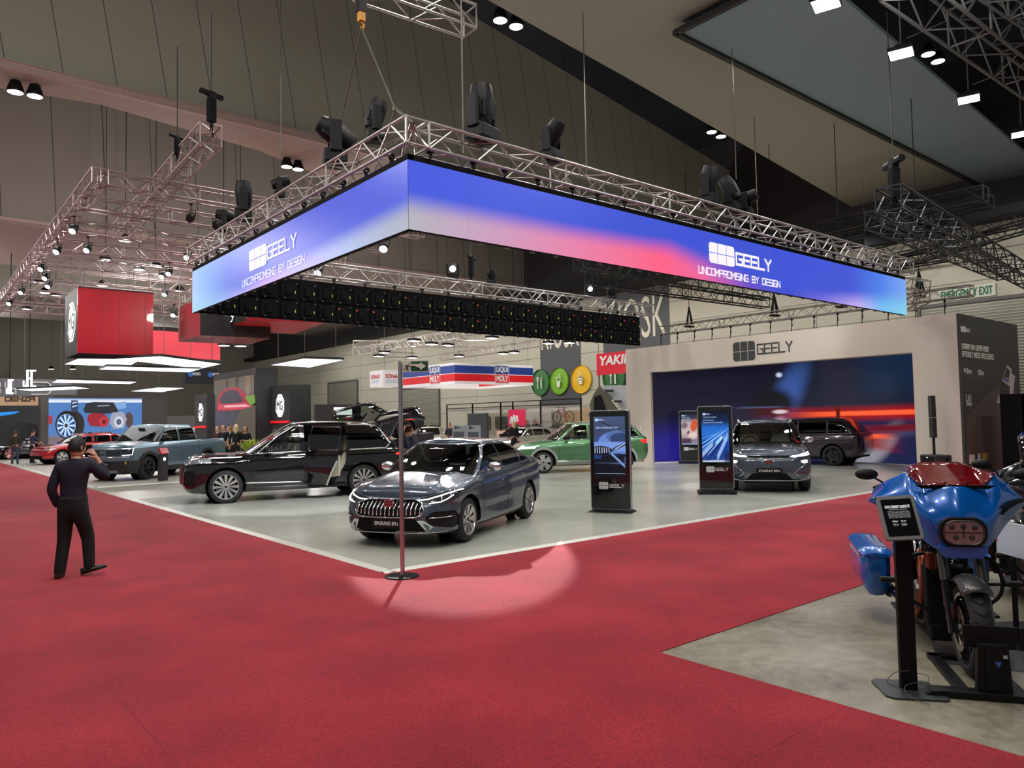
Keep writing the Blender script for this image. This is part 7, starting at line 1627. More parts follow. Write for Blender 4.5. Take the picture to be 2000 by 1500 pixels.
# hanging red box with MG badge
t = thing('hanging_box', 'big suspended red cube with a white octagonal badge on its dark side', 'hanging sign', (4.73, 28, 4.25))
m = MB(); m.box((1.16, .03, 1.09), (2.32, .06, 2.18)); m.build('red_face', REDP, t)
m = MB()
for x in (.70, 1.25, 2.05): m.box((x, -.003, 1.09), (.008, .004, 2.14))
m.build('panel_joint', mat('joint_maroon', srgb(90, 10, 20), .5), t)
MB().box((.03, 1.2, 1.09), (.06, 2.3, 2.18)).box((1.16, 2.33, 1.09), (2.32, .06, 2.18)).box((2.29, 1.2, 1.09), (.06, 2.3, 2.18)).box((1.16, .0, 2.19), (2.34, .1, .03)).build('dark_side', CHAR, t)
mgbadge(t, (-.005, 1.0, 1.12), (0, -1, 0), (0, 0, 1), .78, .72); hung(t, ((.1, .1), (2.2, .1)), 2.18, 4.5)
t2_ = onY(299, 640, 36); t3_ = onY(430, 704, 36)
t = thing('hanging_box', 'salmon pink suspended panel block behind the red cube', 'hanging sign', (t2_.x-.6, 36, t3_.z)); w = t3_.x-t2_.x+.6
MB().box((w/2, .6, .62), (w, 1.2, 1.25)).build('panel', SALM, t); MB().box((w/2+.5, -.01, .0), (w-.6, .03, .05)).build('lower_edge', CHAR, t); hung(t, ((.2, .5), (w-.2, .5)), 1.25, 3.5)
def under_box(label, P, z, h, front, side, under, badge=None):
    Q = [onZ(*p, z) for p in P]; c = Q[1]     # P: far-left, near-left, near-right, far-right
    t = thing('hanging_box', label, 'hanging sign', c); R = [q-c for q in Q]; up = Vector((0, 0, h))
    MB().add(R, [(0, 1, 2, 3)]).add([r+up for r in R], [(3, 2, 1, 0)]).add([R[0], R[3], R[3]+up, R[0]+up, R[2], R[2]+up], [(0, 1, 2, 3), (1, 4, 5, 2)]).build('underside', under, t)
    MB().add([R[1], R[2], R[2]+up, R[1]+up], [(0, 1, 2, 3)]).build('front_face', front, t); MB().add([R[0], R[1], R[1]+up, R[0]+up], [(0, 1, 2, 3)]).build('side_face', side, t)
    if badge: 
        A = (R[1]-R[0]).normalized(); mgbadge(t, (R[0]+R[1])/2+Vector((0, 0, .42))-A.cross(Vector((0, 0, 1)))*-.02, A, Vector((0, 0, 1)), .42, .40, m=CHAR, dark=SCRW)
    hung(t, [(r.x*.95, r.y*.95) for r in R[:2]], h, 11-z); return t
under_box('suspended box with a red side, dark front and red underside left of the banner corner', [(348.5, 667.6), (391, 655), (528.5, 661), (486, 673)], 4.8, 1.25, CHAR, REDP, REDP)
under_box('suspended dark box with an outlined octagon badge and wide red underside', [(425.6, 644), (481.5, 625), (634, 631), (575.6, 652)], 5.2, 1.0, REDP, CHAR, mat('red_underside', srgb(214, 44, 62), .35), badge=True)
def lpanel(label, P, z):
    Q = [onZ(*p, z) for p in P]; c = sum(Q, Vector())/4; t = thing('panel_lamp', label, 'lamp', c, 0, 'thin glowing ceiling panels over the neighbouring stand'); R = [q-c for q in Q]
    MB().add([r*1.0 for r in R], [(0, 1, 2, 3)]).build('diffuser', PANL, t); o = MB(); up = Vector((0, 0, .09)); o.add([r*1.015+Vector((0, 0, .004)) for r in R]+[r*1.015+up for r in R], [(0, 1, 2, 3), (4, 5, 6, 7)]+[(i, (i+1) % 4, 4+(i+1) % 4, 4+i) for i in range(4)]); o.build('panel_frame', CHAR, t); hung(t, [(r.x*.8, r.y*.8) for r in R[:3]], .09, 11-z)
lp = 'thin glowing white panel, '
lpanel(lp+'directly under the red cube', [(126, 711.7), (153, 700.7), (275, 702), (250, 716)], 4.2); lpanel(lp+'widest one under the salmon block', [(226, 701), (313, 696), (431, 711), (391, 720)], 4.12)
lpanel(lp+'long slim one below the two wide ones', [(193.5, 721.5), (209, 716), (391.5, 720.5), (369, 727)], 4.05); lpanel(lp+'alone to the right above the forest screen', [(530, 713), (594, 700.5), (671, 703), (605, 717.5)], 4.25)
lpanel(lp+'upper one over the red hatchback', [(102, 747), (113, 741.5), (266, 746), (254, 750)], 4.0); lpanel(lp+'leftmost, in front of the big grey letters', [(33, 760.5), (144, 755), (175, 759), (62, 764)], 3.95); lpanel(lp+'right of the engine screen', [(256, 764), (310, 757), (360, 758), (316, 765.5)], 3.9)
# truss grid over that stand
TP = mat('truss_red_reflection', (.40, .31, .31), .45, .8); gz = 7.62; gt = 'silver box truss of the grid over the neighbouring stand, '  # pink in the metal colour stands for red light reflected on silver truss
truss('aluminium_truss', gt+'long left edge run', (3.68, 19.2, gz), (3.95, 46, gz), .34, m=TP, r=.022)
ords = ['nearest', 'second', 'third', 'fourth', 'fifth', 'sixth', 'seventh', 'eighth', 'farthest']
for k, y in enumerate((19.4, 21.8, 24.6, 27.3, 30, 33, 36, 39.5, 43)): truss('aluminium_truss', gt+ords[k]+' cross run', (3.7, y, gz), (12.6, y, gz), .34, m=TP, r=.022)
a, b = onZ(412, 262, 8.3), onZ(262, 425, 8.3); truss('aluminium_truss', 'thick silver box truss sloping down to the grid at upper left', a, a+(b-a)*1.25, .46, m=TP, r=.028)
hoist(tuple(a+Vector((-.02, -.1, .2))), 'black hoist with crossbar at the upper end of the thick sloping truss', s=.85, rz=.3)
hoist(tuple(onZ(346, 305, 8.3)), 'smaller black hoist left of the thick sloping truss', s=.6, rz=.3)
def can(p, label, lit=True, rz=YAW-PI/2, group='egg-shaped spotlights hanging from the truss grid'):
    t = thing('spotlight', label, 'stage light', p, rz, group)
    MB().bar((0, 0, .16), (0, 0, .32), .012, 5).box((0, 0, .33), (.06, .06, .05)).bar((-.12, 0, .02), (-.12, 0, .16), .01, 5).bar((.12, 0, .02), (.12, 0, .16), .01, 5).bar((-.12, 0, .16), (.12, 0, .16), .01, 5).build('bracket', BLK, t)
    b = MB().lathe([(.001, .16), (.06, .14), (.1, .06), (.11, -.04), (.09, -.14), (.085, -.14)], (0, 0, 0), 'Z', 16).build('housing', BLK, t, smooth=True); b.rotation_euler = (-.8, 0, 0)
    MB().lathe([(.001, -.138), (.085, -.138)], (0, 0, 0), 'Z', 14).build('lens', LAMPC if lit else mat('lens_dark', (.02, .02, .03)), b)
sl = 'egg-shaped spotlight on the truss grid, '
for (x, y, l, lit) in ((145, 447, 'topmost on the left edge', 1), (113, 488, 'second down the left edge', 1), (172, 485, 'inside, right of the second one', 1), (82, 522, 'third down the left edge, upper', 1), (90, 540, 'third down the left edge, lower', 1), (96, 556, 'lowest of the left cluster', 1), (43, 568, 'fourth down the left edge', 1), (20, 590, 'last down the left edge', 1),
                       (373, 424, 'unlit round one in the open top bay', 0), (424, 438, 'unlit one beside the left banner truss', 0), (367, 499, 'just left of the banner', 1), (318, 537, 'left of the close pair', 1), (331, 531, 'right of the close pair', 1), (323, 572, 'facing left above the red cube', 1), (340, 612, 'small one right of the red cube', 1), (750, 480, 'alone beneath the banner corner', 1), (622, 528, 'at the left end of the back banner truss', 1)):
    z_ = 7.15 if x < 600 and y < 600 else (5.35 if x == 750 else 5.5 if x == 622 else 6.)
    can(onZ(x, y, z_) if x < 600 else (onX(x, y, 8.2) if x == 750 else onY(x, y, 17.6)), sl+l, bool(lit))
for i, (x, y) in enumerate(((245, 470), (206, 508), (304, 520), (272, 527), (76, 552), (52, 604), (200, 558), (87, 572), (109, 578), (351, 568), (343, 618), (100, 721), (142, 721), (165, 740), (437, 675), (470, 676))):
    z_ = 9.6 if y < 640 else (7.5 if x < 300 else 5.4); p = onZ(x, y, z_); t = thing('round_downlight', 'distant glowing round hall lamp above the neighbouring stand', 'lamp', p, 0, 'distant round hall lamps above the neighbouring stand')
    MB().lathe([(.26, 0), (.27, .08), (.1, .3), (.001, .3)], (0, 0, 0), 'Z', 16).build('housing', BLK, t); MB().lathe([(.001, -.005), (.25, -.005)], (0, 0, 0), 'Z', 16).build('lens', LAMP, t); MB().bar((0, 0, .3), (0, 0, 19-z_), .015, 5).build('stem', BLK, t)
# big forest screen wall
fs = screen_mat('forest_screen', [(0, (62, 58, 66)), (.55, (78, 74, 80)), (.62, (70, 62, 58)), (1, (98, 84, 72))], [
    (.9, .45, .22, .08, .4, .5, (104, 140, 50)), (.9, .22, .25, .2, .5, .8, (88, 84, 62)), (.6, .85, .04, .3, 0, .7, (60, 48, 40)), (.85, .8, .05, .3, 0, .7, (120, 96, 76)), (.35, .8, .03, .25, 0, .8, (58, 50, 46)),
    (.2, .3, .4, .2, 0, .9, (66, 62, 70))], es=1.1)
def glow(c): return mat('pic_%d_%d_%d' % c, (0, 0, 0), .4, emit=srgb(*c), es=1.1)
def ell(cx, cy, rx, ry, n=28, a0=0, a1=360): return [(cx+rx*math.cos(math.radians(a0+(a1-a0)*k/n)), cy+ry*math.sin(math.radians(a0+(a1-a0)*k/n))) for k in range(n if a1-a0 == 360 else n+1)]
def picture(par, fn, items):
    for k, (pts, col) in enumerate(items):
        q = MB(); P = [fn(*p, .012+.004*k)-par.location for p in pts]; q.add(P, [tuple(range(len(P)))]); q.build('screen_picture', glow(col), par)
bx = thing('video_wall', 'tall dark video wall showing a red car in a forest', 'screen', (12.2, 32, 0))
MB().box((.5, 2.75, 2.12), (.98, 5.5, 4.25)).build('cabinet', CHAR, bx); o = uv_sheet('screen', [(-.012, 5.35), (-.012, .15)], .2, 3.95, fs, bx)
def pillar(label, px, Y_, pl, pr, z, badge=True):
    c = onY(px, 760, Y_); f_ = onX(pl, 760, c.x); r_ = onY(pr, 760, Y_); d = f_.y-Y_; w = r_.x-c.x
    t = thing('display_pillar', label, 'pillar', (c.x, Y_, 0)); MB().box((w/2, d/2, z/2), (w, d, z)).build('tower', CHAR, t)
    mgbadge(t, (-.006, d/2, z*.75), (0, -1, 0), (0, 0, 1), d*.24, d*.26); MB().box((-.03, d/2, z*.545), (.06, d*.95, .09)).build('red_shelf', mat('shelf_red_lit', srgb(220, 20, 30), .4, emit=srgb(200, 20, 30), es=.8), t)
pillar('dark square pillar with a glowing octagon badge behind the glossy black pickup', 566, 30, 529, 607, 3.43)
pillar('smaller dark pillar with a glowing octagon badge left of the forest screen', 404, 34, 381, 420, 3.16)
picture(bx, lambda x, y, o: onX(x, y, 12.185-o), [(([(424, 782), (430, 766), (446, 757), (466, 757), (478, 768), (490, 788), (496, 796), (492, 800), (424, 803)]), (158, 34, 54)), (([(429, 781), (436, 767), (450, 761), (463, 763), (473, 778), (474, 788), (434, 790)]), (58, 52, 60)), (([(425, 790), (480, 786), (494, 794), (480, 799), (425, 801)]), (196, 60, 76)), (([(438, 792), (480, 790), (488, 794), (438, 796)]), (226, 170, 176)), (([(478, 775), (497, 771), (499, 786), (488, 792)]), (108, 146, 52)), (([(448, 850), (470, 800), (499, 792), (499, 870)]), (84, 78, 66))])
# engine screen
es_ = screen_mat('engine_screen', [(0, (110, 96, 104)), (.18, (96, 84, 92)), (.2, (78, 120, 176)), (.9, (72, 118, 180)), (.93, (236, 240, 246)), (1, (90, 130, 190))], [
    (.5, .1, .6, .1, 0, .5, (120, 104, 112))], es=1.15)
ew = thing('video_wall', 'wide video wall showing an engine and wheel behind the red hatchback', 'screen', (6.65, 50, 0))
wd = onY(327, 772, 50).x-6.65; MB().box((wd/2, .5, 1.85), (wd, 1., 3.7)).build('surround', mat('surround_brown', srgb(74, 68, 66), .7), ew); uv_sheet('screen', [(.38, -.02), (5.31, -.02)], .75, 3.5, es_, ew)
wsp = [([(129.3+c*3-s_*1.1, 831.2+s_*4+c*1.1), (129.3+c*17-s_*2.2, 831.2+s_*20.5+c*2.4), (129.3+c*17+s_*2.2, 831.2+s_*20.5-c*2.4), (129.3+c*3+s_*1.1, 831.2+s_*4-c*1.1)], (190, 220, 250)) for c, s_ in [(math.cos(2*PI*k/11), math.sin(2*PI*k/11)) for k in range(11)]]
picture(ew, lambda x, y, o: onY(x, y, 49.97-o), [(ell(146, 829, 19, 26), (40, 34, 36)), ([(139, 782), (152, 782), (152, 804), (139, 804)], (40, 56, 90)), ([(141, 786), (151, 784), (151, 786), (141, 789)], (190, 205, 225)), ([(141, 793), (151, 791), (151, 793), (141, 796)], (190, 205, 225)),
    (ell(131, 830, 23, 28), (18, 16, 18)), (ell(129.3, 831.2, 18.6, 22.6), (150, 190, 235)), (ell(129.3, 831.2, 17.4, 21.4), (24, 60, 120))]+wsp+[(ell(129.3, 831.2, 3, 4), (20, 26, 40)),
    (ell(252, 820, 8, 15), (84, 62, 62)), ([(163, 800), (168, 788), (184, 785), (222, 786), (231, 792), (230, 806), (196, 809), (166, 806)], (34, 36, 46)), ([(190, 792), (214, 791), (214, 793), (190, 794)], (150, 160, 180)), ([(222, 787), (246, 784), (246, 797), (230, 800)], (120, 160, 210)),
    ([(172, 810), (186, 806), (206, 810), (214, 820), (208, 834), (176, 832), (170, 820)], (150, 34, 48)), (ell(203, 824, 9, 10), (190, 50, 66)), (ell(203, 824, 4, 5), (110, 20, 30)), ([(218, 806), (240, 804), (248, 818), (242, 836), (222, 838), (214, 826)], (150, 156, 176)), (ell(232, 824, 9, 11), (200, 206, 220)), (ell(232, 824, 5, 6), (90, 90, 110)), ([(95, 811), (103, 814), (101, 828), (95, 829)], (170, 40, 50))])
# distant brand arches and signs, left edge
ar = thing('brand_arch', 'grey arched fascia with huge white outline letters at the far left', 'sign', (0, 57, 0))
a = onY(-60, 738, 57); b = onY(150, 738, 57); c = onY(-60, 790, 57)
q = MB(); P = [(a.x, c.z), (a.x, a.z), (b.x-1.5, a.z), (b.x-.5, a.z-.15), (b.x, a.z-.5), (b.x+.05, c.z)]; q.prism(P, (0, 0, 0), (1, 0, 0), (0, 0, 1), (0, .6, 0)); q.build('fascia', mat('fascia_grey', srgb(110, 110, 116), .5), ar)
q = MB(); l0 = onY(-38, 770, 56.9); l1 = onY(98, 770, 56.9)
u = (l1.x-l0.x); z0 = l0.z; h = onY(0, 746, 57).z-z0
q.tube([(l0.x+u*p[0], -.06, z0+h*p[1]) for p in ((0, 0), (.22, 0), (.27, .12), (.27, .38), (.22, .5), (.27, .62), (.27, .88), (.22, 1), (0, 1))], .06, 5); q.tube([(l0.x, -.06, z0+h*.5), (l0.x+u*.24, -.06, z0+h*.5)], .06, 5)
q.tube([(l0.x+u*p[0], -.06, z0+h*p[1]) for p in ((.34, 1), (.34, .55), (.42, .45), (.58, .45), (.64, .55), (.64, 1))], .06, 5); q.tube([(l0.x+u*.49, -.06, z0+h*.45), (l0.x+u*.49, -.06, z0)], .06, 5)
q.tube([(l0.x+u*p[0], -.06, z0+h*p[1]) for p in ((.72, 0), (.95, 0), (1, .15), (1, .85), (.95, 1), (.72, 1))], .06, 5); q.build('outline_letter', mat('letter_pale', srgb(210, 210, 206), .5), ar)
MB().box((b.x-3, .3, 2.0), (9, .5, 4)).build('back_wall', mat('arch_back', srgb(56, 56, 58), .8), ar)
dz = thing('fascia_sign', 'tan fascia board lettered DENZA at the far left', 'sign', (0, 54, 0)); a, b = onY(-30, 775, 54), onY(76, 792, 54)
MB().box(((a.x+b.x)/2, 0, (a.z+b.z)/2), (b.x-a.x, .2, a.z-b.z)).build('board', mat('board_tan', srgb(206, 170, 130), .6), dz); q = MB(); a, b = onY(10, 783, 54), onY(67, 775.5, 54); strokes(q, 'DENZA', (a.x, -.11, a.z), (1, 0, 0), (0, 0, 1), b.x-a.x, b.z-a.z, .06, .01); q.build('lettering', mat('letter_brown', srgb(60, 44, 34), .6), dz)
for k, (xa, xb, ya, yb) in enumerate(((46, 69, 754, 724), (13, 25, 768, 742))):
    a, b = onY(xa, ya, 46), onY(xb, yb, 46); jc = thing('hanging_sign', 'glowing white JAC letters, '+['larger right-hand sign', 'smaller left-hand sign'][k], 'sign', (a.x, 46, a.z)); q = MB(); strokes(q, 'JAC', (0, 0, 0), (1, 0, 0), (0, 0, 1), b.x-a.x, b.z-a.z, .075, .01, gap=.2); q.build('letters', mat('letters_lit', (1, 1, 1), emit=(.85, .93, 1), es=2.2), jc); MB().box(((b.x-a.x)/2, .06, (b.z-a.z)/2), ((b.x-a.x)*.9, .08, .05)).bar(((b.x-a.x)/2, .06, 0), ((b.x-a.x)/2, .06, 11-a.z), .02).build('backing_rail', BLK, jc)
bs = thing('vehicle_display', 'dark covered vehicle display with a glowing blue edge at the far left', 'display', (4.6, 53, 0)); m = MB(); m.prism([(-2, 0), (2.6, 0), (2.6, 1.9), (1.6, 2.35), (-.5, 2.2), (-2, 1.6)], (0, 0, 0), (1, 0, 0), (0, 0, 1), (0, .8, 0)); m.build('body', CLAD, bs, bevel=.05); a = onY(0, 812, 52.9); MB().prism([(-1.5, .1), (.9, .26), (.6, .1), (-1.5, -.25)], (a.x-4.6+.1, -.1, a.z), (1, 0, 0), (0, 0, 1), (0, -.05, 0)).build('blue_edge', mat('edge_blue', (0, 0, 0), emit=srgb(20, 130, 210), es=1.3), bs)
dm = onZ(18, 899); CH = dict(RH); CH.update(paint=PB2, rimcol=mat('rim_rosy', srgb(190, 130, 125), .3, .7)); make_car(CH, 'car', 'black open display chassis with rosy wheels behind the visitors at far left', (dm.x+.1, dm.y+.5), math.radians(178))
# VCM banner
a, b = onY(362, 718, 44), onY(424, 751, 44); t = thing('hanging_banner', 'dark hanging banner lettered VCM left of the forest screen', 'banner', (a.x, 44, b.z)); w, h = b.x-a.x, a.z-b.z
MB().box((w/2, .3, h/2), (w, .6, h)).build('fabric', mat('banner_ink', srgb(20, 24, 32), .7), t)
for k in range(2):
    q = MB(); lettering(q, 'vcm', (w*(.10+.62*k)+w*.12, -.01, h*.55), (1, 0, 0), (0, 0, 1), w*.24, h*.16, .005, bold=.01); q.build('lettering', mat('banner_white', srgb(210, 214, 220), .6), t); MB().lathe([(.001, -.012), (.14, -.012)], (w*(.10+.62*k)+.1, 0, h*.6), 'Y', 12).build('globe_mark', mat('globe_blue', srgb(40, 110, 190), .5), t)
hung(t, ((.2, .3), (w-.2, .3)), h, 11-b.z)
# liquid products ring and box signs
def ringsign(name, label, X_, y0, yf, xr, z0, z1, panels):
    t = thing(name, label, 'hanging sign', (X_, y0, z0)); h = z1-z0; d = yf-y0; w = xr-X_
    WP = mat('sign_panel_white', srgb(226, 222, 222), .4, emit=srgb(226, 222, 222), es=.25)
    for c, s_ in (((.03, d/2), (.06, d)), ((w/2, .03), (w, .06)), ((w-.03, d/2), (.06, d)), ((w/2, d-.03), (w, .06))): MB().box((c[0], c[1], h/2), (s_[0], s_[1], h)).build('side_panel', WP, t)
    return t, w, d, h
X_ = 24.; y0 = onX(888, 750, X_).y; z0, z1 = 3.82, 5.0; yf = onX(787, 740, X_).y; xr = onY(1041, 740, y0).x
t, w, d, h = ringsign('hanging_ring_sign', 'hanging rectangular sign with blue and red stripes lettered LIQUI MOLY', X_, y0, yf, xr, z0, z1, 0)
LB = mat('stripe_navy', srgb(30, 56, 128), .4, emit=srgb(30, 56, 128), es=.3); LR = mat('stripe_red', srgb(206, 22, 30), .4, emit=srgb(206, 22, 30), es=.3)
def strip(zl, zh, m_, nm): MB().box((-.008, d/2, (zl+zh)/2*h), (.012, d, (zh-zl)*h)).build(nm, m_, t); MB().box((w/2, -.008, (zl+zh)/2*h), (w, .012, (zh-zl)*h)).build(nm, m_, t); MB().box((w-.07, d/2, (zl+zh)/2*h), (.012, d-.2, (zh-zl)*h)).build(nm, m_, t)
strip(.52, .88, LB, 'blue_stripe'); strip(.14, .48, LR, 'red_stripe')
for A, O, cx in (((0, -1, 0), (-.02, 0, 0), None), ((1, 0, 0), (0, -.02, 0), None)):
    A = Vector(A); s0 = d*.44 if A.y else w*.50; bw = .95; O = Vector(O)+(Vector((0, s0, 0)) if A.y else Vector((s0, 0, 0)))
    m = MB(); N = A.cross(Vector((0, 0, 1))); m.add([O+A*x+Vector((0, 0, z))+N*.004 for x, z in ((-.06, .06*h), (bw+.06, .06*h), (bw+.06, .96*h), (-.06, .96*h))], [(0, 1, 2, 3)]); m.build('logo_border', WHT, t)
    for z_, txt, mm in ((.52, 'LIQUI', LB), (.1, 'MOLY', LR)):
        m = MB(); m.add([O+A*x+Vector((0, 0, z))+N*.01 for x, z in ((-.02, z_*h), (bw+.02, z_*h), (bw+.02, (z_+.4)*h), (-.02, (z_+.4)*h))], [(0, 1, 2, 3)]); m.build('logo_field', mm, t)
        q = MB(); lettering(q, txt, O+A*.05+Vector((0, 0, (z_+.06)*h)), A, (0, 0, 1), bw-.1, .29*h, .02, bold=.02); q.build('lettering', WHT, t)
hung(t, ((.1, .1), (w-.2, .2), (.1, d-.2)), h, 5)
y0 = onX(748, 740, 24).y; yf = onX(722, 740, 24).y; xr = onY(783, 740, y0).x
t, w, d, h = ringsign('hanging_box_sign', 'small white hanging cube sign lettered SONAX in red', 24, y0, yf, xr, 4.02, 5.09, 0); RT = mat('sonax_red', srgb(200, 30, 40), .5)
for O, A, L_ in (((-.005, d*.88, h*.52), (0, -1, 0), d*.76), ((w*.14, -.005, h*.52), (1, 0, 0), w*.95)): q = MB(); lettering(q, 'SONAX', O, A, (0, 0, 1), L_*.9, h*.22, .006, bold=.015); q.build('lettering', RT, t); q = MB(); O2 = Vector(O)-Vector((0, 0, h*.2)); q.add([O2+Vector(A)*x+Vector((0, 0, z)) for x, z in ((0, .06), (L_*.8, .06), (L_*.8, .08), (0, .08))], [(0, 1, 2, 3)]); lettering(q, 'MADE IN GERMANY', O2-Vector((0, 0, .08)), A, (0, 0, 1), L_*.8, h*.06, .006); q.build('strap_line', LB, t)
hung(t, ((.3, .3),), h, 5)
y0 = onX(1165, 700, 28).y; t = thing('hanging_banner', 'red hanging banner lettered YAKIMA cut off by the cream wall', 'banner', (28, y0, 4.14))
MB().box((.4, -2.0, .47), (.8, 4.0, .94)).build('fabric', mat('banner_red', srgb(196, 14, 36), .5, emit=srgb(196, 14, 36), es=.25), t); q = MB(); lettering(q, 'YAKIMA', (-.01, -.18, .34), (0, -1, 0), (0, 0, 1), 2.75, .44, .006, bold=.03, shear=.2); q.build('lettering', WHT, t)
MB().box((-.01, -2, -.08), (.05, 4, .16)).build('lower_lip', mat('banner_red_bright', srgb(220, 30, 50), .5), t); MB().bar((.05, -.1, -.1), (.05, -.1, -1.2), .03).bar((.05, -.1, .94), (.05, -.1, 5), .012).build('pole', BLK, t)
# warm mid trusses with floods
TW = mat('truss_warm', (.62, .56, .50), .4, .7); mt = 'pale box truss above the striped ring sign, '
truss('aluminium_truss', mt+'lower left run', onZ(695, 688, 5.6), onZ(905, 652, 5.6), .38, m=TW); truss('aluminium_truss', mt+'right run', onZ(864, 698, 5.6), onZ(1062, 668, 5.6), .36, m=TW); truss('aluminium_truss', mt+'short back run', onZ(690, 672, 6.4), onZ(960, 672, 6.4), .36, m=TW); truss('aluminium_truss', mt+'far small run', onZ(742, 692, 6.0), onZ(808, 694, 6.0), .3, m=TW)
for i, (x, y) in enumerate(((740, 696), (751, 689), (805, 699), (843, 672.5), (875, 674.7), (897, 696), (961, 660.6), (983, 691), (1004.5, 689), (1071, 671), (1112, 670), (809, 666))):
    p = onZ(x, y, 5.3); t = thing('floodlight', 'warm rectangular floodlight on the pale trusses above the striped ring sign', 'lamp', p, .3, 'warm floodlights on the pale trusses'); MB().box((0, 0, .05), (.5, .36, .1)).bar((0, 0, .1), (0, 0, .35 if i % 2 else 19-p.z), .012).build('housing', BLK, t); MB().box((0, 0, -.006), (.46, .32, .012)).build('lens', mat('lamp_warm', (1, 1, 1), emit=(1, .86, .74), es=7), t)
# shell-scheme booths along the wall
bo_ = thing('booth_frame', 'black metal booth frame with pale fascias below the round food signs', 'booth', (30, 36, 0)); m = MB(); ya, yb = -6., 7.2
for y in (ya, -2.6, 0, 1.2, 4.2, yb): m.box((0, y, 1.45), (.07, .07, 2.9))
for z in (2.9, 2.62): m.box((0, (ya+yb)/2, z), (.07, yb-ya, .05))
m.build('frame', BLKM, bo_)
for k, (y0_, y1_) in enumerate(((-5.9, -2.7), (-2.5, 1.0), (1.3, 4.1), (4.3, 7.1))): MB().box((.06, (y0_+y1_)/2, 2.4), (.04, y1_-y0_, .30)).build('fascia', mat('fascia_pale', srgb(176, 174, 164), .6), bo_); q = MB(); lettering(q, ['Rhino', 'Offroad', 'Camping', 'Outback'][k], (.03, (y0_+y1_)/2+.7, 2.34), (0, -1, 0), (0, 0, 1), 1.4, .12, .01); q.build('fascia_lettering', GL, bo_) if 0 else None
for k, (y_, z_, w_, h_, c_) in enumerate(((6.2, 1.6, 1.4, .9, (150, 130, 90)), (4.9, 1.6, 1.0, .9, (96, 84, 66)), (3.2, 1.6, 1.2, .8, (70, 60, 50)), (2.2, 1.7, .8, .6, (60, 90, 110)), (-.6, 1.5, 2.4, 1.6, (190, 188, 180)), (-4.2, 1.5, 2.6, 1.8, (176, 150, 116)))): MB().box((1.6, y_, z_), (.05, w_, h_)).build('poster', mat('poster_%d' % k, srgb(*c_), .6), bo_)
MB().box((1.7, .6, 1.3), (.05, yb-ya, 2.6)).build('back_panel', mat('panel_cream', srgb(158, 150, 132), .7), bo_)
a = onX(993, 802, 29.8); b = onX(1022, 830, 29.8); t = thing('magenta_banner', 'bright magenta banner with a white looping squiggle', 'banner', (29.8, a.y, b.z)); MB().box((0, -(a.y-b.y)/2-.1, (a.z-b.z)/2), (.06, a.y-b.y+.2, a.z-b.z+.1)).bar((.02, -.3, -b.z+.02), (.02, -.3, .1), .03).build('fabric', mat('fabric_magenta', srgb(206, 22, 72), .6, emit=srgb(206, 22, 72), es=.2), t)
q = MB(); q.tube(spline([(-.05, -.25, .1), (-.05, -.35, .5), (-.05, -.45, .2), (-.05, -.6, .6), (-.05, -.7, .15), (-.05, -.85, .55), (-.05, -.95, .2)]), .06, 6); q.build('squiggle', WHT, t)
a = onX(970, 832, 27); b = onX(1016, 853, 27); a.z = 1.15; t = thing('reception_counter', 'pale pink lit counter behind the grey sedan roof', 'counter', (27, (a.y+b.y)/2, 0)); MB().box((.3, 0, a.z/2), (.6, a.y-b.y, a.z)).build('body', mat('counter_pink', srgb(224, 176, 160), .6), t); MB().box((-.02, .1, a.z*.55), (.02, (a.y-b.y)*.7, a.z*.5)).build('picture', mat('picture_brown', srgb(120, 84, 84), .6), t)
a = onX(913, 808, 22); b = onX(952, 850, 22); t = thing('display_screen', 'back of a dark grey freestanding screen behind the grey sedan', 'screen', (22, (a.y+b.y)/2, 0)); MB().box((.05, 0, a.z/2+.1), (.1, a.y-b.y, a.z-.2)).build('panel', mat('panel_slate', srgb(50, 54, 60), .5), t, bevel=.03); MB().box((.05, 0, .05), (.5, 1.2, .1)).build('foot', BLK, t)
for k, (xa, xb) in enumerate(((883, 909), (911, 938))):
    a = onX(xa, 831, 19.5); b = onX(xb, 852, 19.5); t = thing('information_board', 'pale grey specification board behind the sedan, '+['left of the pair', 'right of the pair'][k], 'sign', (19.5, (a.y+b.y)/2, 0)); w_ = a.y-b.y
    MB().box((.02, 0, a.z*.62), (.04, w_, a.z*.76)).build('board', mat('board_pale', srgb(150, 152, 156), .5), t); q = MB(); geely(q, (-.004, w_*.3, a.z*.9), (0, -1, 0), (0, 0, 1), w_*.13, .003); q.build('lettering', GL, t); MB().box((-.003, 0, a.z*.72), (.004, w_*.8, a.z*.2)).build('picture', mat('picture_grey', srgb(80, 84, 90), .5), t); MB().box((.02, 0, .12), (.3, w_, .24)).build('foot', BLK, t)
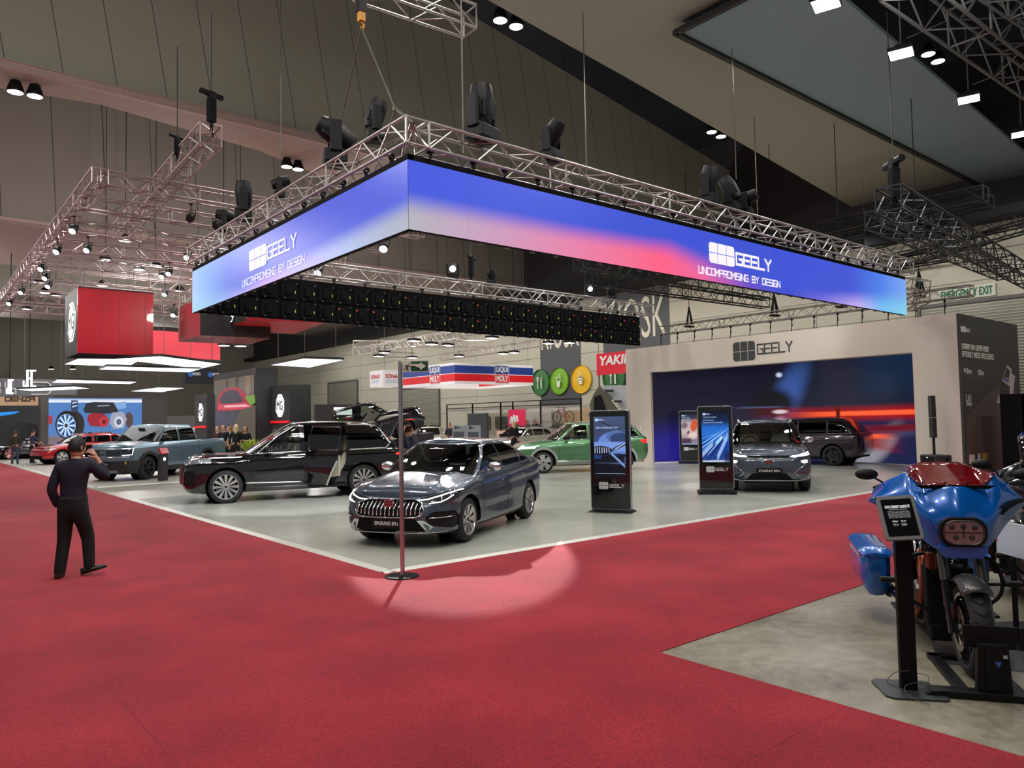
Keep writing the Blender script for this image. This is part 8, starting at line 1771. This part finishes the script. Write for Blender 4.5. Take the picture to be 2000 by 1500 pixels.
# sign with cut letters, light box, feather flag above the SUV roof
a = onY(690, 806, 45); b = onY(742, 832, 45); t = thing('letter_sign', 'white panel lettered IXX in a dark frame above the black SUV roof', 'sign', (a.x, 45, 0)); MB().box(((b.x-a.x)/2, 0, a.z/2), (b.x-a.x, .1, a.z)).build('panel', mat('panel_pale', srgb(190, 190, 186), .5), t); q = MB(); strokes(q, 'IXX', (.15, -.06, a.z-.62), (1, 0, 0), (0, 0, 1), b.x-a.x-.4, .5, .14, .01); q.build('lettering', GL, t)
a = onY(652, 790, 42); b = onY(690, 832, 42); t = thing('light_box', 'dark kiosk wall with a glowing white light box and a green and red poster', 'display wall', (a.x-1.2, 42, 0)); w_ = b.x-a.x+1.2; MB().box((w_/2, .1, a.z/2), (w_, .2, a.z)).build('wall', CHAR, t); MB().box((w_*.72, -.02, a.z*.86), (w_*.48, .04, a.z*.16)).build('light_box_face', SCRW, t); MB().box((w_*.6, -.02, a.z*.62), (w_*.24, .03, a.z*.2)).build('green_poster', mat('poster_green', srgb(50, 100, 40), .5), t); MB().box((w_*.84, -.02, a.z*.62), (w_*.24, .03, a.z*.2)).build('red_poster', mat('poster_red', srgb(150, 40, 44), .5), t)
a = onY(697, 785, 36); t = thing('feather_flag', 'tall black feather flag right of the glowing light box', 'flag', (a.x, 36, 0)); MB().prism([(-.22, 1.2), (.0, 1.2), (.24, a.z-.5), (.22, a.z-.12), (.1, a.z), (-.06, a.z-.1), (-.18, a.z-.5)], (0, 0, 0), (1, 0, 0), (0, 0, 1), (0, .02, 0)).bar((-.2, 0, 0), (-.2, 0, 1.3), .02).build('flag', BLKM, t)
# pale partition wall low behind everything
for k, (x0_, x1_, Y_, z_, c_) in enumerate(((16, 30, 66, 2.6, (150, 146, 136)), (13.5, 20, 58, 2.4, (96, 94, 92)))): tag(MB().box(((x0_+x1_)/2, Y_, z_/2), (x1_-x0_, .2, z_)).build('partition_wall', mat('partition_%d' % k, srgb(*c_), .7)), ['long pale partition wall far behind the pickups', 'grey partition wall far behind the forest screen'][k], 'partition')
# rooftop tent and bicycle over the far cars
a = onX(1166, 757, 24); t = thing('rooftop_tent', 'open grey rooftop tent with a hard shell lid above the green SUV', 'tent', (24, a.y, 0)); w_ = 1.3
def rt(x, y, z=24): p = onX(x, y, 24); return (0, p.y-a.y, p.z)
SHL = mat('shell_grey', srgb(176, 178, 182), .35); CVS = mat('canvas_olive', srgb(84, 82, 66), .8)
def slabp(P, th, m_, nm, dx=0): q = MB(); P3 = [Vector(rt(*p))+Vector((dx, 0, 0)) for p in P]; n = len(P3); q.add(P3+[p+Vector((th, 0, 0)) for p in P3], [tuple(range(n)), tuple(range(n, 2*n))[::-1]]+[(i, (i+1) % n, n+(i+1) % n, n+i) for i in range(n)]); return q.build(nm, m_, t)
slabp([(1161, 753), (1194, 752), (1232, 800), (1200, 800)], .9, SHL, 'hard_shell', .5); slabp([(1161, 753), (1176, 772), (1198, 803), (1146, 806), (1142, 790), (1150, 770)], .06, CVS, 'canvas', .3)
slabp([(1153, 775), (1165, 771), (1175, 802), (1152, 803)], .03, BLKM, 'tent_opening', .24)
for p in ((1180, 763), (1196, 784)): slabp([(p[0]-6, p[1]-2), (p[0]+6, p[1]-2), (p[0]+6, p[1]+2), (p[0]-6, p[1]+2)], .1, BLK, 'latch', .3)
slabp([(1140, 808), (1232, 803), (1232, 810), (1140, 812)], 1.2, BLK, 'tent_base', .3); q = MB()
for y_ in (.2, -1.4): q.bar((.9, y_, 0), (.9, y_, 2.05), .05)
q.build('support_post', BLK, t)
a = onX(1095, 803, 29); t = thing('bicycle', 'dark red bicycle standing on the roof rack of the beige four-wheel drive', 'bicycle', (29, a.y-.2, a.z-.35))
for y in (.52, -.52): q = MB(); q.tube([(0, y+.33*math.cos(2*PI*k/24), .33*math.sin(2*PI*k/24)) for k in range(24)], .022, 5, closed=True); [q.bar((0, y, 0), (0, y+.32*math.cos(2*PI*k/10), .32*math.sin(2*PI*k/10)), .004, 4) for k in range(10)]; q.build('wheel', BLK, t)
q = MB()
for p0, p1 in (((-.52, 0), (-.05, .02)), ((-.05, .02), (.38, .42)), ((-.1, .45), (.38, .45)), ((-.1, .48), (-.05, .02)), ((-.52, 0), (-.1, .42)), ((.52, 0), (.38, .5))): q.bar((0, p0[0], p0[1]), (0, p1[0], p1[1]), .022)
q.build('frame', mat('bike_red', srgb(110, 24, 26), .4), t); MB().box((0, -.12, .52), (.1, .24, .04)).bar((-.25, .38, .56), (.25, .38, .56), .015).build('saddle_and_bars', BLK, t)
# green yellow plant beside the visitors
import random as _r_
pl_ = onY(492, 868, 30); t = thing('potted_plant', 'bright yellow-green potted plant by the visitors in black', 'plant', (pl_.x, 30, 0)); q = MB(); rr = _r_.Random(3)
for k in range(90):
    a_ = rr.random()*2*PI; e = rr.random()*.5+.1; p0 = Vector((.05*math.cos(a_), .05*math.sin(a_), .6)); p1 = p0+Vector((e*math.cos(a_), e*math.sin(a_), .2+rr.random()*.45)); s_ = Vector((-math.sin(a_), math.cos(a_), 0))*.05; q.add([p0, p0.lerp(p1, .6)+s_, p1, p0.lerp(p1, .6)-s_], [(0, 1, 2, 3)])
q.build('foliage', mat('leaf_lime', srgb(150, 170, 40), .6), t); MB().lathe([(.001, 0), (.2, 0), (.26, .6), (.22, .6)], (0, 0, 0), 'Z', 16).build('pot', CHAR, t)
# small lectern sign on the blue pickup stand
g0 = onZ(318, 940); t = thing('information_stand', 'slim dark information stand with a red top in front of the blue pickup', 'sign', g0, .6); MB().box((0, 0, .45), (.32, .12, .9)).build('plinth', CHAR, t); MB().box((0, -.03, .98), (.34, .06, .2), R=Matrix.Rotation(-.5, 4, 'X')).build('red_top', REDP, t); MB().lathe([(.001, -.065), (.06, -.065)], (0, 0, .72), 'Y', 8).build('badge', SCRW, t)
